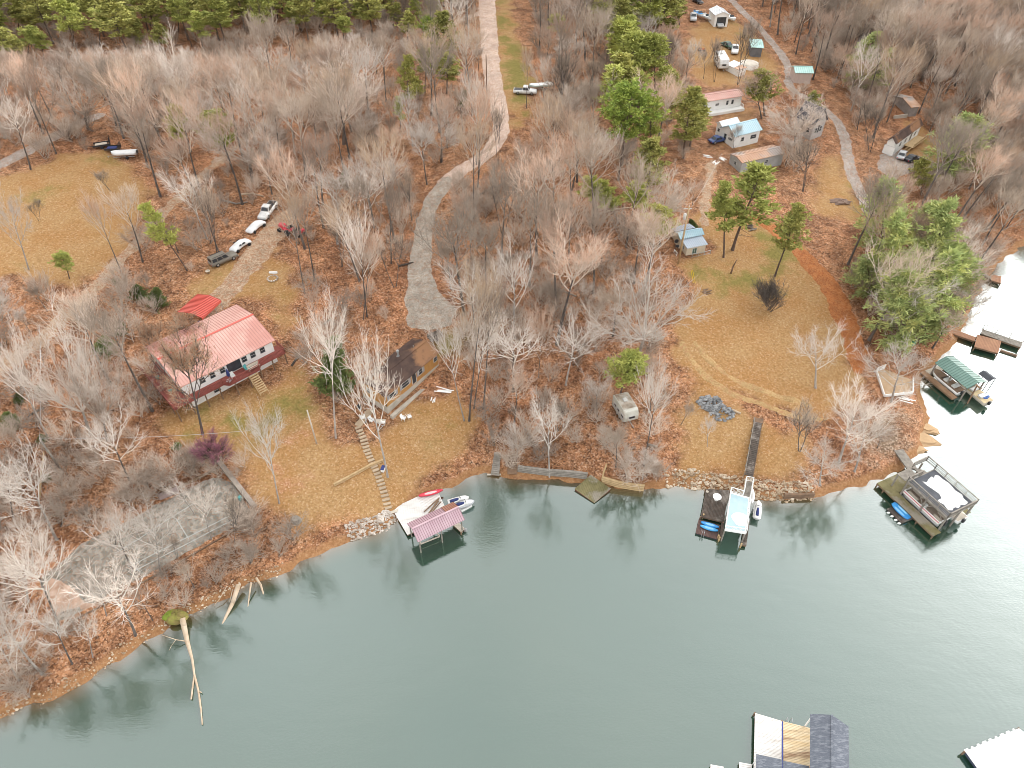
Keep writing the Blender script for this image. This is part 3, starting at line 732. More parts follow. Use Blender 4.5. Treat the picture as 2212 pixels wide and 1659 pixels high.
for i in range(2):   # dark upright stems
    proto('d', bare(500 + i, 16, 26, .40, 7, .20, (4, 4, 3), 3, .54, .018, 1.0, stems=2, trop=.12), BARK, [BARK, TWIGG], 16, 3)
for i in range(2):   # dry leaves kept
    proto('o', bare(600 + i, 12, 40, .35, 9, .2, (6, 5, 5), 3, .52, .02, .7, leaf=1, trop=.1), BARK, [BARK, TWIGB, DRYLEAF], 12, 5)
for i in range(3): proto('v', pine(700 + i, 15, .42 + .06 * i, 3.0, .16, 11, 5), PINEBARK, [PINEBARK, NV], 15, 3)
for i in range(2): proto('k', pine(720 + i, 14, .30 + .1 * i, 3.0, .17, 13, 6, size=.6, blades=13), PINEBARK, [PINEBARK, ND], 14, 3)
for i in range(3): proto('w', pine(740 + i, 20, .14, 5.4, .26, 17, 5, 'w', 12, 1.0, rise=8, nt_=6, dead=0, off=.10, wdt=.10), PINEBARK, [PINEBARK, NW], 20, 5)
proto('l', pine(760, 19, .56, 5.4, .22, 12, 9, 'round', 16, .65, rise=12, nt_=5, dead=3), PINEBARK, [PINEBARK, NL], 19, 4)
for i in range(2): proto('c', pine(770 + i, 7, .06, 2.3, .12, 14, 8, 'cone', 12, .5, rise=15, nt_=5, dead=0, wdt=.09), PINEBARK, [PINEBARK, ND], 7, 2.3)
proto('r', bare(800, 7, 48, .2, 10, .10, (6, 5, 5), 3, .55, .02, .6, trop=.06, stems=2), BARK, [BARK, PINK], 7, 3)
NC = needles('cedar_needles', (.15, .185, .06), (.10, .135, .045), (.20, .22, .075))
for q_ in PROTO['c']: q_[1].materials[1] = NC
proto('u', bare(850, 4.4, 44, .1, 6, .06, (5, 5), 2, .55, .020, .7, tk=.45, stems=9, wob=.24), BARK, [BARK, M('brown_brush', (.24, .155, .11), (.15, .095, .07), .6, .9, bump=0)], 4.4, 2)
for i in range(3): # multi stem thicket shrubs
    proto('t', bare(820 + i, 4.2, 46, .12, 5, .06, (4, 4), 2, .6, .013, .8, tk=.42, stems=4, wob=.24), BARK, [LIMB, (TWIGB, TWIGP, TWIG)[i]], 4.2, 2)

TREES = []   # (projected size, dict)
def plant(u, v, ut, vt, k, rpx=None, label=None, group=None, var=None, cat=None, name=None):
    g = G(u, v)
    d = ray(u, v)
    lo, hi = .5, 45.0
    for _ in range(26):
        mid = (lo + hi) / 2
        if proj(g + np.array([0, 0, mid]))[1] > vt: lo = mid
        else: hi = mid
    H = lo
    ux = proj(g + np.array([0, 0, H]))[0]
    Z = depth(g + np.array([0, 0, H]))
    lean = (ut - ux) * Z / FPX
    lean = max(-.35 * H, min(.35 * H, lean))
    put(g, H, k, rpx * Z / FPX if rpx else None, math.atan2(lean, H), label, group, var, cat, name)

NAMES = {'v': 'pine_tree', 'k': 'pine_tree', 'w': 'white_pine', 'l': 'tall_pine', 'c': 'cedar_shrub', 'r': 'redbud_shrub', 't': 'thicket_shrub', 'u': 'brush_clump', 'o': 'oak_tree'}
CATS = {'v': 'pine tree', 'k': 'pine tree', 'w': 'pine tree', 'l': 'pine tree', 'c': 'shrub', 'r': 'shrub', 't': 'shrub', 'u': 'shrub'}
def put(g, H, k, rad=None, lean=0, label=None, group=None, var=None, cat=None, name=None):
    i = var if var is not None else rng.randrange(len(PROTO[k]))
    i %= len(PROTO[k])
    tm, cm, top, pr = PROTO[k][i]
    s = H / top
    sxy = s if not rad else min(max(rad / pr, s * .55), s * 1.9)
    TREES.append(dict(g=g, H=H, k=k, i=i, s=s, sxy=sxy, lean=lean, rz=rng.uniform(0, 6.28), label=label, group=group, size=H * FPX / depth(g), cat=cat or CATS.get(k, 'tree'), name=name or NAMES.get(k, 'bare_tree')))
# ------------------------------------------------------------------ trees one can pick out: base pixel, top pixel, kind, crown radius in pixels
HAND = [
# left wood and lawn
(66,366,10,178,'e',48,'bare tree with forked pale limbs standing on the left lawn edge beside the grey lane'),
(122,332,58,108,'m',55,'tall dark trunked bare tree beside the grey lane, between two lawn edge trees'),
(190,280,128,68,'b',75,'broad pale bare tree where the grey lane enters the wood'),
(362,242,338,102,'b',100,'wide fan shaped pale bare tree above the green tarp'),
(545,392,496,124,'b',108,'very wide pale bare tree with long low limbs above the parked white pickup'),
(228,200,232,66,'b',62,'round pinkish bare crown in front of the bright green pines'),
(398,232,345,32,'b',58,'tall pale bare tree in front of the top left pines'),
(172,312,160,262,'m',16,'small bare sapling between the lane and the utility trailers'),
(240,412,216,362,'d',18,'small dark forked bare tree on the left lawn by the covered boat'),
(85,476,68,428,'d',18,'lone little dark tree in the middle of the left lawn'),
(62,582,6,395,'p',46,'large pale many stemmed tree at the left lawn bottom corner'),
(265,594,192,402,'s',34,'slim pale trunk leaning over the left lawn, above the pine with one bent stem'),
(308,566,240,378,'s',40,'tall dark trunk beside the sandy track below the left lawn'),
(405,585,312,428,'v',26,'tall bent pine with a flat green top among bare trunks'),
(475,551,416,402,'s',34,'tall leaning bare tree just behind the dark car'),
(470,556,450,385,'d',30,'twin stemmed dark tree behind the dark car'),
(150,602,180,545,'v',32,'leaning yellow green pine at the lower edge of the left lawn'),
(385,360,384,222,'v',24,'narrow flat topped pine left of the wide pale tree'),
(505,375,455,226,'v',42,'flat crowned green pine above the woodland track'),
(195,938,78,598,'b',95,'huge pale fuzzy bare tree left of the red roofed house'),
(232,952,165,640,'b',72,'big bare tree with a straight pale trunk left of the red roofed house'),
(102,942,-20,700,'p',60,'leaning bare tree whose trunk crosses the left edge below the huge pale tree'),
(437,938,372,672,'o',72,'dark trunked tree with rusty buds spreading over the red roof'),
(405,745,400,668,'o',34,'tan budded small tree behind the left gable of the red roofed house'),
(330,780,318,690,'o',34,'tan budded small tree against the far left corner of the red roof'),
(603,1087,538,846,'e',36,'slim white birch like tree on the slope below the red roofed house'),
(725,946,680,612,'e',52,'tall bare tree with white upper limbs between the red house and the brown cabin'),
(838,1030,795,690,'e',36,'large white limbed tree rising from the shore in front of the brown cabin'),
(658,634,600,372,'s',42,'tall bare tree beside the red tractor'),
(680,606,652,376,'s',38,'straight dark tree right of the red tractor'),
(793,684,758,434,'e',46,'pale tree with twin leaning trunks in the leafy clearing'),
(785,690,800,470,'s',30,'thin dark trunk crossing the twin pale trunks in the leafy clearing'),
(845,570,838,372,'s',34,'thick lone trunk left of the gravel driveway bend'),
(988,536,984,400,'s',26,'slender trunk just right of the gravel driveway bend'),
(1018,560,1018,420,'m',30,'small fuzzy tree right of the gravel driveway bend'),
(1003,909,950,668,'e',34,'left leaning pale trunk of the tall cluster right of the brown cabin'),
(1013,909,1018,528,'s',50,'tallest fan crowned tree of the cluster right of the brown cabin'),
(1024,882,1058,640,'e',36,'right trunk of the tall cluster right of the brown cabin'),
(1044,884,1082,552,'s',44,'straight grey tree at the wood edge right of the tall cluster'),
(122,1166,-10,972,'e',83,'big pale leaning tree at the left end of the tennis court'),
(347,1240,290,1064,'e',78,'white branching tree growing through the middle of the tennis court'),
(292,1242,222,1100,'e',59,'white leaning tree at the near edge of the tennis court'),
(457,1166,422,1046,'e',34,'small bare tree on the right half of the tennis court'),
(507,1182,492,1060,'d',22,'thin dark sapling at the lower right of the tennis court'),
(382,1206,372,1145,'d',14,'little sapling on the near edge line of the tennis court'),
(130,1362,40,1150,'e',81,'tall white trunk below the left end of the tennis court'),
(292,1372,232,1216,'e',78,'white spreading tree between the tennis court and the lake'),
(156,1434,92,1286,'e',56,'white slanting tree near the shore, left of the fallen mossy log'),
(92,1456,-30,1330,'e',83,'pale leaning tree nearest the bottom left corner'),
(40,1470,-40,1360,'e',70,'pale crooked tree at the shore in the bottom left corner'),
# middle wood
(743,312,722,72,'b',95,'massive pale crown in the wood left of the grey driveway'),
(603,250,556,5,'s',40,'tall slender tree in the wood behind the wide pale tree'),
(630,146,608,28,'s',28,'grey upright tree below the top row of pines'),
(752,408,715,150,'s',48,'tall multi limbed tree in the middle of the left wood'),
(953,350,952,203,'b',72,'wide beige fan shaped crown above the gravel driveway'),
(1030,356,1026,132,'p',24,'tall narrow pale tree beside the lower end of the gravel road'),
(1076,355,1072,220,'d',24,'dark forked bare tree standing against the pale gravel road end'),
(794,302,790,210,'b',46,'beige rounded bare crown in the middle of the left wood'),
(863,412,846,336,'p',40,'small pale branching tree above the gravel driveway'),
(1306,156,1313,70,'o',36,'tan leaved oak in the wood left of the cottages'),
(1288,316,1282,138,'m',46,'grey fuzzy tree left of the bright round pine'),
(1246,156,1256,22,'s',20,'slender pale trunk in the wood right of the gravel road'),
(1223,162,1228,48,'s',20,'thin pale trunk in the wood beside the green topped pine'),
(1176,234,1164,108,'m',26,'dark stemmed bare tree behind the old truck with a boat'),
(1203,252,1208,98,'d',36,'dark clump of bare stems right of the old truck'),
(1137,234,1132,88,'s',18,'thin straight trunk in front of the old truck'),
(1198,614,1206,398,'s',46,'tall dark trunked tree in the middle wood'),
(1163,816,1168,652,'m',28,'upright pale bunched crown in the middle wood'),
(1222,832,1232,682,'e',60,'white branched tree in the wood above the sagging dock'),
(1301,588,1306,488,'m',34,'bare tree behind the big white oak'),
(1380,770,1402,512,'b',125,'great white spreading oak at the left edge of the right lawn',None,1),
(1391,1004,1426,762,'e',44,'tall white tree right of the old camper trailer'),
(1187,1030,1190,860,'e',58,'pale leaning tree overhanging the water left of the sagging dock'),
(1330,1010,1336,905,'m',40,'small bare tree on the bank right of the sagging dock'),
(1388,1034,1400,975,'p',40,'low white branching shrub tree overhanging the log wall'),
(1528,965,1533,895,'p',20,'tiny pale sapling below the grey rock pile'),
(1470,918,1500,862,'m',20,'thin bare sapling left of the grey rock pile'),
(1290,905,1296,800,'m',36,'bare tree just left of the old camper trailer'),
# compound and cottages
(1594,182,1622,28,'d',34,'tall dark forked tree beside the white shed and camper'),
(1543,176,1552,68,'d',18,'dark single tree in front of the parked white camper'),
(1481,178,1489,72,'m',30,'bare tree on the sandy yard left of the white camper'),
(1520,170,1530,95,'m',16,'thin bare tree on the sandy yard near the white camper'),
(1586,320,1590,266,'d',18,'small dark tree in front of the blue roofed cottage'),
(1646,256,1640,122,'m',48,'grey tree mixed with dark evergreen right of the red roofed mobile home'),
(1652,250,1640,140,'k',34,'dark evergreen behind the grey tree right of the red roofed mobile home'),
(1716,314,1722,172,'b',66,'pale many stemmed tree in front of the gabled house'),
(1732,414,1726,290,'d',36,'dark leaning stems below the gabled house'),
(1879,326,1894,205,'d',34,'dark upright trees between the lane and the brown roofed house'),
(1762,838,1765,700,'p',64,'pale rounded bare tree on the right lawn edge'),
(1727,972,1748,858,'d',44,'dark thin bare tree at the lower end of the right lawn'),
(1812,1000,1868,818,'p',88,'big pale leaning tree above the walkway to the two storey dock'),
(1846,1018,1888,882,'p',66,'pale tree reaching towards the two storey dock'),
(1772,1048,1776,962,'p',64,'low white arching shrub tree overhanging the water'),
(1938,735,1958,566,'p',84,'white limbed bare tree in front of the right hand pines'),
(1864,622,1930,408,'s',44,'tall bare trunks leaning among the right hand pines'),
(1925,868,1962,745,'p',75,'bare crooked tree in front of the green boathouse'),
(2014,752,2075,640,'m',58,'bare tree leaning out over the bright water'),
(2069,705,2120,610,'m',62,'bare tree leaning over the water beside the rust coloured dock'),
(1985,1010,2000,930,'m',1,None),
(60,1300,20,1180,'e',56,None),(230,1330,190,1225,'e',40,None),(18,1400,-20,1290,'e',50,None),(200,1420,176,1330,'e',40,None),(330,1340,322,1262,'m',34,None),(70,1220,30,1100,'e',50,None),(30,1120,0,990,'e',52,None),(420,1270,414,1205,'m',30,None),(540,1215,536,1150,'t',26,None),(600,1200,598,1150,'t',22,None),(470,1260,468,1205,'t',26,None),(250,1180,235,1090,'m',34,None),(420,1110,410,1040,'e',36,None),
]
PINES = [
(160,100,146,4,'v',36,'bright green pine at the top left, nearest the round pinkish crown'),
(215,100,202,8,'v',36,'bright green pine in the top left row, right of its twin'),
(15,132,10,52,'k',26,'dark pine at the left frame edge'),(68,106,60,56,'v',22,'short green pine near the left frame edge'),
(290,106,290,30,'k',32,'dark green pine behind the tall pale bare tree'),(440,112,432,22,'v',44,'broad yellow green pine right of the tall pale bare tree'),
(325,56,320,-18,'v',40,None),(480,72,472,-12,'v',46,None),(385,70,382,-10,'v',42,None),(250,48,246,-28,'k',40,None),(110,44,106,-28,'k',38,None),(270,80,266,10,'v',36,None),(420,60,416,-20,'k',40,None),(345,110,344,45,'k',30,None),(60,128,56,50,'v',34,None),(0,100,-4,20,'v',36,None),(36,140,30,72,'k',30,None),(95,130,92,64,'v',26,None),(700,70,698,-6,'v',34,None),(635,80,632,4,'v',34,None),(775,70,772,-4,'v',34,None),(830,40,828,-34,'k',34,None),(905,60,902,-12,'v',32,None),(940,40,938,-30,'k',30,None),(575,55,572,-20,'k',36,None),(500,50,496,-30,'v',40,None),
(40,60,36,0,'k',24,None),(530,40,524,-30,'v',26,None),(600,40,596,-20,'v',22,None),(650,36,646,-22,'k',22,None),(740,96,745,28,'v',24,None),(800,50,806,-12,'k',24,None),(850,60,856,2,'k',26,None),(880,90,884,22,'k',24,None),(690,60,690,0,'v',20,None),(560,70,556,10,'k',20,None),
(920,112,922,32,'l',22,'light green pine standing alone in the wood left of the gravel road'),
(883,250,878,114,'k',20,'tall narrow dark pine in the wood left of the gravel road'),(918,200,916,100,'v',22,'yellow green pine between two dark pines left of the gravel road'),
(965,202,973,112,'k',30,'dark broad pine nearest the gravel road'),(866,290,866,206,'v',14,'small yellowish pine above the beige fan shaped crown'),(905,215,900,165,'k',18,None),
(1003,232,1000,192,'c',10,'small evergreen bush beside the gravel road'),
(1335,390,1348,174,'l',58,'tall pine with a round bright green crown'),
(1408,392,1404,206,'v',34,'tall pine right of the round bright green pine'),(1476,342,1496,182,'k',32,'dark pine left of the red roofed mobile home'),(1490,316,1512,206,'k',34,'dark pine left of the blue roofed cottage'),
(1395,186,1370,64,'v',32,'layered yellow green pine right of the tan leaved oak'),(1430,214,1438,140,'v',28,'pine below the layered yellow green pine'),(1450,260,1452,150,'k',24,None),(1410,160,1405,90,'k',26,None),
(1300,66,1292,-4,'k',36,None),(1326,64,1322,-12,'k',34,None),(1430,54,1424,-24,'k',34,None),(1468,54,1462,-18,'k',30,None),(1280,50,1276,-30,'k',28,None),(1213,102,1210,26,'v',20,'green topped pine in the wood right of the gravel road'),
(1336,482,1302,378,'v',48,'left of the three pines above the middle wood'),(1378,486,1388,388,'v',46,'middle one of the three pines above the middle wood'),(1426,532,1418,438,'k',44,'dark low pine left of the small white cottage'),(1293,466,1280,372,'v',36,None),
(1563,556,1578,392,'v',34,'left of the pine pair on the lawn by the small white cottage'),(1582,540,1628,352,'v',56,'right of the pine pair on the lawn, with the wider crown'),
(1674,596,1726,434,'k',32,'leaning slender pine beside the orange clay track'),
(1338,868,1340,766,'v',46,'low bright green pine behind the old camper trailer'),
(1871,198,1896,66,'w',42,'tall evergreen with tan patches in the right hand wood'),
(2050,386,2104,240,'w',62,'light green pine leaning right beside the brown roofed house'),
(1900,560,1922,382,'w',54,'topmost of the right hand pine cluster beside the lane end'),(1925,660,1936,445,'w',46,None),(1990,650,2042,425,'w',64,'brightest yellow green pine of the right hand cluster'),(1946,756,1935,565,'w',62,'lowest pine of the right hand cluster, behind the white limbed tree'),(2022,720,2056,530,'w',52,None),(1880,640,1868,540,'w',40,None),(1962,700,1975,540,'w',50,None),(1990,560,2020,430,'w',46,None),(2040,650,2075,520,'w',46,None),(1985,740,1995,640,'w',40,None),
(726,852,716,716,'c',34,'dark green cedar between the red house and the brown cabin'),
(262,722,262,690,'c',12,'small olive cedar in the brush left of the red roofed house'),(250,610,250,596,'c',16,None),(225,760,222,728,'c',28,None),(85,845,84,832,'c',9,None),(42,870,40,845,'c',9,None),(92,952,92,936,'c',9,None),(100,1036,100,1024,'c',9,None),(20,920,18,885,'c',18,None),(382,968,384,954,'c',9,None),(340,660,336,620,'c',18,None),(300,640,296,612,'c',16,None),
(470,1000,458,928,'r',42,'purple twigged redbud above the retaining wall'),
(1664,672,1664,596,'u',30,'brown brush clump on the right lawn'),
(1500,500,1494,470,'c',10,None),(745,398,745,360,'c',10,None),(610,195,612,170,'c',8,None),(1990,420,1995,330,'k',20,None),(1760,260,1758,190,'k',16,None),
]
NOTE = set()
for e in HAND + PINES:
    if e[5] == 1: continue
    plant(*e)
# ------------------------------------------------------------------ woods filled in between (kept off clearings, roofs, roads and water)
CLEAR = [polyG(p) for p in LAWN.values()]
KEEP = [[(300,760),(380,640),(400,610),(500,620),(612,735),(600,800),(540,870),(400,880)], [(440,580),(460,540),(600,430),(640,430),(640,500),(520,640),(470,640)],
 [(770,850),(800,780),(880,715),(960,740),(960,800),(830,890)], [(870,720),(880,600),(890,500),(925,400),(975,380),(970,420),(930,480),(945,600),(1000,690),(980,730)],
 [(1040,-50),(1150,-50),(1160,260),(1090,330),(1040,330),(1050,200)], [(1460,560),(1520,480),(1560,360),(1820,400),(1830,600),(1860,700),(1850,900),(1900,1000),(1700,1090),(1440,1070),(1440,900),(1440,760)],
 [(1440,570),(1440,460),(1540,460),(1540,570)], [(1480,-20),(1600,-20),(1720,130),(1700,260),(1690,360),(1500,360),(1500,200),(1470,100)],
 [(1740,300),(1740,200),(1830,200),(1880,440),(1820,440)], [(1885,350),(1890,280),(1960,240),(2010,290),(2000,370)], [(205,345),(205,300),(300,320),(300,370)],
 [(1315,920),(1315,830),(1395,830),(1395,920)], [(1110,220),(1110,180),(1190,180),(1190,220)], [(-50,600),(-50,370),(130,340),(300,340),(310,430),(220,600)],
 [(820,1150),(740,1160),(640,1200),(560,1160),(520,1080),(580,960),(640,880),(760,900),(1000,870),(1060,960),(1000,1060)], [(110,1340),(110,1230),(480,1030),(550,1110)],
 [(1870,860),(1900,770),(2170,760),(2170,900),(2000,960)], [(1900,1050),(1950,960),(2130,1060),(2050,1200)], [(1700,170),(1700,120),(1770,120),(1770,170)], [(1940,240),(1940,190),(2000,190),(2000,240)]]
KEEP.append([(770,880),(760,820),(870,715),(970,720),(1000,800),(900,880),(830,930)])
NHARD = len(KEEP)
KEEP += [[(1285,165),(1405,165),(1412,300),(1330,330),(1285,270)], [(1285,560),(1490,540),(1505,720),(1400,755),(1285,700)], [(1262,380),(1440,380),(1450,470),(1262,470)]]
KEEP = [np.array(k, float) for k in KEEP]
fill = random.Random(5)
def blocked(g, H, r):
    soft_skip = fill.random() < .5
    for f, rr in ((0, 0), (.35, 0), (.6, .5), (.8, .5), (1.0, 0)):
        for sx in ((0,) if rr == 0 else (-rr, rr)):
            p = np.array(proj(g + np.array([sx * r, 0, H * f])))
            for ki, k in enumerate(KEEP):
                if ki >= NHARD and soft_skip: continue
                if (k[:, 0].min() < p[0] < k[:, 0].max()) and (k[:, 1].min() < p[1] < k[:, 1].max()) and inside(np.array([p[0]]), np.array([p[1]]), k)[0]: return True
    return False
def on_road(x, y, m=1.0):
    X, Y = np.array([x]), np.array([y])
    for fs, PP in ROADS:
        for p_, w_ in fs:
            if road_d(X, Y, p_[::2], w_[::2])[0] > -m: return True
        if PP is not None and inside(X, Y, PP)[0]: return True
    return False
TPOS = [t['g'][:2] for t in TREES]
def free(x, y, dmin):
    a = np.array(TPOS); return ((a[:, 0] - x) ** 2 + (a[:, 1] - y) ** 2).min() > dmin * dmin
cand = []
for _ in range(9000):
    x, y = fill.uniform(-225, 235), fill.uniform(32, 335)
    if gd(x, y) < 2.5: continue
    g = np.array([x, y, gz(x, y)]); u, v = proj(g)
    if not (-120 < u < 2330 and -75 < v < 1640): continue
    X, Y = np.array([x]), np.array([y])
    if any(inside(X, Y, c)[0] for c in CLEAR): continue
    far = v < 60
    near_b = v > 1060
    dn = 4.8 if v < 420 else 4.4
    if u > 1780 and v < 420: dn = 4.0
    if 330 < u < 1100 and 300 < v < 720: dn = 5.2
    if u < 560 and v > 760: dn = 7.0
    if 560 < u < 1060 and v > 700: dn = 9
    band = u < 960 and v < (128 if u < 280 else 112) - max(0, u - 450) * .10
    if u < 480 and v > 1060: dn = 5.2
    if not free(x, y, dn): continue
    q = fill.random()
    k = 's' if q < .62 else ('m' if q < .78 else ('b' if q < .83 else ('e' if q < .95 else 'd')))
    if v > 900 and u < 600: k = fill.choice('eeemt')
    if 1240 < u < 1500 and v < 420 and fill.random() < .35: continue
    if 860 < u < 1015 and 90 < v < 300 and fill.random() < .6: continue
    pin = (band and fill.random() < .93) or (1250 < u < 1480 and v < 60 and q < .75) or (1310 < u < 1500 and 60 < v < 360 and q < .5) or (1260 < u < 1440 and 400 < v < 500 and q < .4) or (880 < u < 1000 and v < 220 and q < .1)
    if pin: k = fill.choice('vk')
    H = {'s': fill.uniform(17, 24), 'm': fill.uniform(9.5, 14), 'b': fill.uniform(13, 17), 'e': fill.uniform(13, 19), 'p': fill.uniform(9, 14), 'd': fill.uniform(10, 14), 'v': fill.uniform(13.5, 18), 'k': fill.uniform(13, 17), 't': fill.uniform(3, 4.5)}[k]
    if u < 930 and not pin:
        lim = 98 if u < 480 else 98 - (u - 480) * .12
        tv = proj(g + np.array([0, 0, H]))[1]
        if tv < lim:
            H *= max(0, (v - lim) / (v - tv))
            if H < 6.5: continue
    if v > 900: H *= .62 if u > 500 else .85
    r = {'s': 3.0, 'm': 3.2, 'b': 5, 'p': 4, 'e': 4, 'd': 2.5, 'v': 2.6, 'k': 2.6, 't': 1.6}[k]
    if blocked(g, H, r):
        if k in 'sbe' and fill.random() < .45:
            k = 'm'; H = fill.uniform(5, 8); r = 2.2
            if blocked(g, H, r): continue
        else: continue
    if on_road(x, y): continue
    TPOS.append(g[:2])
    put(g, H, k, {'s': 4.0, 'm': 3.8, 'b': 6.2, 'e': 4.6, 'v': 3.6, 'k': 3.6}.get(k, 0) * H / {'s': 18, 'm': 12, 'b': 15, 'e': 15}.get(k, 15.5) * fill.uniform(.85, 1.2) or None, fill.gauss(0, .035) + (.10 if u > 1900 else (-.06 if u < 200 and v > 600 else 0)))
ZONES = [  # (label fragment, test on base pixel)
 ('in the wood behind the left lawn and its grey lane', lambda u, v: u < 330 and v < 400),
 ('along the left lawn bottom and the sandy track', lambda u, v: u < 330 and v < 700),
 ('in the wood above the line of parked vehicles', lambda u, v: u < 640 and v < 480),
 ('beside the line of parked vehicles and red carport', lambda u, v: u < 640 and v < 760),
 ('on the brushy slope left of the red roofed house', lambda u, v: u < 560 and v < 1010),
 ('on the bank around the tennis court', lambda u, v: u < 700 and v >= 1000),
 ('on the open slope around the brown cabin', lambda u, v: u < 1050 and v > 720),
 ('in the deep wood left of the pale gravel road', lambda u, v: u < 1065 and v < 230),
 ('in the wood above the bend of the grey driveway', lambda u, v: u < 1065 and v < 430),
 ('on the leafy slope beside the grey driveway', lambda u, v: u < 1000 and v <= 720),
 ('in the far wood right of the pale gravel road', lambda u, v: u < 1500 and v < 150),
 ('in the wood between the gravel road and the cottages', lambda u, v: u < 1530 and v < 400),
 ('in the middle wood left of the great white oak', lambda u, v: u < 1480 and v < 780),
 ('on the wooded bank above the sagging dock', lambda u, v: u < 1480),
 ('in the grey wood along the top right edge', lambda u, v: v < 120),
 ('in the wood around the gabled house and lane', lambda u, v: u < 1890 and v < 480),
 ('on the wooded hillside behind the brown roofed house', lambda u, v: v < 420),
 ('between the right hand pines and the bright water', lambda u, v: u > 1880 and v < 800),
 ('at the lower right shore beside the docks', lambda u, v: True),
]
LOOK = {'u': 'brown brush clump', 'e': 'open crowned pale bare tree', 's': 'tall slender bare tree', 'm': 'smaller fuzzy twigged bare tree', 'b': 'wide crowned bare tree', 'p': 'pale branched bare tree', 'd': 'dark twin stemmed bare tree', 'v': 'yellow green pine', 'k': 'dark green pine', 'w': 'plumed green pine', 'c': 'small round evergreen', 'o': 'tan budded tree', 't': 'low bare thicket shrub', 'l': 'bright pine', 'r': 'purple shrub'}
def zone_of(g):
    u, v = proj(g)
    return next(z for z, t in ZONES if t(u, v))
def link_tree(t):
    tm, cm, top, pr = PROTO[t['k']][t['i']]
    z = zone_of(t['g'])
    lab = t['label'] or f"{LOOK[t['k']]} {z}"
    grp = t['group'] or (f"{'pines' if t['cat'] == 'pine tree' else ('shrubs' if t['cat'] == 'shrub' else 'bare trees')} {z}")
    e = thing(t['name'], lab, t['cat'], t['g'] - np.array([0, 0, .1]), 0, grp)
    e.rotation_euler = (Matrix.Rotation(t['lean'], 3, 'Y') @ Matrix.Rotation(t['rz'], 3, 'Z')).to_euler()
    e.scale = (t['sxy'], t['sxy'], t['s'])
    for nm, me in (('trunk', tm), ('crown', cm)):
        if len(me.polygons) == 0: continue
        o = bpy.data.objects.new(nm, me); col.objects.link(o); o.parent = e
    return e
hand = [t for t in TREES if t['label']]; rest = sorted([t for t in TREES if not t['label']], key=lambda t: -t['size'])
bare_left = 285 - sum(1 for t in hand if t['cat'] == 'tree'); pine_left = 120
far_trees = []
for t in hand: link_tree(t)
for t in rest:
    if t['cat'] == 'tree':
        if bare_left > 0: bare_left -= 1; link_tree(t)
        else: far_trees.append(t)
    else: link_tree(t)
print('TREES hand', len(hand), 'rest', len(rest), 'mass', len(far_trees))

# ------------------------------------------------------------------ what nobody could count: the distant wood and the brush under the trees
def mass(name, label, cat, pts, sources):
    """pts: (xyz, rz, sxy, sz, source index)"""
    me = bpy.data.meshes.new(name)
    me.from_pydata([tuple(p[0]) for p in pts], [], [])
    for k, i in (('rot', 1), ('sxy', 2), ('sz', 3)):
        a = me.attributes.new(k, 'FLOAT', 'POINT'); a.data.foreach_set('value', [float(p[i]) for p in pts])
    a = me.attributes.new('pick', 'INT', 'POINT'); a.data.foreach_set('value', [int(p[4]) for p in pts])
    o = bpy.data.objects.new(name, me); col.objects.link(o)
    ng = bpy.data.node_groups.new(name, 'GeometryNodeTree')
    ng.interface.new_socket('Geometry', in_out='INPUT', socket_type='NodeSocketGeometry'); ng.interface.new_socket('Geometry', in_out='OUTPUT', socket_type='NodeSocketGeometry')
    gi, go = N(ng, 'NodeGroupInput'), N(ng, 'NodeGroupOutput')
    ip = N(ng, 'GeometryNodeInstanceOnPoints'); ip.inputs['Pick Instance'].default_value = True
    m2p = N(ng, 'GeometryNodeMeshToPoints'); ng.links.new(gi.outputs[0], m2p.inputs[0]); ng.links.new(m2p.outputs[0], ip.inputs['Points'])
    jn = N(ng, 'GeometryNodeJoinGeometry')
    for src in reversed(sources):
        j = N(ng, 'GeometryNodeJoinGeometry')
        for so in src:
            oi = N(ng, 'GeometryNodeObjectInfo'); oi.inputs['Object'].default_value = so; oi.inputs['As Instance'].default_value = False
            ng.links.new(oi.outputs['Geometry'], j.inputs[0])
        g2 = N(ng, 'GeometryNodeGeometryToInstance'); ng.links.new(j.outputs[0], g2.inputs[0]); ng.links.new(g2.outputs[0], jn.inputs[0])
    ng.links.new(jn.outputs[0], ip.inputs['Instance'])
    def na(k, t='FLOAT'):
        n = N(ng, 'GeometryNodeInputNamedAttribute'); n.data_type = t; n.inputs[0].default_value = k; return n.outputs[0]
    ng.links.new(na('pick', 'INT'), ip.inputs['Instance Index'])
    cx = N(ng, 'ShaderNodeCombineXYZ'); ng.links.new(na('rot'), cx.inputs[2])
    er = N(ng, 'FunctionNodeEulerToRotation'); ng.links.new(cx.outputs[0], er.inputs[0]); ng.links.new(er.outputs[0], ip.inputs['Rotation'])
    cs = N(ng, 'ShaderNodeCombineXYZ'); a = na('sxy'); ng.links.new(a, cs.inputs[0]); ng.links.new(a, cs.inputs[1]); ng.links.new(na('sz'), cs.inputs[2]); ng.links.new(cs.outputs[0], ip.inputs['Scale'])
    ng.links.new(ip.outputs[0], go.inputs[0])
    md = o.modifiers.new('scatter', 'NODES'); md.node_group = ng
    return tag(o, label, cat, kind='stuff')
def src_of(k, i):
    tm, cm = PROTO[k][i][:2]
    out = []
    for o in bpy.data.objects:
        if o.type == 'MESH' and o.data is cm and o.parent:
            return [c for c in o.parent.children]
    return None
kinds = []
for t in far_trees:
    if (t['k'], t['i']) not in kinds: kinds.append((t['k'], t['i']))
srcs = [src_of(*k) for k in kinds]
ok = [i for i, s_ in enumerate(srcs) if s_]
remap = {kinds[i]: n_ for n_, i in enumerate(ok)}
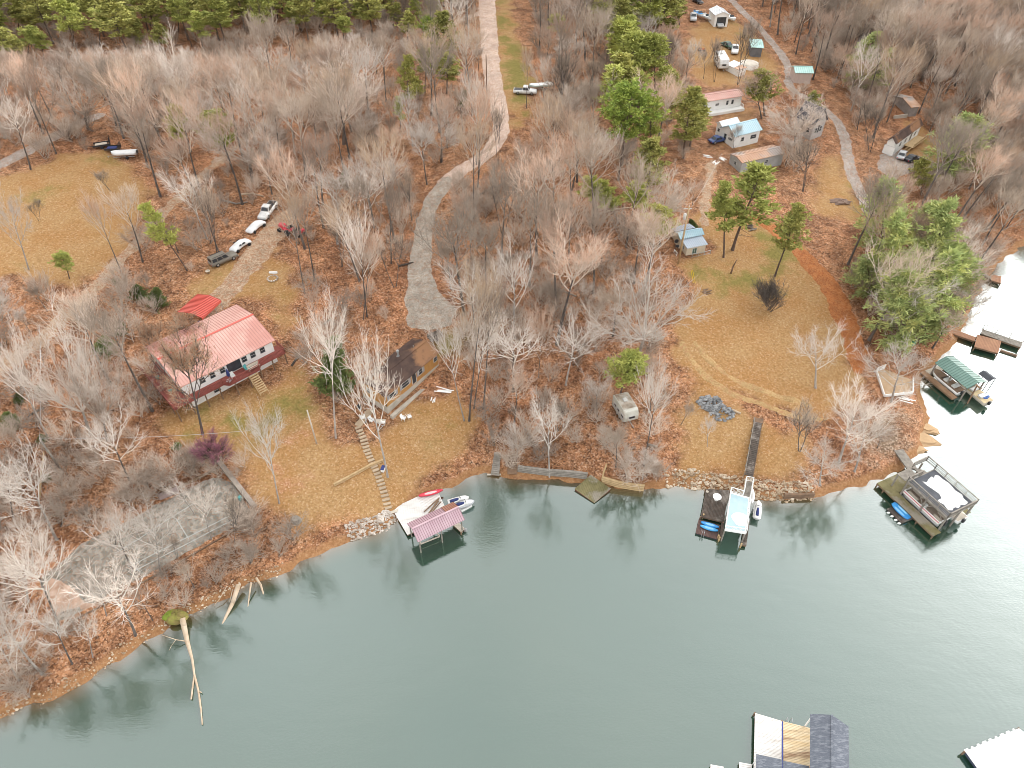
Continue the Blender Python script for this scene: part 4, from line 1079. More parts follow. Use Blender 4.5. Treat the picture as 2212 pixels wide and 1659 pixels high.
if far_trees:
    mass('woodland', 'distant grey leafless wood filling the upper edges of the picture', 'wood', [(t['g'], t['rz'], t['sxy'], t['s'], remap[(t['k'], t['i'])]) for t in far_trees if (t['k'], t['i']) in remap], [srcs[i] for i in ok])
# brush: three thicket shrubs stand as things of their own and are repeated as the uncountable undergrowth
for i, (u, v, l) in enumerate([(1120,690,'reddish thicket shrub in the middle wood beside the tall cluster'), (420,1010,'tan thicket shrub on the slope above the tennis court'), (1240,960,'grey thicket shrub on the bank above the sagging dock')]):
    g = G(u, v); put(g, 4.2, 't', None, 0, l, None, i); link_tree(TREES[-1])
us = [src_of('t', i) for i in range(3)]
up = []
for _ in range(20000):
    x, y = fill.uniform(-225, 235), fill.uniform(34, 335)
    dd = gd(x, y)
    if dd < .6: continue
    g = np.array([x, y, gz(x, y)]); u, v = proj(g)
    if not (-60 < u < 2270 and -40 < v < 1600): continue
    X, Y = np.array([x]), np.array([y])
    w_ = .20
    if u < 560 and v > 830: w_ = .6
    if 1060 < u < 1470 and v > 560: w_ = .55
    if u > 1700 and v < 420: w_ = .5
    if 620 < u < 1000 and 430 < v < 720: w_ = .16
    if dd < 4 and u < 1000: w_ = .5 if u < 620 else .1
    if 1480 < u < 1760 and v > 840: w_ = 0
    if 560 < u < 1050 and v > 840: w_ = .03
    if fill.random() > w_: continue
    if any(inside(X, Y, c)[0] for c in CLEAR) or on_road(x, y, .3): continue
    hs_ = fill.uniform(.35, 1.15) * (1 if not (u < 560 and v > 830) else .85)
    if blocked(g, hs_ * 4, .5): continue
    up.append((g - np.array([0, 0, .1]), fill.uniform(0, 6.28), hs_ * fill.uniform(.8, 1.4), hs_, fill.randrange(3)))
for _ in range(3000):
    x, y = fill.uniform(-125, -20), fill.uniform(55, 135)
    if gd(x, y) < .3: continue
    g = np.array([x, y, gz(x, y)]); u, v = proj(g)
    if not (-60 < u < 640 and 1000 < v < 1600) or on_road(x, y, .2): continue
    if u > 540 and v < 1140: continue
    if v < 1345 - .56 * (u - 130) and fill.random() < .75: continue
    hs_ = fill.uniform(.3, .85)
    up.append((g - np.array([0, 0, .1]), fill.uniform(0, 6.28), hs_ * fill.uniform(.9, 1.6), hs_, fill.randrange(3)))
print('BRUSH', len(up))
mass('undergrowth', 'brown leafless undergrowth of brush and saplings under the trees', 'undergrowth', up, us)
# ------------------------------------------------------------------ shared materials
WHITE = M('white_paint', (.85, .85, .83), (.76, .76, .74), .8, .6, bump=.05)
SIDING = M('cream_siding', (.66, .58, .45), (.56, .48, .37), .9, .7, bump=.1)
GLASS = M('window_glass', (.03, .035, .04), (.06, .07, .08), .6, .08, bump=0)
TRIM = M('window_trim', (.66, .66, .64), None, 2, .6, bump=0)
SHUT = M('grey_shutter', (.36, .36, .37), None, 2, .7, bump=0)
REDROOF = M('sky_paled_red_roof', (.56, .31, .26), (.63, .41, .35), .35, .5, bump=.03, c3=(.52, .255, .21), spec=.5)  # pale sky sheen is put into the red base colour
REDROOF2 = M('red_metal_roof', (.56, .085, .06), (.62, .13, .10), .4, .45, bump=.03)
REDWOOD = M('red_stained_wood', (.26, .065, .05), (.17, .045, .035), 1.5, .75)
WOODG = M('weathered_grey_wood', (.30, .27, .235), (.18, .16, .135), 1.6, .9, bump=.3, stretch=(1, 1, 1))
WOODT = M('tan_new_wood', (.50, .36, .20), (.38, .26, .13), 1.5, .85, bump=.2)
WOODD = M('dark_wet_wood', (.10, .075, .06), (.05, .04, .032), 1.2, .85, bump=.3, c3=(.22, .19, .165))
WOODB = M('brown_wood', (.23, .145, .09), (.14, .09, .06), 1.2, .9, bump=.3)
MOSSW = M('mossy_grey_wood', (.22, .19, .09), (.14, .125, .055), .9, .92, bump=.3, c3=(.28, .25, .20))
BEIGEW = M('beige_dock_boards', (.56, .50, .42), (.44, .39, .32), .9, .85, bump=.2, stretch=(1, 3, 1))
WHITEB = M('bleached_white_boards', (.72, .70, .68), (.60, .58, .55), .6, .8, bump=.1, c3=(.50, .46, .42), stretch=(.6, 2.5, 1))
SHINGLE = M('brown_shingles', (.105, .068, .055), (.065, .044, .038), .5, .95, bump=.4, c3=(.27, .145, .08), spec=.15)
DARKSH = M('dark_shingles', (.10, .095, .105), (.065, .06, .07), 1.0, .95, bump=.3)
SLATE = M('grey_blue_shingles', (.135, .15, .18), (.09, .10, .125), 3.2, .9, bump=.6, c3=(.19, .205, .235), stretch=(1, 4, 1))
OCHRE = M('ochre_siding', (.46, .245, .075), (.38, .195, .06), 1.1, .75, bump=.15, stretch=(3, 3, .3))
CONC = M('pale_concrete', (.50, .46, .40), (.38, .34, .28), .9, .9, bump=.2)
BLUEROOF = M('pale_blue_metal_roof', (.40, .58, .66), (.52, .66, .72), .5, .5, bump=.03, c3=(.34, .50, .60))
TINROOF = M('blue_grey_tin', (.42, .49, .58), (.55, .60, .66), .5, .5, bump=.03, c3=(.33, .39, .50))
WHITEROOF = M('white_roof', (.78, .79, .80), (.68, .70, .72), .6, .6, bump=.03)
RUST = M('rusty_roof', (.46, .26, .16), (.58, .40, .30), .5, .8, bump=.1, c3=(.36, .33, .31))
GREENROOF = M('green_metal_roof', (.13, .235, .20), (.17, .28, .24), .7, .5, bump=.04)
PINKROOF = M('maroon_metal_roof', (.44, .29, .33), (.51, .37, .41), .5, .42, bump=.02)
BROWNPAN = M('brown_metal_panel', (.36, .17, .12), (.42, .22, .16), .6, .5, bump=.02)
TEALROOF = M('pale_teal_roof', (.42, .66, .62), (.55, .74, .70), .6, .5, bump=.02)
METAL = M('galvanised_metal', (.48, .49, .50), (.38, .39, .40), 2, .4, .6, bump=0)
RUBBER = M('black_rubber', (.022, .022, .024), None, 3, .85, bump=.1)
BLACKP = M('black_plastic', (.03, .03, .034), None, 2, .5, bump=0)
BLUEP = M('blue_plastic', (.03, .27, .62), (.02, .20, .52), 1, .35, bump=0)
LBLUE = M('light_blue_plastic', (.25, .52, .74), (.18, .44, .68), 1, .35, bump=0)
NAVY = M('navy_fabric', (.03, .045, .17), None, 2, .8, bump=.1)
TEAL = M('teal_plastic', (.09, .33, .33), None, 2, .5, bump=0)
REDP = M('red_plastic', (.62, .04, .07), (.54, .03, .06), 1, .35, bump=0)
PINKP = M('pale_pink_plastic', (.72, .50, .50), None, 1, .4, bump=0)
TARP = M('white_tarp', (.76, .76, .75), (.64, .65, .66), .9, .7, bump=.3)
PALEDECK = M('pale_blue_deck_sheet', (.40, .55, .60), (.34, .48, .53), .5, .45, bump=0, c3=(.47, .60, .64))
ROCKG = M('grey_rock', (.29, .295, .30), (.14, .145, .15), 1.6, .9, bump=.4, lo=.42, hi=.58)
ROCKT = M('tan_riprap', (.50, .385, .265), (.28, .20, .13), 1.3, .9, bump=.4, c3=(.62, .53, .42), lo=.42, hi=.58)
ROCKP = M('pale_riprap', (.52, .45, .39), (.30, .245, .195), 1.4, .9, bump=.4, c3=(.64, .59, .54), lo=.42, hi=.58)
ROCKS = M('sandstone_ledge', (.54, .37, .21), (.38, .25, .14), .5, .9, bump=.5, stretch=(1, 1, 4))

RIB = {}
for m_, k_ in ((REDROOF, (.48, .225, .19)), (REDROOF2, (.40, .05, .035)), (PINKROOF, (.30, .17, .20)), (BROWNPAN, (.22, .09, .06)), (GREENROOF, (.075, .15, .125)), (TINROOF, (.32, .38, .46)), (BLUEROOF, (.30, .46, .54)), (WHITEROOF, (.66, .68, .70)), (RUST, (.34, .18, .11)), (TEALROOF, (.32, .54, .50))):
    RIB[m_.name] = M(m_.name + '_rib', k_, None, .6, .5, bump=0)
def unit(v): v = np.array(v, float); return v / (np.linalg.norm(v) + 1e-12)
class F:
    """a local frame: x along the edge A-B, y to its left, z up"""
    def __init__(s, A, B, z=None, up=0.0):
        if z is None: z = (G(*A, up)[2] + G(*B, up)[2]) / 2
        s.a, s.b = onz(*A, z), onz(*B, z); d = s.b - s.a
        s.L = float(np.hypot(d[0], d[1])); s.rz = math.atan2(d[1], d[0]); s.z = z
        s.ux = np.array([math.cos(s.rz), math.sin(s.rz)]); s.uy = np.array([-s.ux[1], s.ux[0]])
    def loc(s, p): q = np.array(p[:2]) - s.a[:2]; return float(q @ s.ux), float(q @ s.uy)
    def wid(s, C, z=None): return s.loc(onz(*C, s.z if z is None else z))[1]
    def world(s, x, y): return s.a[:2] + s.ux * x + s.uy * y

def ribs(mb, o, along, slope, step, mi=1, h=.05, w=.07):
    o, along, slope = [np.array(q, float) for q in (o, along, slope)]
    L = np.linalg.norm(along); n = int(L / step); nrm = np.cross(along, slope); nrm = unit(nrm) * (1 if nrm[2] > 0 else -1)
    for i in range(n + 1):
        mb.par(o + along * (i / max(n, 1)) * (1 - w / L) + nrm * .004, unit(along) * w, slope, nrm * h, mi)

def window(root, o, along, w, h, name='window', pane=GLASS, trim=TRIM, bars=True, shut=None, nrm=None):
    """o: lower left corner on the wall face; nrm: outward"""
    o, along, nrm = np.array(o, float), unit(along), unit(nrm); t = .07; up = np.array([0, 0, 1.])
    mb = MB()
    mb.par(o, along * w, up * t, nrm * .06).par(o + up * (h - t), along * w, up * t, nrm * .06)
    mb.par(o + up * t, along * t, up * (h - 2 * t), nrm * .06).par(o + up * t + along * (w - t), along * t, up * (h - 2 * t), nrm * .06)
    if bars: mb.par(o + up * (h / 2 - .025) + along * t, along * (w - 2 * t), up * .05, nrm * .05)
    if shut:
        for sx in (-.42, w + .04): mb.par(o + along * sx, along * .38, up * h, nrm * .045, 1)
    f = mb.build(name, [trim, shut or trim], root)
    MB().par(o + along * t + up * t, along * (w - 2 * t), up * (h - 2 * t), nrm * .03).build('pane', pane, f)
    return f

def gable(name, label, cat, A, B, C, eave, rise, wall=WHITE, roof=SHINGLE, over=.4, rib=0, wins=(), low=1.5, W=None, trimm=TRIM, cap=None, found=None, ztop=None, group=None):
    f = F(A, B, up=eave) if ztop is None else F(A, B, z=ztop)
    W = W or abs(f.wid(C)); L = f.L
    print('BUILD', name, 'L %.1f W %.1f z %.1f' % (L, W, f.z - eave))
    e = thing(name, label, cat, (f.a[0], f.a[1], f.z - eave), f.rz, group)
    k = rise / (W / 2); wt = eave + k * over - .14
    x0, x1, y0, y1 = over, L - over, over, W - over
    mb = MB()
    ring = lambda x: [(x, y0, -low), (x, y1, -low), (x, y1, wt), (x, W / 2, wt + k * (W / 2 - over)), (x, y0, wt)]
    mb.loft([ring(x0), ring(x1)]); mb.build('wall', wall, e)
    mb = MB(); mb.slab([(0, 0, eave), (L, 0, eave), (L, W / 2, eave + rise), (0, W / 2, eave + rise)], .12).slab([(0, W / 2, eave + rise), (L, W / 2, eave + rise), (L, W, eave), (0, W, eave)], .12)
    if rib:
        ribs(mb, (0, 0, eave), (L, 0, 0), (0, W / 2, rise), rib); ribs(mb, (0, W, eave), (L, 0, 0), (0, -W / 2, rise), rib)
    rf = mb.build('roof', [roof, RIB.get(roof.name, roof)], e)
    mb = MB(); mb.par((-.03, W / 2 - .18, eave + rise + .012), (L + .06, 0, 0), (0, .36, 0), (0, 0, .06)); mb.build('ridge_cap', cap or roof, rf)
    if found:
        mb = MB(); d_, hh = found
        mb.par((x0 - .06, y0 - .06, -low), (x1 - x0 + .12, 0, 0), (0, y1 - y0 + .12, 0), (0, 0, low + hh)); mb.build('foundation', CONC, e)
    fc = {'F': ((x0, y0), (1, 0), (0, -1), x1 - x0), 'L': ((x0, y1), (0, -1), (-1, 0), y1 - y0), 'R': ((x1, y0), (0, 1), (1, 0), y1 - y0), 'B': ((x1, y1), (-1, 0), (0, 1), x1 - x0)}
    for q in wins:
        face, s_, z_, w_, h_ = q[:5]; opt = q[5] if len(q) > 5 else {}
        o, al, nn, ln = fc[face]; al3, n3 = np.array([*al, 0.]), np.array([*nn, 0.])
        o3 = np.array([o[0], o[1], z_]) + al3 * (s_ * ln - w_ / 2) + n3 * .001
        window(e, o3, al3, w_, h_, nrm=n3, trim=opt.get('trim', trimm), pane=opt.get('pane', GLASS), shut=opt.get('shut'), name=opt.get('name', 'window'), bars=opt.get('bars', True))
    return e, f, L, W

def rail(mb, p, q, h=1.0, posts=1.8, bal=.16, mi=0, pw=.09, top=.09):
    p, q = np.array(p, float), np.array(q, float); d = q - p; L = np.linalg.norm(d); u = d / L; sd = np.cross(u, (0, 0, 1)); up = np.array([0, 0, 1.])
    n = max(1, round(L / posts))
    for i in range(n + 1): mb.par(p + u * (L * i / n) - u * pw / 2 - sd * pw / 2, u * pw, sd * pw, up * (h + .06), mi)
    mb.par(p + up * h - sd * top / 2, d, sd * top, up * .05, mi); mb.par(p + up * .12 - sd * .025, d, sd * .05, up * .06, mi)
    m = int(L / bal)
    for i in range(1, m): mb.par(p + u * (L * i / m) - u * .02 - sd * .02 + up * .18, u * .04, sd * .04, up * (h - .18), mi)

def boards(mb, o, ax, ay, th, step=.15, gap=.012, mi=0, jit=.008):
    """deck boards: run along ax, laid side by side along ay"""
    o, ax, ay = [np.array(q, float) for q in (o, ax, ay)]
    W = np.linalg.norm(ay); n = max(1, int(W / step)); u = ay / W; s = W / n
    for i in range(n):
        mb.par(o + u * (i * s + gap / 2) + np.array([0, 0, rng.uniform(-jit, 0)]) + unit(ax) * rng.uniform(-.02, .02), ax, u * (s - gap), (0, 0, th), mi)
# ------------------------------------------------------------------ red roofed house
K1 = lambda x, y: ((400 + x / 4.739) * .7373, (840 + y / 4.739) * .7373)
e, f, L, W = gable('lake_house', 'large white house under a long faded red metal roof, with a red deck', 'house', K1(600, 1405), K1(1925, 740), K1(75, 850), 4.9, 1.55, WHITE, REDROOF, .45, .45,
  wins=[('F', .20, 3.3, .95, 1.15), ('F', .31, 3.3, .95, 1.15), ('F', .42, 3.3, .95, 1.15), ('F', .665, 3.3, .95, 1.15), ('F', .765, 3.3, .95, 1.15), ('F', .875, 3.3, .95, 1.15),
        ('F', .545, 2.6, 2.4, 2.05, dict(name='sliding_door', bars=False)), ('L', .35, 3.3, .95, 1.15), ('L', .62, 2.6, 1.0, 2.05, dict(name='door', bars=False)), ('L', .5, .4, 1.0, 1.3), ('F', .3, .4, 1.2, 1.0), ('F', .75, .4, 1.2, 1.0)],
  low=2.5, cap=REDROOF2)
HOUSE = e; zf = 2.55
mb = MB(); dk = [(-2.2, -1.1), (L * .36, -1.1), (L * .40, -1.9), (L * .72, -1.9), (L * .76, -1.1), (L + .6, -1.1), (L + .6, 1.5), (L - .44, 1.5), (L - .44, .44), (.44, .44), (.44, W - 1.5), (-2.2, W - 1.5)]
mb.prism(dk, zf - .2, zf - .02); D = mb.build('deck', REDWOOD, e)
mb = MB()
for p, q in zip(dk[:6] + [dk[6]], dk[1:7]): rail(mb, (p[0], p[1], zf), (q[0], q[1], zf), 1.0, 1.9, .2, pw=.1, top=.14)
rail(mb, (-2.2, W - 1.5, zf), (-2.2, -1.1, zf), 1.0, 1.9, .2, top=.14); mb.build('railing', REDWOOD, D)
for i in range(9):
    x = -1.9 + i * (L + 2.4) / 8; y = -.95 if not (L * .38 < x < L * .74) else -1.75
    p = f.world(x, y); zz = gz(*p) - (f.z - 4.9)
    MB().tube((x, y, min(zz, 1.5) - .6), (x, y, zf - .21), .11, n=6).build('post', WOODB, D)
for i in range(4):
    y = 1.0 + i * (W - 3) / 3; p = f.world(-2.0, y); zz = gz(*p) - (f.z - 4.9)
    MB().tube((-2.0, y, min(zz, 1.5) - .6), (-2.0, y, zf - .21), .11, n=6).build('post', WOODB, D)
mb = MB(); sx = L * .60
for i in range(9): mb.par((sx, -2.0 - .29 * (i + 1), zf - .25 - .24 * i), (1.3, 0, 0), (0, .26, 0), (0, 0, .05))
for xx in (sx - .08, sx + 1.3): mb.slab([(xx, -1.92, zf - .15), (xx + .08, -1.92, zf - .15), (xx + .08, -4.7, zf - 2.4), (xx, -4.7, zf - 2.4)], .25)
mb.build('steps', WOODT, D)
def at_house(x, y, z): p = f.world(x, y); return (p[0], p[1], f.z - 4.9 + z)
t = thing('patio_umbrella', 'closed navy patio umbrella standing on the red deck', 'umbrella', at_house(L * .44, -.8, zf)); 
mb = MB(); mb.loft([[(r_ * math.cos(a), r_ * math.sin(a), z) for a in np.linspace(0, 5.5, 8)] for r_, z in ((.16, .75), (.30, .95), (.22, 1.6), (.05, 2.35))]); mb.build('canopy', NAVY, t, True)
MB().tube((0, 0, .05), (0, 0, 2.5), .03).build('pole', METAL, t); MB().tube((0, 0, 0), (0, 0, .09), .3, .26, 12).build('base', BLACKP, t)
def chair(loc, rz, m, label, group, name='deck_chair'):
    t = thing(name, label, 'chair', loc, rz, group)
    MB().box((0, 0, .42), (.6, .6, .08)).build('seat', m, t); MB().slab([(-.3, .28, .44), (.3, .28, .44), (.3, .48, 1.05), (-.3, .48, 1.05)], .06).build('backrest', m, t)
    for sx_ in (-.27, .27):
        MB().par((sx_ - .04, -.3, .62), (.08, 0, 0), (0, .62, 0), (0, 0, .04)).build('armrest', m, t)
        for sy_ in (-.26, .26): MB().tube((sx_, sy_, 0), (sx_, sy_, .4 if sy_ > 0 else .62), .03, n=5).build('leg', m, t)
    return t
chair(at_house(L * .475, -.95, zf), f.rz, TRIM, 'pale deck chair next to the navy umbrella', 'deck chairs'); chair(at_house(L * .63, -.85, zf), f.rz + .4, TEAL, 'teal deck chair right of the sliding door', 'deck chairs')
t = thing('side_table', 'low grey table on the red deck beside the navy umbrella', 'table', at_house(L * .415, -1.4, zf)); MB().tube((0, 0, .45), (0, 0, .5), .42, n=14).build('tabletop', METAL, t); MB().tube((0, 0, 0), (0, 0, .45), .05).build('leg', METAL, t)
t = thing('bench_seat', 'pale slatted bench on the red deck near the right windows', 'bench', at_house(L * .69, -1.2, zf), f.rz); mb = MB(); boards(mb, (-1, -.25, .42), (2, 0, 0), (0, .5, 0), .05, .12); mb.build('seat', BEIGEW, t); MB().slab([(-1, .26, .5), (1, .26, .5), (1, .34, .95), (-1, .34, .95)], .05).build('backrest', BEIGEW, t); [MB().box((s_, 0, .2), (.1, .45, .4)).build('leg', BEIGEW, t) for s_ in (-.85, .85)]
def pot(loc, m, label, r=.28, h=.5, name='flower_pot', cat='pot'):
    t = thing(name, label, cat, loc); MB().loft([[(rr * math.cos(a), rr * math.sin(a), z) for a in np.linspace(0, 2 * math.pi, 12, endpoint=False)] for rr, z in ((r * .7, 0), (r, h * .9), (r * 1.08, h * .9), (r * 1.08, h), (r * .85, h), (r * .8, h * .8))]).build('body', m, t, True)
    MB().tube((0, 0, h * .7), (0, 0, h * .78), r * .8, n=12).build('soil', WOODD, t)
pot(at_house(-1.0, W * .55, zf), TEAL, 'teal pot at the far end of the red deck'); pot(at_house(-.9, W * .22, zf), TEAL, 'teal pot halfway along the left side of the red deck')
# ------------------------------------------------------------------ red carport
f = F(K1(905, 435), K1(1170, 185), up=2.5); W = abs(f.wid(K1(590, 330))); L = f.L
print('carport', L, W)
e = thing('carport', 'small open carport with a bright red metal roof on thin metal posts', 'carport', (f.a[0], f.a[1], f.z - 2.5), f.rz)
mb = MB(); mb.slab([(0, 0, 2.5), (L, 0, 2.5), (L, W * .45, 3.0), (0, W * .45, 3.0)], .06).slab([(0, W * .45, 3.0), (L, W * .45, 3.0), (L, W, 2.5), (0, W, 2.5)], .06)
mb.slab([(0, 0, 2.49), (L, 0, 2.49), (L, -.03, 2.1), (0, -.03, 2.1)], .03)
ribs(mb, (0, 0, 2.5), (L, 0, 0), (0, W * .45, .5), .35); ribs(mb, (0, W, 2.5), (L, 0, 0), (0, -W * .55, .5), .35); mb.build('roof', [REDROOF2, RIB[REDROOF2.name]], e)
for x in (.1, L * .33, L * .66, L - .1):
    for y in (.08, W - .08): MB().tube((x, y, -.5), (x, y, 2.4), .045, n=6).build('post', METAL, e)
CARPORT = f; CPW = W
def at_cp(x, y, up=0): p = f.world(x, y); return (p[0], p[1], gz(*p) + up)
def barrel(loc, m, label, r=.3, h=.9, name='barrel', cat='barrel'):
    t = thing(name, label, cat, loc); MB().loft([[(rr * math.cos(a), rr * math.sin(a), z) for a in np.linspace(0, 2 * math.pi, 14, endpoint=False)] for rr, z in ((r * .94, 0), (r, .05), (r, h * .3), (r * 1.04, h * .33), (r, h * .36), (r, h * .95), (r * .94, h))]).build('body', m, t, True); MB().tube((0, 0, h), (0, 0, h + .03), r * .9, n=14).build('lid', m, t)
barrel(at_cp(.5, W * .3), NAVY, 'navy drum under the open end of the red carport'); barrel(at_cp(-.9, W * .85), BEIGEW, 'pale tank outside the left corner of the red carport', .6, 1.1, 'water_tank', 'tank')
# ------------------------------------------------------------------ brown cabin
K2 = lambda x, y: ((1020 + x / 5.927) * .7373, (950 + y / 5.927) * .7373)
e, f, L, W = gable('cabin', 'ochre sided cabin with a stained brown shingle roof and pale foundation', 'house', K2(640, 1275), K2(1605, 480), K2(145, 1000), 3.6, .95, OCHRE, SHINGLE, .4, 0,
  wins=[('F', .12, 1.9, 1.5, 1.1, dict(shut=SHUT)), ('F', .36, 1.9, 1.7, 1.2, dict(shut=SHUT)), ('F', .655, 1.9, 1.0, 1.2, dict(shut=SHUT)), ('F', .95, 2.0, .9, 1.0), ('F', .525, 1.15, 1.0, 2.05, dict(name='door', bars=False)), ('L', .3, 1.9, 1.0, 1.1)], found=(0, .95), low=1.6)
CAB = f; CABW = W; CABL = L
k = .95 / (W / 2)
zr = 3.6 + k * W * .30
p = (L * .60, W * .74); zr = 3.6 + k * (W - p[1])
mb = MB(); mb.tube((p[0], p[1], zr - .1), (p[0], p[1], zr + 1.1), .14, n=10).tube((p[0], p[1], zr + 1.0), (p[0], p[1], zr + 1.25), .26, .22, n=12).tube((p[0], p[1], zr - .05), (p[0], p[1], zr + .25), .32, .16, n=10); mb.build('chimney', METAL, e)
MB().tube((L * .82, W * .62, 3.6 + k * W * .38 - .05), (L * .82, W * .62, 3.6 + k * W * .38 + .4), .06, n=8).build('vent_pipe', METAL, e)
mb = MB(); mb.tube((.4, .4, 0), (.4, .4, 3.4), .05, n=6); mb.build('downpipe', BLACKP, e)
def at_cab(x, y, up=0): p = f.world(x, y); return (p[0], p[1], gz(*p) + up)
t = thing('porch_slab', 'long concrete ledge running in front of the brown cabin', 'ledge', at_cab(L * .4, -.75), f.rz); mb = MB(); mb.par((-L * .4, -.25, -1), (L * .8, 0, 0), (0, .6, 0), (0, 0, 1.2)); mb.build('slab', CONC, t, bevel=.02)
for i, (x, y, rz_, tint) in enumerate([(1.0, -2.4, .3, 0), (1.8, -2.9, 1.2, 0)]):
    chair(at_cab(x, y), f.rz + rz_, WHITE, ['white lawn chair nearest the cabin corner', 'white lawn chair at the front of the cluster by the cabin corner', 'white lawn chair at the right of the cluster by the cabin corner', 'white lawn chair just left of the cluster, behind the big trunk'][i], 'white lawn chairs by the cabin', 'lawn_chair')
for i, (x, y) in enumerate([(-2.4, 1.2), (-2.8, 2.6), (-1.6, -.4)]): chair(at_cab(x, y), f.rz + i, WHITE, ['white chair beside the left end of the cabin', 'white chair farthest out on the left of the cabin', 'white chair at the cabin front left corner'][i], 'white chairs left of the cabin', 'garden_chair')
barrel(at_cab(-1.8, W * .72), BLACKP, 'black lidded barrel behind the left end of the cabin')
def planks(name, loc, rz, n, Ln, m, label, cat='planks', group=None, th=.08):
    t = thing(name, label, cat, loc, rz, group); mb = MB(); q = random.Random(int(abs(loc[0]) * 97 + abs(loc[1]) * 31))
    for i in range(n): mb.box((q.uniform(-.4, .4), (i - n / 2) * .25 + q.uniform(-.1, .1), .05 + .03 * i), (Ln * q.uniform(.7, 1.1), .16, th), rz=q.uniform(-.25, .25))
    mb.build('board', m, t); return t
planks('board_pile', at_cab(L * .72, -3.6), f.rz - 1.2, 4, 2.6, WHITE, 'pile of white boards on the grass right of the cabin front'); planks('board_pile', at_cab(L * .50, -3.4), f.rz + .4, 3, 1.0, WHITE, 'heap of broken white panels in front of the cabin door')
planks('scrap_pile', at_cab(L * .98, W * .75), f.rz, 6, 2.4, WHITE, 'white scrap boards leaning behind the right end of the cabin')
t = thing('trash_trailer', 'dark open box trailer behind the far corner of the cabin', 'trailer', (*G(941, 733)[:2], G(941, 733)[2]), f.rz - .3); mb = MB()
for o_, a_, b_ in (((-1.2, -.7, .5), (2.4, 0, 0), (0, .06, 0)), ((-1.2, .64, .5), (2.4, 0, 0), (0, .06, 0)), ((-1.2, -.64, .5), (.06, 0, 0), (0, 1.28, 0)), ((1.14, -.64, .5), (.06, 0, 0), (0, 1.28, 0))): mb.par(o_, a_, b_, (0, 0, .7))
mb.par((-1.14, -.64, .44), (2.28, 0, 0), (0, 1.28, 0), (0, 0, .06)); mb.build('box', WOODD, t)
for s_ in (-.78, .78): MB().tube((0, s_ - .08, .32), (0, s_ + .08, .32), .32, n=14).build('wheel', RUBBER, t)
# ------------------------------------------------------------------ cottages and far buildings
P7 = lambda x, y: (1106 + x / 4, 414 + y / 4)
K8 = lambda x, y: ((2040 + x / 3.527) * .7373, (230 + y / 3.527) * .7373)
K7 = lambda x, y: ((2000 + x / 3.527) * .7373, y / 3.527 * .7373)
P4 = lambda x, y: (1659 + x / 4, y / 4)
# little cream cottage by the pole: rear block, cross gable, front room
f = F(P7(1500, 558), P7(1662, 524)); L = f.L
e = thing('small_cottage', 'little cream cottage with stepped pale blue tin roofs beside the utility pole', 'cottage', (*f.a[:2], f.z), f.rz)
H1, H2 = 1.9, 2.7; dF, dM, dR = 2.2, 2.0, 2.2
print('tiny', L)
mb = MB(); mb.par((0, 0, -.5), (L, 0, 0), (0, dF, 0), (0, 0, H1 + .5)); mb.par((-.35, dF + .002, -.5), (L + .7, 0, 0), (0, dM, 0), (0, 0, H2 + .2)); mb.par((-.05, dF + dM + .004, -.5), (L - .2, 0, 0), (0, dR, 0), (0, 0, H1 + .9)); mb.build('wall', SIDING, e)
mb = MB(); mb.slab([(-.2, -.3, H1 + .03), (L + .2, -.3, H1 + .03), (L + .2, dF - .02, H1 + .62), (-.2, dF - .02, H1 + .62)], .07); ribs(mb, (-.2, -.3, H1 + .03), (L + .4, 0, 0), (0, dF + .28, .59), .4); mb.build('front_roof', [TINROOF, RIB[TINROOF.name]], e)
mb = MB(); mb.slab([(-.6, dF - .25, H2 + .0), (L + .6, dF - .25, H2 + .0), (L + .6, dF + dM / 2, H2 + .75), (-.6, dF + dM / 2, H2 + .75)], .07).slab([(-.6, dF + dM / 2, H2 + .75), (L + .6, dF + dM / 2, H2 + .75), (L + .6, dF + dM + .25, H2), (-.6, dF + dM + .25, H2)], .07)
ribs(mb, (-.6, dF - .25, H2), (L + 1.2, 0, 0), (0, dM / 2 + .25, .75), .4); mb.build('roof', [BLUEROOF, RIB[BLUEROOF.name]], e)
mb = MB(); mb.loft([[(x, dF + .002, H2 - .1), (x, dF + dM, H2 - .1), (x, dF + dM / 2, H2 + .66)] for x in (-.35, L + .35)]); mb.build('gable_wall', SIDING, e)
mb = MB(); mb.slab([(-.25, dF + dM + .3, H1 + .95), (L, dF + dM + .3, H1 + .95), (L, dF + dM + dR + .3, H1 + .6), (-.25, dF + dM + dR + .3, H1 + .6)], .07); ribs(mb, (-.25, dF + dM + dR + .3, H1 + .6), (L + .25, 0, 0), (0, -dR, .35), .4); mb.build('rear_roof', [TINROOF, RIB[TINROOF.name]], e)
window(e, (L * .30, -.001, .25), (1, 0, 0), 1.0, 1.25, 'sliding_door', M('green_glass', (.10, .17, .14), None, 1, .15, bump=0), TRIM, False, nrm=(0, -1, 0)); MB().par((L * .30 + .47, -.06, .25), (.06, 0, 0), (0, .06, 0), (0, 0, 1.25)).build('door_post', TRIM, e)
window(e, (-.351, dF + 1.3, 1.2), (0, -1, 0), .7, .7, nrm=(-1, 0, 0)); window(e, (-.051, dF + dM + 1.5, 1.2), (0, -1, 0), .6, .6, nrm=(-1, 0, 0)); window(e, (L + .351, dF + .5, 1.6), (0, 1, 0), 1.0, .5, nrm=(1, 0, 0)); window(e, (-.001, 1.4, .9), (0, -1, 0), .5, .7, nrm=(-1, 0, 0))
mb = MB(); boards(mb, (-1.9, .2, .12), (1.2, 0, 0), (0, 1.1, 0), .05, .16); rail(mb, (-1.9, .2, .17), (-1.9, 1.3, .17), .9, 1, .3); mb.build('step_platform', WHITE, e)
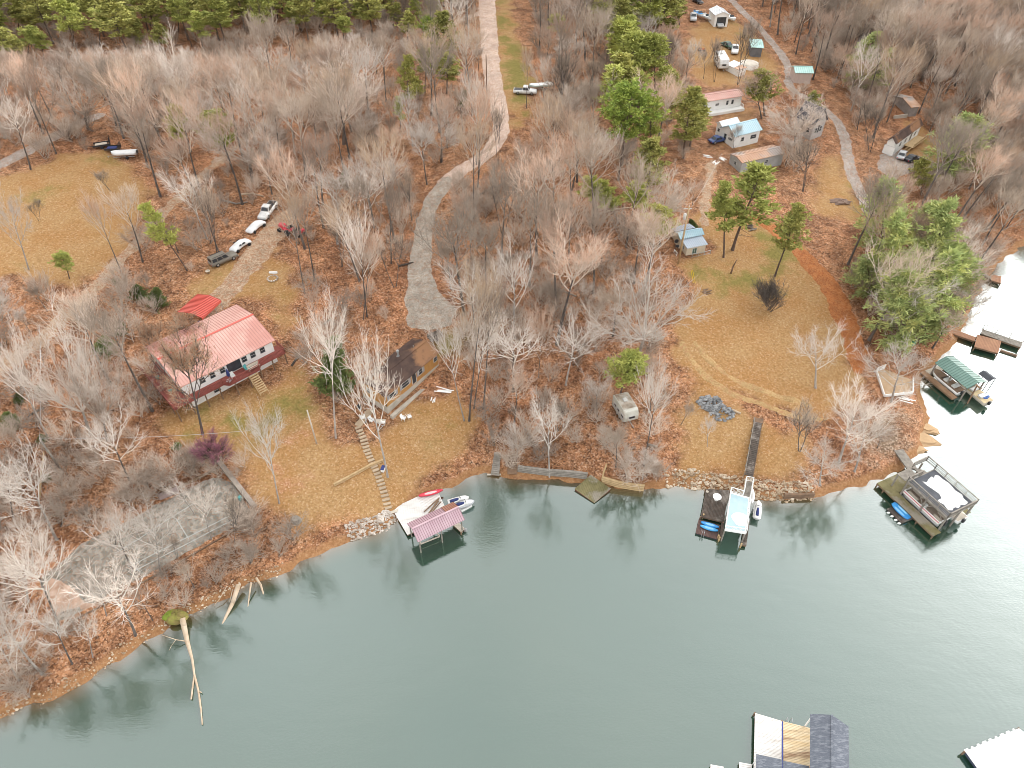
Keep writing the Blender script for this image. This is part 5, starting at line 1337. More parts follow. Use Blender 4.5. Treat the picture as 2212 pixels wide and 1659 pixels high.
mb = MB(); rail(mb, (L * .2, -.9, .02), (L + .7, -.9, .02), .8, 1.2, .9); mb.build('hand_rail', METAL, e)
t = thing('satellite_dish', 'dark satellite dish standing at the left wall of the little cream cottage', 'dish', (*f.world(-.9, 2.6), gz(*f.world(-.9, 2.6)))); MB().tube((0, 0, 0), (0, 0, 1.5), .04).build('pole', METAL, t); MB().loft([[(r_ * math.cos(a) - .1 * (1 - r_), q_, 1.6 + r_ * math.sin(a)) for a in np.linspace(0, 6.28, 12, endpoint=False)] for r_, q_ in ((.1, -.06), (.3, -.12), (.42, -.25))]).build('dish', BLACKP, t)
t = thing('grill', 'black barbecue grill beside the little cream cottage', 'grill', (*f.world(-1.0, 1.9), gz(*f.world(-1.0, 1.9)))); MB().ell((0, 0, .85), (.4, .28, .25)).build('body', BLACKP, t, True); [MB().tube((sx, sy, 0), (sx * .8, sy * .8, .75), .025, n=5).build('leg', BLACKP, t) for sx in (-.25, .25) for sy in (-.2, .2)]
gable('blue_roof_cottage', 'white cottage with a pale blue metal roof behind a small dark tree', 'cottage', K8(400, 602), K8(687, 530), K8(272, 498), 3.1, 1.5, WHITE, BLUEROOF, .35, .5,
  wins=[('F', .33, 1.3, .9, 1.0), ('F', .76, 1.3, 1.7, 1.0), ('L', .35, 1.1, .9, 1.3), ('L', .72, 1.5, 1.3, .6)])
gable('white_roof_cottage', 'white flat looking outbuilding attached left behind the blue roofed cottage', 'cottage', K8(270, 500), K8(455, 452), K8(210, 455), 3.0, .7, WHITE, WHITEROOF, .3, 0, wins=[('L', .5, 1.3, .8, .8)])
e, f, L, W = gable('red_roof_trailer_home', 'long white mobile home with a faded red roof and a low white deck', 'mobile home', K8(85, 243), K8(497, 178), K8(75, 178), 3.2, .7, WHITE, REDROOF, .35, .5, W=4.6,
  wins=[('F', .35, 1.6, 1.0, .6), ('F', .62, 1.4, .7, 1.1), ('F', .76, 1.4, .7, 1.1), ('R', .5, .7, .9, 2.0, dict(name='door', bars=False))])
mb = MB(); boards(mb, (.3, -1.2, .5), (L - .3, 0, 0), (0, 1.5, 0), .06, .2); mb.par((.3, -1.22, -.6), (L - .3, 0, 0), (0, .04, 0), (0, 0, 1.1)); rail(mb, (L - .4, -1.1, .56), (L - .4, .3, .56), .9, 1.2, .25); mb.build('deck', WHITE, e)
gable('rusty_roof_trailer_home', 'old mobile home with a long rust streaked roof below the blue roofed cottage', 'mobile home', (1603, 352), (1697, 331), (1586, 340), 2.7, .5, M('dull_metal_siding', (.42, .43, .43), (.33, .34, .33), .8, .7, bump=.1), RUST, .2, .6, W=4.6, wins=[('F', .2, 1.2, .9, .8), ('F', .6, 1.2, .9, .8), ('L', .5, 1.2, .9, .8)])
gable('gabled_house', 'pale gabled house with a dark steep roof half hidden by bare trees', 'house', (1716, 252), (1760, 271), (1822, 273), 3.6, 3.2, M('pale_grey_siding', (.50, .48, .47), (.40, .38, .37), .8, .8, bump=.1), DARKSH, .4, 0,
  wins=[('R', .32, 1.2, 1.0, 1.3), ('R', .68, 1.2, 1.0, 1.3), ('R', .40, 3.9, .6, 1.1), ('R', .50, 3.9, .6, 1.1), ('R', .60, 3.9, .6, 1.1), ('R', .5, 1.0, 1.0, 2.0, dict(name='door', bars=False)), ('F', .4, 1.2, 1.0, 1.2), ('F', .75, 1.2, 1.0, 1.2)], low=2.5)
e, f, L, W = gable('brown_roof_house', 'long white house with a brown shingle roof beside two parked cars', 'house', P4(1110, 1248), P4(1345, 1078), P4(948, 1265), 3.3, 1.3, WHITE, SHINGLE, .35, 0,
  wins=[('F', .25, 1.4, .9, 1.1), ('F', .45, 1.4, .9, 1.1), ('F', .65, .9, .9, 2.0, dict(name='door', bars=False)), ('F', .82, 1.4, .9, 1.1), ('L', .5, .3, 2.6, 2.1, dict(name='garage_door', pane=WHITE, bars=False))], low=2.5)
mb = MB(); boards(mb, (L * .45, -2.0, .75), (L * .5, 0, 0), (0, 2.3, 0), .06, .18); rail(mb, (L * .45, -1.95, .81), (L * .95, -1.95, .81), .9, 1.4, .25); mb.build('deck', WOODT, e)
mb = MB(); [mb.par((L * .45 - .3 * (i + 1), -1.6, .55 - .2 * i), (.28, 0, 0), (0, 1.2, 0), (0, 0, .05)) for i in range(6)]; mb.build('steps', WOODT, e)
gable('garage', 'white metal garage with a dark open door at the top of the sandy yard', 'garage', K7(268, 95), K7(335, 160), K7(490, 150), 3.2, .9, WHITE, WHITEROOF, .25, .6, wins=[('R', .5, .05, 3.0, 2.6, dict(name='garage_door', bars=False))])
gable('shed', 'small teal roofed shed beside the lane', 'shed', K7(705, 488), K7(840, 495), K7(695, 400), 2.6, .4, M('dark_shed_wall', (.16, .16, .17), None, 1, .8), TEALROOF, .3, .5)
gable('barn', 'pale barn with a small green roof section behind the lane', 'barn', P4(235, 630), P4(400, 632), P4(200, 560), 2.8, .8, M('pinkish_board_wall', (.52, .42, .37), (.44, .36, .32), .8, .85, stretch=(3, 3, .4)), TEALROOF, .3, .5, W=5)
gable('far_cabin', 'rust roofed cabin among the trees above the brown roofed house', 'cabin', P4(1240, 930), P4(1325, 920), P4(1165, 835), 2.6, .9, M('grey_cabin_wall', (.36, .33, .31), None, .8, .85), RUST, .3, 0, W=8)
t = thing('block_wall', 'pale low wall in front of the brown roofed house', 'wall', (*G(*P4(1145, 1022))[:2], G(*P4(1145, 1022))[2])); a_, b_ = G(*P4(1085, 1025)), G(*P4(1200, 1018)); d_ = b_ - a_; MB().par(a_ - np.array(t.location) - np.array([0, 0, .3]), (d_[0], d_[1], 0), unit((-d_[1], d_[0], 0)) * .25, (0, 0, 1.0)).build('wall', CONC, t)
# ------------------------------------------------------------------ vehicles
def ringx(x, pts): return [(x, y, z) for y, z in pts]
def wheels(t, xs, W, r=.36):
    for x in xs:
        for s in (-1, 1):
            w_ = MB().tube((x, s * (W / 2 - .22), r), (x, s * (W / 2 + .01), r), r, n=16).build('wheel', RUBBER, t, True); MB().tube((x, s * (W / 2 + .011), r), (x, s * (W / 2 + .03), r), r * .58, n=12).build('rim', METAL, w_)
def vehicle(kind, paint, pr, pf, label, group=None, dims=None, glass=GLASS):
    a, b = G(*pr), G(*pf); c = (a + b) / 2; rz = math.atan2(b[1] - a[1], b[0] - a[0])
    L, W, H = dims or {'pickup': (5.7, 1.95, 1.85), 'suv': (5.2, 1.95, 1.85), 'car': (4.6, 1.8, 1.42)}[kind]
    name, cat = {'pickup': ('pickup_truck', 'pickup truck'), 'suv': ('estate_car', 'car'), 'car': ('parked_car', 'car')}[kind]
    t = thing(name, label, cat, (c[0], c[1], gz(c[0], c[1]) + .05), rz, group)
    sl = (gz(b[0], b[1]) - gz(a[0], a[1])) / max(np.hypot(*(b - a)[:2]), .1); t.rotation_euler = (0, -math.atan(sl), rz)
    h, hb, w = L / 2, H * .56, W / 2
    sec = lambda x, z0, z1, ww, r=.1: ringx(x, [(-ww + r, z0), (ww - r, z0), (ww, z0 + r), (ww, z1 - r), (ww - r * 1.4, z1), (-ww + r * 1.4, z1), (-ww, z1 - r), (-ww, z0 + r)])
    mb = MB(); mb.loft([sec(-h, .42, hb * .92, w * .9), sec(-h + .15, .3, hb, w * .97), sec(-h * .4, .28, hb, w), sec(h * .35, .28, hb, w), sec(h - .25, .3, hb * .92, w * .96), sec(h, .42, hb * .82, w * .86)]); mb.build('body', paint, t, True)
    c0, c1 = {'pickup': (-h * .18, h * .42), 'suv': (-h * .97, h * .42), 'car': (-h * .62, h * .40)}[kind]
    tp = {'pickup': (.10, .55), 'suv': (.12, .6), 'car': (.55, .75)}[kind]; wt = w * .78
    v = [(c0, -w * .95, hb - .02), (c1, -w * .95, hb - .02), (c1, w * .95, hb - .02), (c0, w * .95, hb - .02), (c0 + tp[0], -wt, H), (c1 - tp[1], -wt, H), (c1 - tp[1], wt, H), (c0 + tp[0], wt, H)]
    mb = MB(); mb.v = v; mb.f = [(0, 3, 2, 1), (4, 5, 6, 7), (0, 1, 5, 4), (1, 2, 6, 5), (2, 3, 7, 6), (3, 0, 4, 7)]; mb.m = [0] * 6; mb.build('cabin', paint, t, bevel=.05)
    V3 = [np.array(q) for q in v]
    def quad(i, nm, m0, m1, z0=.14, z1=.86):
        A, B, C, D_ = [V3[k] for k in i]; n_ = unit(np.cross(B - A, D_ - A)); P = lambda u, q: (A * (1 - u) + B * u) * (1 - q) + (D_ * (1 - u) + C * u) * q
        q = [P(m0, z0), P(m1, z0), P(m1, z1), P(m0, z1)]; mb = MB(); mb.slab([p + n_ * .022 for p in q], .02) if False else mb.face([p + n_ * .024 for p in q]); mb.build(nm, glass, t)
    quad((1, 2, 6, 5), 'windscreen', .08, .92); quad((3, 0, 4, 7), 'rear_window', .1, .9)
    n = {'pickup': 2, 'suv': 3, 'car': 2}[kind]
    for i in range(n): quad((0, 1, 5, 4), 'side_window', .04 + i * .92 / n + .02, .04 + (i + 1) * .92 / n - .02); quad((2, 3, 7, 6), 'side_window', .04 + i * .92 / n + .02, .04 + (i + 1) * .92 / n - .02)
    if kind == 'pickup': MB().par((-h + .2, -w * .8, hb - .02), (h * .78 - .2, 0, 0), (0, w * 1.6, 0), (0, 0, .03)).build('truck_bed', BLACKP, t)
    if kind == 'suv':
        mb = MB(); [mb.par((c0 + .5, s - .02, H), (L * .45, 0, 0), (0, .04, 0), (0, 0, .08)) for s in (-w * .62, w * .6)]; mb.build('roof_rack', BLACKP, t)
    for s in (-1, 1): MB().box((h - .03, s * w * .62, hb * .68), (.08, .32, .16)).build('headlight', TRIM, t); MB().box((-h + .02, s * w * .72, hb * .75), (.06, .2, .2)).build('tail_light', REDP, t)
    MB().box((h + .02, 0, .45), (.12, W * .9, .16)).build('bumper', METAL, t)
    wheels(t, (-h * .60, h * .62), W, .37); return t
PW = M('white_car_paint', (.78, .78, .77), None, 1, .3, bump=0); PD = M('dark_bronze_paint', (.16, .145, .12), (.20, .18, .15), 1, .35, bump=0); PS = M('silver_paint', (.52, .53, .54), None, 1, .3, bump=0); PB = M('blue_car_paint', (.06, .10, .26), None, 1, .3, bump=0); PK = M('black_car_paint', (.03, .03, .035), None, 1, .3, bump=0); PG = M('dark_green_paint', (.03, .09, .06), None, 1, .3, bump=0)
vehicle('pickup', PW, (591, 446), (570, 474), 'white pickup truck at the top of the row beside the tan driveway', 'vehicles lined up along the tan driveway')
vehicle('suv', PD, (462, 575), (505, 556), 'dark bronze estate car at the lower end of the row on the tan driveway', 'vehicles lined up along the tan driveway')
def covered(pr, pf, label, L=4.6):
    a, b = G(*pr), G(*pf); c = (a + b) / 2; rz = math.atan2(b[1] - a[1], b[0] - a[0])
    t = thing('covered_car', label, 'car', (c[0], c[1], gz(c[0], c[1])), rz, 'vehicles lined up along the tan driveway'); h = L / 2
    prof = [(-h, .55, .80), (-h + .3, .95, .92), (-h * .62, 1.05, .95), (-h * .35, 1.42, .80), (h * .05, 1.45, .80), (h * .40, 1.0, .93), (h * .8, .92, .92), (h, .6, .78)]
    mb = MB(); mb.loft([[(x, -w_ - .06, .22), (x, w_ + .06, .22), (x, w_, zt * .6), (x, w_ * .9, zt), (x, -w_ * .9, zt), (x, -w_, zt * .6)] for x, zt, w_ in prof]); mb.build('cover', TARP, t, True, sub=1)
    for x in (-h * .6, h * .62):
        for s in (-1, 1): MB().tube((x, s * .82, .33), (x, s * 1.02, .33), .33, n=14).build('wheel', RUBBER, t, True)
    return t
covered((566, 484), (541, 505), 'car wrapped in a plain white cover, right below the white pickup'); t = covered((536, 524), (504, 546), 'white covered car next to the dark bronze estate car')
for s, x0, x1 in ((-1, -.7, .1), (-1, .2, .8), (1, -.7, .1), (1, .2, .8)): MB().slab([(x0, s * .915, .98), (x1, s * .915, .98), (x1 - .1, s * .83, 1.27), (x0 + .1, s * .83, 1.27)], .02).build('side_window', GLASS, t)
for k, (pr, pf, p, l, kd) in enumerate([(K7(105, 165), K7(107, 240), PS, 'silver pickup at the left end of the vehicles by the white garage', 'pickup'), (K7(355, 225), K7(392, 300), PS, 'pale grey pickup facing out in front of the white garage', 'pickup'), (K7(120, 10), K7(185, 45), PK, 'black car at the top edge left of the white garage', 'car'),
    (K7(545, 475), K7(530, 590), PW, 'white pickup with a dark front beside the white camper trailer', 'pickup'), (K7(440, 478), K7(485, 500), PG, 'dark green car behind the white pickup and camper trailer', 'car')]): vehicle(kd, p, pr, pf, l, 'vehicles on the sandy yard')
vehicle('car', PB, K8(170, 665), K8(262, 645), 'dark blue car parked left of the blue roofed cottage')
vehicle('car', PS, P4(1140, 1375), P4(1160, 1335), 'silver car at the corner of the brown roofed house', 'cars by the brown roofed house'); vehicle('car', PK, P4(1195, 1400), P4(1280, 1375), 'dark car with a pale roof on the grey parking area', 'cars by the brown roofed house')
# boats and trailers
def hull(L, W, H, nose=.32, flare=.75):
    rings = []
    for u in np.linspace(0, 1, 9):
        x = -L / 2 + L * u; ww = W / 2 * (1 if u < 1 - nose else max(.02, math.sqrt(max(0, 1 - ((u - 1 + nose) / nose) ** 2.0)))); up = .25 * H * max(0, (u - .6) / .4) ** 2
        rings.append([(x, -ww, H + up), (x, -ww * flare, H * .35 + up * .7), (x, 0, up * 1.6), (x, ww * flare, H * .35 + up * .7), (x, ww, H + up)])
    return rings
def boat(loc, rz, L, W, H, mh, mdeck, label, group=None, name='motor_boat', seats=2, ws=True, cat='boat', motor=True):
    t = thing(name, label, cat, loc, rz, group)
    mb = MB(); mb.loft(hull(L, W, H)); mb.build('hull', mh, t, True)
    mb = MB(); mb.loft([[(x * .99, y, z + .05) for x, y, z in r_] for r_ in [[(q[0][0], q[0][1] * .86, q[0][2]), (q[0][0], 0, q[0][2] + .02), (q[4][0], q[4][1] * .86, q[4][2])] for q in hull(L, W, H)]], cap=False); mb.build('deck', mdeck, t)
    for i in range(seats): s_ = MB().box((-L * .28 + i * L * .28, 0, H + .22), (L * .12, W * .62, .3)).build('seat', TRIM, t, bevel=.04)
    if ws: MB().slab([(L * .14, -W * .38, H + .1), (L * .14, W * .38, H + .1), (L * .06, W * .34, H + .55), (L * .06, -W * .34, H + .55)], .03).build('windscreen', GLASS, t)
    if motor: MB().box((-L / 2 - .18, 0, H * .9), (.35, .42, .7)).build('outboard_motor', BLACKP, t, bevel=.06)
    return t
def trailer_boat(px0, px1, L, label, m1, m2, seats=0):
    a, b = G(*px0), G(*px1); c = (a + b) / 2; rz = math.atan2(b[1] - a[1], b[0] - a[0]); z = gz(c[0], c[1])
    t = thing('boat_trailer', label[0], 'trailer', (c[0], c[1], z), rz)
    mb = MB(); [mb.par((-L * .42, s - .04, .42), (L * .84, 0, 0), (0, .08, 0), (0, 0, .1)) for s in (-.7, .7)]; [mb.par((x, -.66, .43), (.08, 0, 0), (0, 1.32, 0), (0, 0, .07)) for x in (-L * .3, 0, L * .3)]
    mb.par((L * .42, -.05, .42), (L * .28, 0, 0), (0, .1, 0), (0, 0, .1)); mb.build('frame', METAL, t)
    for s in (-.92, .92): MB().tube((-L * .12, s - .1, .32), (-L * .12, s + .1, .32), .32, n=14).build('wheel', RUBBER, t, True)
    MB().tube((L * .68, 0, 0), (L * .68, 0, .42), .05).build('jack', METAL, t)
    return boat((c[0], c[1], z + .54), rz, L, 2.0, .75, m1, m2, label[1], seats=seats, ws=False)
trailer_boat((292, 340), (252, 341), 5.2, ('boat trailer under the white covered boat on the left lawn edge', 'boat under a white cover at the edge of the left lawn'), TARP, TARP)
trailer_boat((1185, 193), (1150, 193), 6.0, ('trailer carrying the long pale boat in the wood right of the gravel road', 'long pale green boat on a trailer behind the old white truck'), M('pale_green_hull', (.56, .64, .58), None, 1, .5, bump=0), WHITE, 1)
vehicle('pickup', PW, (1124, 202), (1144, 203), 'old white work truck parked in the clearing right of the gravel road')
def utrailer(px, rz, L, label, load):
    g = G(*px); t = thing('utility_trailer', label, 'trailer', (g[0], g[1], gz(g[0], g[1])), rz, 'utility trailers on the left lawn edge')
    mb = MB(); boards(mb, (-L / 2, -.85, .5), (L, 0, 0), (0, 1.7, 0), .06, .2); mb.build('bed', WOODB, t)
    mb = MB(); [mb.par((-L / 2, s, .56), (L, 0, 0), (0, .06, 0), (0, 0, .35)) for s in (-.9, .85)]; [mb.par((-L / 2 - .06, y, .56), (.06, 0, 0), (0, .06, 0), (0, 0, 1.3)) for y in np.arange(-.85, .86, .24)]; mb.build('gate_and_rails', BLACKP, t)
    mb = MB(); mb.par((L / 2, -.05, .48), (1.0, 0, 0), (0, .1, 0), (0, 0, .08)); mb.build('tongue', BLACKP, t)
    for s in (-1.0, 1.0): MB().tube((0, s - .1, .32), (0, s + .1, .32), .32, n=14).build('wheel', RUBBER, t, True)
    MB().box((.1, 0, .72), (L * .7, 1.1, .3), rz=.05).build('load', load, t, bevel=.08)
utrailer((222, 318), 3.5, 3.4, 'utility trailer loaded with pale lumber on the left lawn edge', BEIGEW); utrailer((246, 326), 3.2, 3.0, 'utility trailer with a navy tarp next to the white covered boat', NAVY)
t = thing('tarped_vehicle', 'small vehicle under a green tarp in the trees above the left lawn', 'vehicle', G(297, 268), .5); mb = MB(); mb.loft([[(x, -w_, .1), (x, w_, .1), (x, w_ * .8, zt), (x, -w_ * .8, zt)] for x, zt, w_ in ((-2, .5, .7), (-1.5, 1.0, .9), (0, 1.4, .95), (1.4, 1.0, .9), (2, .5, .7))]); mb.build('tarp', M('green_tarp', (.10, .24, .19), (.14, .30, .24), 1, .6, bump=.3), t, True, sub=1)
def camper(c, rz, L, W, H, m, label, name='camper_trailer', roofm=None, group=None):
    t = thing(name, label, 'camper', c, rz, group); z0 = .5; h = L / 2
    side = [(-h, z0), (h - .5, z0), (h, z0 + .5), (h, H * .62), (h - .35, H * .93), (h - .7, H), (-h + .3, H), (-h, H - .25)]
    mb = MB(); mb.loft([[(x, y, z) for x, z in side] for y in (-W / 2, W / 2)]); mb.build('body', m, t, bevel=.05)
    for y, s in ((-W / 2, -1), (W / 2, 1)):
        for x in (-h * .6, -h * .1, h * .5): window(t, (x, y + s * .055, z0 + .9), (1, 0, 0), .8, .6, nrm=(0, s, 0), bars=False)
        MB().par((-h, y + s * .005 - .01, z0 + .45), (L * .97, 0, 0), (0, .02 if s > 0 else .0201, 0), (0, 0, .12)).build('stripe', SHUT, t)
    window(t, (h + .003, -.6, z0 + .9), (0, 1, 0), 1.2, .6, nrm=(1, 0, 0), bars=False); MB().box((-h * .2, 0, H + .12), (.7, .6, .22)).build('roof_vent', TRIM, t, bevel=.03)
    if roofm:
        mb = MB(); mb.par((-h + .35, -W / 2 + .1, H + .004), (L - 1.2, 0, 0), (0, W - .2, 0), (0, 0, .03)); mb.build('roof_sheet', roofm, t)
    wheels(t, (-.45, .45), W - .1, .34); mb = MB(); mb.par((h - .3, -.06, .4), (1.3, 0, 0), (0, .12, 0), (0, 0, .1)); mb.build('tongue', METAL, t); return t
a, b = G(*K7(385, 515), 3.0), G(*K7(440, 625), 3.0); c = (a + b) / 2; camper((c[0], c[1], gz(c[0], c[1])), math.atan2(b[1] - a[1], b[0] - a[0]), float(np.hypot(*(b - a)[:2])), 2.5, 3.1, PW, 'white camper trailer parked on the sandy yard')
a, b = G(1340, 845, 2.9), G(1366, 893, 2.9); c = (a + b) / 2; camper((c[0], c[1], gz(c[0], c[1])), math.atan2(b[1] - a[1], b[0] - a[0]), float(np.hypot(*(b - a)[:2])), 2.4, 2.9, M('mildewed_white_paint', (.60, .59, .53), (.44, .43, .37), .8, .7), 'old mildewed camper trailer abandoned under trees near the shore', roofm=M('leaf_stained_roof', (.50, .47, .41), (.22, .15, .10), .9, .9, c3=(.30, .28, .24)))
# old white low shed, dome and mower on the sandy yard
f = F(K7(440, 730), K7(570, 790)); e = thing('low_shed', 'low white shed with a half open rust topped end behind the dark forked tree', 'shed', (*f.a[:2], f.z), f.rz); mb = MB(); mb.par((0, 0, -.3), (f.L, 0, 0), (0, 2.6, 0), (0, 0, 2.0)); mb.build('wall', WHITE, e); MB().slab([(-.2, -.2, 1.75), (f.L * .6, -.2, 1.75), (f.L * .6, 2.8, 2.2), (-.2, 2.8, 2.2)], .06).build('roof', WHITEROOF, e); MB().slab([(f.L * .62, -.1, 1.73), (f.L + .1, -.1, 1.73), (f.L + .1, 2.7, 1.9), (f.L * .62, 2.7, 1.9)], .06).build('rusty_roof_panel', RUST, e)
g = G(*K7(680, 690)); t = thing('round_pool', 'round pale above ground pool cover beside the low white shed', 'pool', g); MB().tube((0, 0, -.2), (0, 0, 1.0), 2.6, n=24).build('wall', WHITE, t); MB().ell((0, 0, 1.0), (2.55, 2.55, .35), 20, 6).build('cover', M('pale_pool_cover', (.62, .56, .48), (.50, .45, .38), .6, .8), t, True)
for px, m, l in ((K7(165, 175), BLUEP, 'small boat with a blue tarp left of the white garage'), (K7(240, 205), WHITE, 'white boat parked left of the white garage'), (K7(302, 235), WHITE, 'white boat on the yard nearest the pale grey pickup'), (K7(490, 215), WHITE, 'white boat parked right of the white garage')):
    g = G(*px); boat((g[0], g[1], gz(g[0], g[1]) + .3), -1.2, 4.6, 1.9, .9, PW, m, l, 'boats stored on the sandy yard', seats=1)
def mower(px, label, m=REDP, rz=.3, s=1.0):
    g = G(*px); t = thing('lawn_tractor' if s < 1.5 else 'tractor', label, 'tractor', (g[0], g[1], gz(g[0], g[1])), rz); MB().box((.55 * s, 0, .62 * s), (.8 * s, .5 * s, .4 * s)).build('hood', m, t, bevel=.05); MB().box((-.2 * s, 0, .5 * s), (.9 * s, .8 * s, .16 * s)).build('body', m, t, bevel=.03); MB().box((-.35 * s, 0, .72 * s), (.4 * s, .45 * s, .14 * s)).build('seat', BLACKP, t, bevel=.03); MB().slab([(-.6 * s, -.22 * s, .75 * s), (-.6 * s, .22 * s, .75 * s), (-.66 * s, .2 * s, 1.1 * s), (-.66 * s, -.2 * s, 1.1 * s)], .06).build('backrest', BLACKP, t)
    MB().tube((.15 * s, 0, .6 * s), (-.02 * s, 0, .95 * s), .025).build('steering_column', BLACKP, t)
    for x, r_, y in ((-.5 * s, .34 * s, .5 * s), (.75 * s, .22 * s, .42 * s)):
        for q in (-1, 1): MB().tube((x, q * y - .09 * s, r_), (x, q * y + .09 * s, r_), r_, n=14).build('wheel', RUBBER, t, True)
mower(K7(190, 530), 'orange lawn tractor alone on the sandy yard', M('orange_paint', (.55, .17, .05), None, 1, .4)); mower((622, 502), 'red tractor among the trees beside the tan driveway', REDP, 2.6, 1.9); mower((648, 508), 'small red machine right of the red tractor', REDP, .8, 1.2)
# ------------------------------------------------------------------ docks and boats
def quadpx(pxs, z): return [onz(u, v, z) for u, v in pxs]
def rel(e, pts): return [np.array(p, float) - np.array(e.location) for p in pts]
def plankdeck(e, name, quad, z, m, th=.08, step=.16, along=0, frame=WOODB, skirt=.28):
    """decking on a 4 point deck outline (world points), boards along edge 0-1 (along=0) or 1-2"""
    q = rel(e, quad); mb = MB()
    a, b, c, d = q if along == 0 else (q[1], q[2], q[3], q[0])
    n = max(2, int(np.linalg.norm(d - a) / step))
    for i in range(n):
        g_ = .08 / n if n < 8 else .006
        u0, u1 = i / n + .10 / n, (i + 1) / n - .02 / n; dz = rng.uniform(-.008, .004)
        A, B, C, D_ = a + (d - a) * u0, b + (c - b) * u0, b + (c - b) * u1, a + (d - a) * u1
        up = np.array([0, 0, dz]); mb.slab([A + up, B + up, C + up, D_ + up], th)
    o = mb.build(name, m, e)
    mb = MB(); cc = sum(q) / 4
    inn = [cc + (p - cc) * .975 - np.array([0, 0, th + .012]) for p in q]; mb.slab(inn, skirt); mb.build('frame', frame, e)
    return o
def piles(e, pts, z1, r=.11, m=WOODB, z0=-2.5, name='pile'):
    for p in pts:
        q = np.array(p[:2]) - np.array(e.location[:2]); zz = p[2] if len(p) > 2 else z1
        MB().tube((q[0], q[1], z0 - e.location[2]), (q[0], q[1], zz - e.location[2]), r, n=9).build(name, m, e, False)
def jetski(loc, rz, label, group, c1=None, c2=None):
    t = thing('jet_ski', label, 'jet ski', loc, rz, group)
    mb = MB(); mb.loft(hull(3.1, 1.15, .55, .45)); mb.build('hull', c1 or WHITE, t, True)
    mb = MB(); mb.loft([[(x, -w_, .58), (x, w_, .58), (x, w_ * .6, z), (x, -w_ * .6, z)] for x, z, w_ in ((-1.4, .62, .42), (-.9, .66, .45), (-.1, .70, .42), (.1, .98, .36), (.45, 1.0, .40), (1.0, .80, .32), (1.4, .62, .12))]); mb.build('cowling', WHITE, t, True)
    mb = MB(); mb.loft([[(x, -w_, .66), (x, w_, .66), (x, w_ * .7, z), (x, -w_ * .7, z)] for x, z, w_ in ((-1.3, .85, .2), (-.7, .95, .22), (0, .90, .16), (.12, .85, .1))]); mb.build('seat', c2 or NAVY, t, True)
    mb = MB(); mb.tube((.2, -.38, 1.12), (.2, .38, 1.12), .03).tube((.35, 0, .95), (.2, 0, 1.12), .05); mb.build('handlebar', BLACKP, t); return t
def kayak(loc, rz, L, W, m1, m2, label, cat='kayak', name='kayak', double=False, group=None):
    t = thing(name, label, cat, loc, rz, group); rings = []
    for u in np.linspace(0, 1, 11):
        x = -L / 2 + L * u; s_ = max(.04, math.sin(math.pi * (.03 + .94 * u)) ** (.6 if not double else .28)); w_ = W / 2 * s_; r_ = .10 * (2 * u - 1) ** 2
        rings.append([(x, -w_, .26 + r_), (x, -w_ * .7, .04 + r_), (x, w_ * .7, .04 + r_), (x, w_, .26 + r_), (x, w_ * .5, .31 + r_), (x, -w_ * .5, .31 + r_)])
    mb = MB(); mb.loft(rings); mb.build('hull', m1, t, True)
    for y in ((-W * .22, W * .22) if double else (0,)): MB().ell((0, y, .30), (L * (.40 if double else .32), W * (.15 if double else .28), .07), 12, 6).build('cockpit', m2, t, True)
    return t
def on(quad, u, v, z=0):
    a, b, c, d = quad; p = (a * (1 - u) + b * u) * (1 - v) + (d * (1 - u) + c * u) * v; return (p[0], p[1], p[2] + z)
def ang(a, b): return math.atan2(b[1] - a[1], b[0] - a[0])
# ---- white dock with the maroon boathouse roof
K3 = lambda x, y: ((1130 + x / 4.326) * .7373, (1420 + y / 4.326) * .7373)
c = onz(*K3(500, 420), 0); e = thing('boat_dock', 'bleached white dock with a maroon metal boathouse roof over its slip', 'dock', c)
DK = quadpx([K3(78, 300), K3(275, 635), K3(790, 240), K3(640, 55)], .62)
# deck: two plank fields meeting at a line
pA, pB, pC, pD = quadpx([K3(78, 300), K3(275, 637), K3(560, 500), K3(400, 152)], .62)
plankdeck(e, 'deck', [pA, pB, pC, pD], .62, WHITEB, step=.17, along=1)
pE, pF = quadpx([K3(800, 385), K3(648, 55)], .62); plankdeck(e, 'deck', [pD + (pE - pD) * .0, pC, pE, pF], .62, WHITEB, step=.17, along=0)
ze, zr = 3.05, 3.95
be = quadpx([K3(265, 487), K3(835, 215)], ze); rg = quadpx([K3(330, 562), K3(925, 282)], zr); fe = quadpx([K3(410, 717), K3(1005, 435)], ze)
# square the roof up on its ridge
u_ = unit(rg[1] - rg[0]); n_ = np.array([u_[1], -u_[0], 0]); hw = float(np.mean([abs((p - rg[0]) @ n_) for p in be + fe])); Lr = float(np.linalg.norm(rg[1] - rg[0]))
print('boathouse', Lr, hw)
r0, r1 = rel(e, [rg[0], rg[1]]); dz = np.array([0, 0, ze - zr]); fr0, fr1, bk0, bk1 = r0 + n_ * hw + dz, r1 + n_ * hw + dz, r0 - n_ * hw + dz, r1 - n_ * hw + dz
mb = MB(); mb.slab([r0, r1, fr1, fr0], .07).slab([r0, r1, bk1, bk0], .07); ribs(mb, fr0, fr1 - fr0, r0 - fr0, .32, h=.05, w=.06); ribs(mb, bk0, (bk1 - bk0) * .72, r0 - bk0, .32, h=.05, w=.06)
mb.par(r0 - n_ * .14 + np.array([0, 0, .03]), r1 - r0, n_ * .28, (0, 0, .05)); RF = mb.build('roof', [PINKROOF, RIB[PINKROOF.name]], e)
mb = MB(); q0, q1 = bk0 + (bk1 - bk0) * .73, bk1; t0, t1 = r0 + (r1 - r0) * .73, r1; up = np.array([0, 0, .03]); mb.slab([q0 + up, q1 + up, t1 + up, t0 + up], .02); ribs(mb, q0 + up, q1 - q0, t0 - q0, .32, h=.05, w=.06); mb.build('brown_panel', [BROWNPAN, RIB[BROWNPAN.name]], RF)
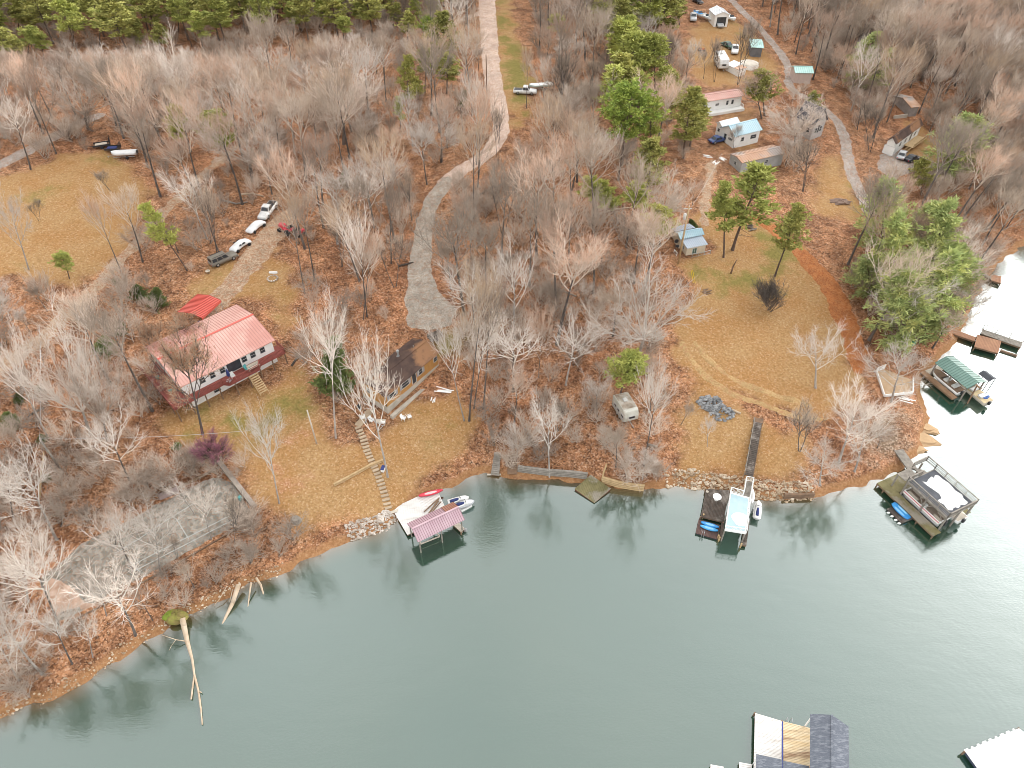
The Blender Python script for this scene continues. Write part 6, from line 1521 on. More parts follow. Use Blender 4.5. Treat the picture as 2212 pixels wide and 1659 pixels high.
for k in (.04, .5, .94):
    for s in (1, -1):
        p = r0 + (r1 - r0) * k + n_ * hw * .86 * s; MB().tube((p[0], p[1], -2.2), (p[0], p[1], ze + .05), .10, n=8).build('post', WOODG, e)
mb = MB()
for s in (1, -1):
    a_, b_ = r0 + n_ * hw * .86 * s, r1 + n_ * hw * .86 * s; mb.par(np.array([a_[0], a_[1], ze - .12]), (b_ - a_), n_ * .09, (0, 0, .17))
mb.build('roof_beam', WOODG, e)
mb = MB(); a_, b_ = rel(e, quadpx([K3(440, 752), K3(682, 655)], .5)); mb.par(a_, b_ - a_, n_ * .14, (0, 0, .14)); a_, b_ = rel(e, quadpx([K3(680, 655), K3(628, 613)], .5)); mb.par(a_, b_ - a_, unit(np.cross(b_ - a_, (0, 0, 1))) * .14, (0, 0, .14)); a_, b_ = rel(e, quadpx([K3(440, 745), K3(415, 700)], .5)); mb.par(a_, b_ - a_, unit(np.cross(b_ - a_, (0, 0, 1))) * .14, (0, 0, .14)); mb.build('boat_lift', BEIGEW, e)
PQ = quadpx([K3(845, 500), K3(900, 455), K3(1003, 555), K3(955, 600)], .62); plankdeck(e, 'finger_pier', PQ, .62, BEIGEW, along=0, step=.2); piles(e, [PQ[2], PQ[3], onz(*K3(90, 330), 0), onz(*K3(270, 640), 0), onz(*K3(345, 640), 0)], .62)
p = rel(e, [onz(*K3(985, 575), .4)])[0]; mb = MB(); [mb.par(p + np.array([.05, -.12, -.3 + .22 * i]), (.5, .1, 0), (-.02, .06, 0), (0, 0, .05)) for i in range(4)]; mb.build('swim_ladder', METAL, e)
kayak(onz(*K3(572, 118), .66), ang(onz(*K3(435, 152), .66), onz(*K3(710, 84), .66)), 3.6, .85, REDP, PINKP, 'red kayak with a pale pink cockpit on the white dock')
planks('paddle_boards', onz(*K3(620, 260), .64), ang(onz(*K3(565, 315), .6), onz(*K3(680, 205), .6)), 4, 3.0, WOODB, 'bundle of brown boards lying on the white dock')
FQ = quadpx([K3(800, 215), K3(965, 335), K3(1100, 262), K3(960, 170)], .28); FC = sum(FQ) / 4
e2 = thing('jet_ski_float', 'white floating platform carrying two jet skis beside the maroon boathouse', 'float', (FC[0], FC[1], 0)); mb = MB(); q = rel(e2, FQ); mb.prism([p[:2] for p in q], -.1, .28); mb.build('platform', WHITE, e2, bevel=.04)
mb = MB(); [mb.slab([q[0] * (1 - k) + q[1] * k + np.array([0, 0, .04]), q[3] * (1 - k) + q[2] * k + np.array([0, 0, .04]), q[3] * (1 - k - .06) + q[2] * (k + .06) + np.array([0, 0, .04]), q[0] * (1 - k - .06) + q[1] * (k + .06) + np.array([0, 0, .04])], .03) for k in (.12, .4, .62, .88)]; mb.build('bunk', TRIM, e2)
ra = ang(FQ[0], FQ[3])
jetski(on(FQ, .28, .52, .0), ra, 'white jet ski with a navy seat farther from the maroon roof', 'jet skis on the white float'); jetski(on(FQ, .74, .52, .0), ra, 'jet ski with a navy seat nearer the maroon roof', 'jet skis on the white float', c1=M('grey_hull', (.55, .57, .60), None, 1, .35, bump=0))
# ---- sagging square float
P8 = lambda x, y: (1106 + x / 4, 829 + y / 4)
SQ = [onz(*P8(540, 908), .35), onz(*P8(712, 1030), .18), onz(*P8(855, 905), .45), onz(*P8(680, 785), .8)]; c = sum(SQ) / 4
e = thing('sagging_dock', 'mossy square wooden dock sagging into the water by the bank', 'dock', (c[0], c[1], 0)); plankdeck(e, 'deck', SQ, .4, MOSSW, step=.16, along=0, frame=M('rust_brown_skirt', (.27, .11, .075), None, 1, .9), skirt=.32)
# ---- dock with the pale blue upper deck
K5 = lambda x, y: ((2020 + x / 3.4) * .7373, (1380 + y / 3.4) * .7373)
c = onz(*K5(350, 420), 0); e = thing('two_part_dock', 'dark wooden dock beside a pale blue boat lift roof deck with white rails', 'dock', c)
LQ = quadpx([K5(112, 452), K5(338, 508), K5(402, 190), K5(165, 178)], .8); plankdeck(e, 'lower_deck', LQ, .8, WOODD, along=1, step=.18)
ZU = 2.9
UQ = quadpx([K5(352, 588), K5(562, 622), K5(600, 262), K5(406, 205)], ZU); q = rel(e, UQ)
mb = MB(); mb.slab(q, .22); mb.build('upper_deck_frame', WHITE, e); cc = sum(q) / 4
mb = MB(); qq = [cc + (p - cc) * np.array([.90, .90, 1]) + np.array([0, 0, .014]) for p in q]; mb.slab(qq, .012); mb.build('upper_deck', PALEDECK, e)
mb = MB(); sn = [cc + np.array([math.cos(t) * 1.05 * (1 + .12 * math.sin(3 * t)) + .05, math.sin(t) * 1.25 * (1 + .1 * math.cos(2 * t)) - 1.1, .03]) for t in np.linspace(0, 2 * math.pi, 26, endpoint=False)]; mb.face(sn); mb.build('bleached_patch', WHITE, e)
mb = MB(); rail(mb, q[0], q[1], 1.0, 1.1, .17, pw=.08, top=.1); rail(mb, q[3], q[3] * .38 + q[2] * .62, 1.0, 1.1, .17, pw=.08, top=.1)
for a_, b_ in ((q[0], q[3]), (q[1], q[2])):
    L_ = np.linalg.norm(b_ - a_); 
    for i in range(6): mb.box(a_ + (b_ - a_) * i / 5 + np.array([0, 0, .5]), (.08, .08, 1.0))
    for z_ in (.5, .98): mb.tube(a_ + np.array([0, 0, z_]), b_ + np.array([0, 0, z_]), .035, n=5)
mb.build('railing', WHITE, e)
for u in (.02, .98):
    for v in (.03, .5, .97): p = on(q, u, v); MB().tube((p[0], p[1], -2.5), (p[0], p[1], ZU - .2), .11, n=8).build('post', WOODG, e)
GQ = quadpx([K5(532, 245), K5(602, 262), K5(627, 108), K5(556, 98)], ZU); plankdeck(e, 'gangway', GQ, ZU, WOODG, along=0, step=.2, frame=WOODG, skirt=.15)
g_ = rel(e, GQ); mb = MB(); rail(mb, g_[1], g_[2], 1.0, 1.1, .17, pw=.08); rail(mb, g_[2], g_[3], 1.0, 1.1, .17, pw=.08); rail(mb, g_[3], g_[0], 1.0, 1.1, .17, pw=.08); mb.build('gangway_rail', WHITE, e)
for pq in ([K5(298, 672), K5(330, 670), K5(350, 500), K5(322, 495)], [K5(515, 735), K5(568, 742), K5(600, 500), K5(552, 495)]):
    PQ = quadpx(pq, .62); plankdeck(e, 'finger_pier', PQ, .62, WOODD, along=0, step=.2); piles(e, [np.array([*PQ[0][:2], .95])], .9, .12, WOODT)
piles(e, [LQ[0], LQ[1], LQ[2], LQ[3]], .75)
FQ = quadpx([K5(62, 618), K5(278, 680), K5(312, 540), K5(92, 478)], .34); c = sum(FQ) / 4
e2 = thing('swim_float', 'dark floating platform holding two blue kayaks below the dark dock', 'float', (c[0], c[1], 0)); plankdeck(e2, 'deck', FQ, .34, M('reddish_dark_wood', (.15, .085, .07), (.09, .055, .05), 1.2, .85, bump=.3), along=1, step=.18, frame=BLACKP, skirt=.35); piles(e2, [np.array([*onz(*K5(130, 470), 0)[:2], 1.0]), np.array([*onz(*K5(280, 675), 0)[:2], .9])], 1, .12, WOODT)
q = rel(e2, FQ); mb = MB()
for k in (.26, .36): p = on(q, k, 0); mb.tube((p[0], p[1] - .15, -.6), (p[0], p[1] - .1, 1.0), .035, n=6).tube((p[0], p[1] - .1, 1.0), (p[0] + .05, p[1] + .45, .9), .035, n=6)
mb.build('ladder', METAL, e2)
ka = ang(onz(*K5(128, 530), .4), onz(*K5(265, 570), .4))
kayak(onz(*K5(200, 545), .36), ka, 2.5, .7, BLUEP, LBLUE, 'blue kayak lying at the back on the dark float', group='kayaks on the dark float'); kayak(onz(*K5(192, 580), .36), ka, 2.5, .7, M('sky_blue_plastic', (.06, .36, .70), None, 1, .35, bump=0), LBLUE, 'brighter blue kayak lying at the front on the dark float', group='kayaks on the dark float')
t = thing('patio_table', 'round white table on the dark wooden dock', 'table', onz(*K5(267, 285), .82)); MB().tube((0, 0, .66), (0, 0, .72), .62, n=20).build('tabletop', WHITE, t); MB().tube((0, 0, 0), (0, 0, .66), .06).build('leg', WHITE, t); MB().tube((0, 0, 0), (0, 0, .06), .3, .2, 12).build('base', WHITE, t)
pot(onz(*K5(173, 218), .82), BEIGEW, 'small pale bucket at the shore corner of the dark dock', .2, .35, 'bucket', 'bucket')
j = jetski(onz(*K5(672, 402), .5), ang(onz(*K5(665, 460), .5), onz(*K5(680, 345), .5)), 'white jet ski on a lift right of the pale blue deck', 'jet skis on lifts', c2=NAVY)
p = onz(*K5(672, 402), 0); e2 = thing('jet_ski_lift', 'small metal lift holding the white jet ski clear of the water', 'lift', p, j.rotation_euler[2]); mb = MB(); [mb.par((-1.3, s - .05, .34), (2.5, 0, 0), (0, .1, 0), (0, 0, .12)) for s in (-.4, .4)]; mb.build('bunk', METAL, e2); MB().tube((-.6, .75, -2), (-.6, .75, 1.2), .08).build('post', METAL, e2); MB().par((-.64, -.4, .25), (.08, 0, 0), (0, 1.15, 0), (0, 0, .08)).build('arm', METAL, e2)
t = kayak(onz(*K5(622, 262), 1.3), 1.3, 2.6, .7, WHITE, TRIM, 'white rowing shell stored against the gangway of the pale blue deck', 'boat', 'dinghy')
# stairs up the bank
a, b = G(1611, 1046), G(1637, 914); rz = ang(a, b); Ls = float(np.hypot(*(b - a)[:2]))
e = thing('bank_stairs', 'long dark wooden stairs with a grey handrail climbing from the gangway to the lawn', 'stairs', (a[0], a[1], 0), rz); n = int(Ls / .36); mb = MB(); zs = []
z0, z1 = max(ZU, gz(*a[:2]) + .4), b[2] + .15
for i in range(n): x = Ls * i / n; zz = max(z0 + (z1 - z0) * i / n, 0); zs.append(zz); mb.par((x, -.55, zz), (.33, 0, 0), (0, 1.1, 0), (0, 0, .06))
mb.build('tread', WOODD, e)
mb = MB(); [mb.slab([(0, y, z0 + .0), (0, y + .07, z0), (Ls, y + .07, z1), (Ls, y, z1)], .26) for y in (-.66, .59)]; mb.build('stringer', WOODB, e)
mb = MB(); [mb.box((Ls * i / 6, .7, z0 + (z1 - z0) * i / 6 + .3), (.08, .08, 1.4)) for i in range(7)]; mb.slab([(0, .66, z0 + 1.0), (0, .74, z0 + 1.0), (Ls, .74, z1 + 1.0), (Ls, .66, z1 + 1.0)], .06); mb.build('hand_rail', WOODG, e)
MB().box((Ls + .6, 0, z1 - .02), (1.2, 1.5, .12)).build('landing', WOODB, e)
# ---- two storey dock
K6 = lambda x, y: ((2580 + x / 3.174) * .7373, (1300 + y / 3.174) * .7373)
ZT = 3.7
a, b, d = onz(*K6(248, 350), ZT), onz(*K6(622, 690), ZT), onz(*K6(472, 205), ZT); rz = ang(a, b); Lx = float(np.hypot(*(b - a)[:2])); ux = unit([*(b - a)[:2], 0]); uy = np.array([-ux[1], ux[0], 0]); Wy = float((d - a) @ uy)
print('twostorey', Lx, Wy, [round(v_) for v_ in proj(a + ux * Lx + uy * Wy)])
e = thing('two_storey_dock', 'grey two storey dock with a railed roof deck above a moored pontoon boat', 'dock', (a[0], a[1], 0), rz)
mb = MB(); mb.par((0, 0, ZT - .3), (Lx, 0, 0), (0, Wy, 0), (0, 0, .26)); mb.build('deck_frame', WOODG, e)
mb = MB(); mb.par((.15, .15, ZT - .038), (Lx - .3, 0, 0), (0, Wy - .3, 0), (0, 0, .04)); mb.build('upper_deck', M('tarred_deck_with_bleached_patches', (.075, .08, .09), (.12, .125, .14), .5, .9, bump=.05, spec=.1), e)
q = random.Random(4); mb = MB()
def ragged(x0, y0, x1, y1, n=7, a=.35):
    P_ = [(x0, y0), (x1, y0), (x1, y1), (x0, y1)]; o_ = []
    for k in range(4):
        A, B = np.array(P_[k]), np.array(P_[(k + 1) % 4])
        for i in range(n): o_.append(A + (B - A) * i / n + np.array([q.uniform(-a, a), q.uniform(-a, a)]))
    return o_
mb.face([(*p, ZT + .007) for p in ragged(1.1, Wy * .40, Lx - .7, Wy - .5, 7, .28)]); mb.face([(*p, ZT + .0075) for p in ragged(Lx * .62, Wy * .24, Lx - .7, Wy * .55, 5, .2)]); mb.build('bleached_patch', WHITE, e)
mb = MB(); R_ = [(0, 0), (Lx, 0), (Lx, Wy), (0, Wy)]
rail(mb, (0, 0, ZT), (Lx, 0, ZT), 1.0, 1.9, .17, pw=.12, top=.15); rail(mb, (0, Wy, ZT), (Lx, Wy, ZT), 1.0, 1.9, .17, pw=.12, top=.15); rail(mb, (Lx, 0, ZT), (Lx, Wy, ZT), 1.0, 1.9, .17, pw=.12, top=.15); rail(mb, (0, 0, ZT), (0, Wy * .5, ZT), 1.0, 1.9, .17, pw=.12, top=.15); rail(mb, (-1.6, Wy * .5, ZT), (-1.6, Wy, ZT), 1.0, 1.9, .17, pw=.12, top=.15); rail(mb, (-1.6, Wy, ZT), (0, Wy, ZT), 1.0, 1.9, .17, pw=.12, top=.15); mb.build('railing', WOODG, e)
mb = MB(); boards(mb, (-1.7, -.2, ZT - .1), (0, Wy * .45, 0), (1.5, 0, 0), .08, .16); mb.build('landing', WOODG, e)
mb = MB(); [mb.par((-1.5 + .0, Wy * .55 + .28 * i, ZT - .3 - .2 * i), (1.3, 0, 0), (0, .26, 0), (0, 0, .05)) for i in range(12)]; [mb.slab([(x, Wy * .5, ZT - .15), (x + .06, Wy * .5, ZT - .15), (x + .06, Wy * .5 + 3.3, ZT - 2.6), (x, Wy * .5 + 3.3, ZT - 2.6)], .25) for x in (-1.58, -.18)]; mb.build('steps', WOODG, e)
for x, y in ((.1, .1), (Lx * .5, .1), (Lx - .1, .1), (.1, Wy - .1), (Lx * .5, Wy - .1), (Lx - .1, Wy - .1), (Lx - .1, Wy * .5), (-1.6, .1), (-1.6, Wy * .9)):
    MB().tube((x, y, -2.5), (x, y, ZT - .28), .14, n=8).build('post', WOODG, e)
mb = MB(); [mb.tube((x, .1, ZT - .35), (x + s * 1.1, .1, ZT - 1.6), .06, n=5) if False else mb.tube((x + s * 1.2, .1, ZT - .35), (x, .1, ZT - 1.6), .06, n=5) for x, s in ((.1, 1), (Lx * .5, 1), (Lx * .5, -1), (Lx - .1, -1))]; mb.build('brace', WOODG, e)
mb = MB(); boards(mb, (-2.9, -1.5, .72), (0, 1.5, 0), (Lx + 2.9 + .4, 0, 0), .08, .17); boards(mb, (-2.9, .02, .72), (0, Wy * .55, 0), (2.7, 0, 0), .08, .17); boards(mb, (-1.6, Wy + .03, .72), (0, 1.2, 0), (Lx + 1.4, 0, 0), .08, .17); mb.build('walkway', MOSSW, e)
mb = MB(); [mb.par(o_, a_, b_, (0, 0, .22)) for o_, a_, b_ in (((-2.9, -1.5, .49), (Lx + 3.3, 0, 0), (0, .09, 0)), ((-2.9, -.1, .49), (Lx + 3.3, 0, 0), (0, .09, 0)), ((-2.9, .0, .49), (.09, 0, 0), (0, Wy * .55, 0)), ((-.3, .0, .49), (.09, 0, 0), (0, Wy * .55, 0)))]; mb.build('joist', WOODB, e)
for x, y in ((-2.8, -1.4), (-1.6, -1.4), (Lx * .3, -1.4), (Lx * .65, -1.4), (Lx + .3, -1.4), (-2.8, Wy * .5)): MB().tube((x, y, -2.5), (x, y, .7), .11, n=7).build('pile', WOODB, e)
w3 = lambda x, y, z: tuple(a + ux * x + uy * y + np.array([0, 0, z - ZT]))
def pontoon(loc, rz, L, W, label):
    t = thing('pontoon_boat', label, 'boat', loc, rz)
    for s in (-1, 1): MB().loft([[(x, s * W * .36 + r_ * math.cos(k), .25 + r_ * math.sin(k)) for k in np.linspace(0, 2 * math.pi, 10, endpoint=False)] for x, r_ in ((-L / 2, .22), (-L / 2 + .3, .32), (L / 2 - .8, .32), (L / 2, .05))]).build('float_tube', METAL, t, True)
    MB().par((-L / 2, -W / 2, .58), (L * .97, 0, 0), (0, W, 0), (0, 0, .1)).build('deck', M('tan_boat_floor', (.40, .33, .27), None, 1, .9), t)
    mb = MB()
    for o_, a_, b_ in (((-L / 2, -W / 2, .69), (L * .97, 0, 0), (0, .05, 0)), ((-L / 2, W / 2 - .05, .69), (L * .97, 0, 0), (0, .05, 0)), ((-L / 2, -W / 2 + .06, .69), (.05, 0, 0), (0, W - .12, 0)), ((L * .46, -W / 2 + .06, .69), (.05, 0, 0), (0, W - .12, 0))): mb.par(o_, a_, b_, (0, 0, .62))
    mb.build('side_panels', WHITE, t); mb = MB(); [mb.par((-L / 2 + .01, y, 1.0), (L * .95, 0, 0), (0, .012, 0), (0, 0, .14)) for y in (-W / 2 - .014, W / 2 + .002)]; mb.build('stripe', REDP, t)
    for x, y, l_, w_ in ((-L * .38, -W * .3, 1.5, .6), (L * .28, -W * .3, 1.8, .6), (L * .28, W * .3, 1.8, .6), (-L * .38, W * .3, 1.2, .6)): MB().box((x, y, .92), (l_, w_, .45)).build('seat', BEIGEW, t, bevel=.05)
    MB().box((-.2, W * .28, 1.1), (.6, .7, .8)).build('console', WHITE, t, bevel=.05); MB().box((-L / 2 - .2, 0, .7), (.45, .5, 1.0)).build('outboard_motor', BLACKP, t, bevel=.08); return t
pontoon(w3(Lx * .46, 1.35, .55), rz + math.pi, min(Lx * .92, 7.4), 2.3, 'white pontoon boat with a red stripe on the lift below the roof deck')
boat(w3(Lx * .62, Wy - 1.5, .5), rz + math.pi, 6.0, 2.2, .9, WHITE, BEIGEW, 'white motor boat moored under the far side of the roof deck')
GQ = [onz(*P_, .9) for P_ in (K6(150, 85), K6(205, 60), K6(325, 225), K6(255, 262))]
ga, gb = G(*K6(165, 62)), onz(*K6(290, 245), .95); rzg = ang(ga, gb); Lg = float(np.hypot(*(gb - ga)[:2])); t = thing('gangway', 'grey plank gangway leading from the shore to the two storey dock', 'gangway', (ga[0], ga[1], max(ga[2], .8)), rzg); mb = MB(); boards(mb, (0, -.75, .1), (0, 1.5, 0), (Lg, 0, 0), .07, .17); [mb.par((0, y, -.12), (Lg, 0, 0), (0, .1, 0), (0, 0, .2)) for y in (-.7, .6)]; mb.build('deck', WOODG, t)
FQ = quadpx([K6(58, 605), K6(195, 740), K6(322, 690), K6(178, 560)], .34); c = sum(FQ) / 4
e2 = thing('swim_float', 'small dark float carrying a blue pedal boat beside the two storey dock', 'float', (c[0], c[1], 0)); plankdeck(e2, 'deck', FQ, .34, WOODD, along=1, step=.18, frame=BLACKP, skirt=.3); q = rel(e2, FQ)
for k in (.15, .4, .65, .88): p = q[0] * (1 - k) + q[1] * k; MB().ell((p[0] - .05, p[1] - .16, .12), (.3, .16, .16), 10, 6).build('buoy', WHITE, e2, True)
kayak(on(FQ, .42, .55, .02), ang(FQ[0], FQ[1]), 3.0, 1.35, BLUEP, LBLUE, 'blue two seat boat lying on the small dark float', 'boat', 'pedal_boat', True)
# ---- green roofed boathouse
K9 = lambda x, y: ((2520 + x / 2.646) * .7373, (950 + y / 2.646) * .7373)
c = onz(*K9(740, 420), 0); e = thing('boathouse', 'open boathouse with a long green metal roof on the bright water', 'boathouse', c)
ze = 3.1; A_, B_, C_ = [onz(*K9(*p), ze) for p in ((580, 298), (832, 500), (980, 446))]; u_ = unit(B_ - A_); n_ = np.array([-u_[1], u_[0], 0]); W_ = float((C_ - B_) @ n_); L_ = float(np.linalg.norm(B_ - A_)); print('green', L_, W_)
o = rel(e, [A_])[0]; X_, Y_ = u_ * L_, n_ * W_; up = np.array([0, 0, .7])
mb = MB(); mb.slab([o, o + X_, o + X_ + Y_ / 2 + up, o + Y_ / 2 + up], .08).slab([o + Y_, o + X_ + Y_, o + X_ + Y_ / 2 + up, o + Y_ / 2 + up], .08); ribs(mb, o, X_, Y_ / 2 + up, .45); ribs(mb, o + Y_, X_, -Y_ / 2 + up, .45); mb.build('roof', [GREENROOF, RIB[GREENROOF.name]], e)
for k in (.03, .5, .97):
    for s in (.06, .94): p = o + X_ * k + Y_ * s; MB().tube((p[0], p[1], -2.5), (p[0], p[1], ze + .02), .13, n=8).build('post', WOODG, e)
for s_, l_ in ((-.28, 'walkway'), (1.02, 'walkway')):
    PQ = [np.array(e.location) + p for p in (o - X_ * .12 + Y_ * s_, o + X_ * .92 + Y_ * s_, o + X_ * .92 + Y_ * (s_ + .25), o - X_ * .12 + Y_ * (s_ + .25))]
    for p in PQ: p[2] = .65
    plankdeck(e, l_, PQ, .65, M('orange_brown_planks', (.36, .22, .13), (.25, .15, .09), 1, .9, bump=.2), along=1, step=.2)
PQ = [np.array(e.location) + p for p in (o - X_ * .12 + Y_ * -.02, o + X_ * .04 + Y_ * -.02, o + X_ * .04 + Y_ * 1.0, o - X_ * .12 + Y_ * 1.0)]
for p in PQ: p[2] = .65
plankdeck(e, 'head_deck', PQ, .65, BEIGEW, along=0, step=.2)
wb = lambda k, s, z: tuple(np.array(e.location) + o * np.array([1, 1, 0]) + X_ * k + Y_ * s + np.array([0, 0, z]))
boat(wb(.42, .20, .3), ang(B_, A_), 6.0, 2.2, .9, WHITE, WOODB, 'white motor boat on the near side of the green roofed boathouse'); boat(wb(.92, .72, .3), ang(B_, A_), 6.2, 2.3, .9, BEIGEW, M('tan_boat_deck', (.56, .44, .26), None, 1, .8), 'tan open boat poking out under the lake end of the green roof')
t = thing('leaning_pole', 'dark pole leaning out of the water at the corner of the green boathouse', 'pole', onz(*K9(818, 648), 0)); p1 = rel(t, [onz(*K9(905, 480), 2.6)])[0]; MB().tube((0, 0, -2), p1, .12, n=8).build('pole', WOODB, t)
f = F(K9(918, 378), K9(1002, 442), z=2.2); t = thing('boat_lift_canopy', 'small dark canopy over a boat lift right of the green roof', 'canopy', (*f.a[:2], 0), f.rz); W2 = abs(f.wid(K9(1048, 410))); mb = MB(); mb.slab([(0, 0, 2.1), (f.L, 0, 2.1), (f.L, W2 / 2, 2.5), (0, W2 / 2, 2.5)], .05).slab([(0, W2, 2.1), (f.L, W2, 2.1), (f.L, W2 / 2, 2.5), (0, W2 / 2, 2.5)], .05); mb.build('canopy', M('charcoal_canvas', (.07, .075, .09), None, 1, .8), t); [MB().tube((x, y, -2.3), (x, y, 2.1), .06, n=6).build('post', METAL, t) for x in (.15, f.L - .15) for y in (.1, W2 - .1)]
t = thing('blue_tarp', 'crumpled blue tarp on the stern of the tan open boat', 'tarp', wb(1.18, .80, 1.0)); MB().ell((0, 0, .2), (.9, .7, .35), 10, 6, jit=.15).build('tarp', M('deep_blue_tarp', (.03, .10, .34), None, 1, .6, bump=.3), t)
# ---- wrecked white structure on the bank
WQ = [G(*K9(132, 352), .5), G(*K9(195, 545), .5), G(*K9(395, 550), .5), G(*K9(392, 450), .5), G(*K9(190, 335), .5)]; c = sum(WQ) / 5
e = thing('derelict_dock', 'derelict white framed dock section on the bank with leaves on its floor', 'dock', (c[0], c[1], float(c[2]) - .5)); q = rel(e, WQ); z_ = .45; mb = MB(); mb.prism([p[:2] for p in q], z_ - .25, z_); mb.build('floor', M('leaf_covered_boards', (.34, .22, .12), (.46, .33, .22), 1.2, .9, bump=.2), e)
mb = MB(); qs = [np.array([p[0], p[1], z_]) for p in q]
for i in (0, 1, 2, 4): a_, b_ = qs[i], qs[(i + 1) % 5]; mb.slab([a_ + np.array([0, 0, .55]), b_ + np.array([0, 0, .5]), b_ + np.array([0, 0, .01]), a_ + np.array([0, 0, .01])], .12)
mb.build('side_panel', WHITE, e); mb = MB(); rail(mb, qs[4], qs[0], 1.0, 1.2, .2); mb.build('railing', WHITE, e)
planks('board_pile', G(*K9(340, 580), .05), -.5, 4, 2.6, WHITE, 'white boards scattered at the foot of the derelict dock')
# ---- rust coloured dock and long pier at the right edge
def pier(name, label, pq, z, m, group=None, rails=False, np_=4):
    Q_ = quadpx(pq, z); c = sum(Q_) / 4; e = thing(name, label, 'dock', (c[0], c[1], 0), 0, group); plankdeck(e, 'deck', Q_, z, m, along=1, step=.22)
    piles(e, [Q_[0] * (1 - k) + Q_[1] * k for k in (.03, .97)] + [Q_[3] * (1 - k) + Q_[2] * k for k in (.03, .97)], z - .03)
    if rails: mb = MB(); q = rel(e, Q_); rail(mb, q[3], q[2], 1.0, 2.2, .5); mb.build('railing', WOODG, e)
    return e
RUSTW = M('rusty_brown_boards', (.38, .20, .115), (.29, .15, .09), .8, .9, bump=.2)
pier('pier', 'rust coloured square dock beyond the green roofed boathouse', [K9(885, 172), K9(1072, 225), K9(1096, 130), K9(910, 80)], .9, RUSTW); pier('gangway', 'rusty plank gangway from the shore to the rust coloured dock', [K9(690, 62), K9(890, 132), K9(900, 100), K9(700, 28)], .75, RUSTW)
pier('long_pier', 'long narrow grey pier with a rail running to the right picture edge', [K9(938, 72), K9(1250, 180), K9(1262, 140), K9(948, 36)], .8, WOODG, rails=True); pier('beam_walk', 'thin floating beam right of the rust coloured dock', [K9(1088, 203), K9(1216, 245), K9(1222, 236), K9(1094, 194)], .3, WOODB)
P6 = lambda x, y: (1659 + x / 4, 414 + y / 4)
pier('pier', 'small brown dock on the bright water near the right edge', [P6(1930, 765), P6(2012, 790), P6(2016, 730), P6(1925, 715)], .7, RUSTW); pier('gangway', 'narrow gangway from the wood to the small brown dock', [P6(1765, 675), P6(1928, 755), P6(1932, 738), P6(1770, 656)], .75, WOODG)
# ---- docks at the lower edge, close below the camera
def deckthing(name, label, pq, z, m, along, step=.2, th=.09, frame=WOODB, cat='dock'):
    Q_ = quadpx(pq, z); c = sum(Q_) / 4; e = thing(name, label, cat, (c[0], c[1], 0)); plankdeck(e, 'deck', Q_, z, m, along=along, step=step, th=th, frame=frame); return e, Q_
e, Q_ = deckthing('lakeside_dock', 'dock at the bottom edge with bleached and tan boards under a slate shingled roof', [(1626, 1760), (1688, 1764), (1688.5, 1557), (1631, 1540)], .75, WHITEB, 0, .15)
piles(e, Q_, .7)
Q2 = quadpx([(1693, 1764), (1752, 1770), (1752, 1573), (1692, 1558)], .75); plankdeck(e, 'plank_deck', Q2, .75, M('golden_stained_boards', (.58, .42, .23), (.68, .57, .40), .7, .8, bump=.1, c3=(.30, .19, .11), stretch=(.5, 4, 1)), along=0, step=.17)
Q3 = quadpx([(1688.8, 1764), (1692.2, 1764), (1691.6, 1558.5), (1689, 1557.5)], .70); mb = MB(); mb.slab(rel(e, Q3), .5); mb.build('blue_edge', M('blue_dock_edge', (.03, .05, .30), None, 1, .5, bump=0), e)
z0_, z1_ = 3.2, 3.9; a_, b_, r0_, r1_, c_, d_ = [rel(e, [onz(u, v, z)])[0] for u, v, z in ((1750, 1542, z0_), (1749, 1790, z0_), (1797, 1544, z1_), (1799, 1795, z1_), (1833, 1569, z0_), (1836, 1800, z0_))]
hw = ((r0_ - a_)[0] + (c_ - r0_)[0]) / 2
mb = MB(); mb.slab([a_, b_, r1_, r0_], .1).slab([c_, d_, r1_, r0_], .1); nr_ = int(np.linalg.norm(b_ - a_) / .3)
RFD = mb.build('roof', SLATE, e); mb = MB(); mb.par(r0_ - np.array([.12, 0, -.02]), r1_ - r0_, (.24, 0, 0), (0, 0, .04)); mb.build('ridge_cap', SLATE, RFD)
for p in (a_ * .97 + b_ * .03, a_ * .5 + b_ * .5, c_ * .97 + d_ * .03, c_ * .5 + d_ * .5): s_ = .18 if p[0] < r0_[0] else -.18; MB().tube((p[0] + s_, p[1], -2), (p[0] + s_, p[1], z0_ - .1), .1, n=8).build('post', WHITE, e)
mb = MB(); mb.slab(rel(e, [onz(1634, 1629, 2.4), onz(1690, 1641, 2.4), onz(1690, 1760, 2.7), onz(1632, 1760, 2.7)]), .1); mb.slab(rel(e, [onz(1692, 1643, 2.4), onz(1748, 1655, 2.4), onz(1748, 1760, 2.7), onz(1692, 1760, 2.7)]), .1); mb.build('lower_roof', SLATE, e)
for u, v in ((1637, 1636), (1745, 1658)): p = rel(e, [onz(u, v, 2.3)])[0]; MB().tube((p[0], p[1], -2), (p[0], p[1], 2.3), .08, n=8).build('post', WHITE, e)
mb = MB(); p = rel(e, [onz(1697, 1557, .75)])[0]; [mb.tube(p + np.array([x, .02, -.8]), p + np.array([x, .02, .9]), .03, n=6).tube(p + np.array([x, .02, .9]), p + np.array([x, -.4, .75]), .03, n=6) for x in (0, .5)]; mb.build('swim_ladder', METAL, e)
deckthing('step_float', 'white float just left of the lower dock, cut by the bottom edge', [(1597, 1720), (1624, 1722), (1624, 1651), (1597, 1646)], .5, WHITEB, 0, .2); deckthing('step_float', 'white float in the middle of the bottom edge, cut by it', [(1534, 1720), (1563, 1722), (1563, 1656), (1535, 1651)], .5, WHITEB, 0, .2)
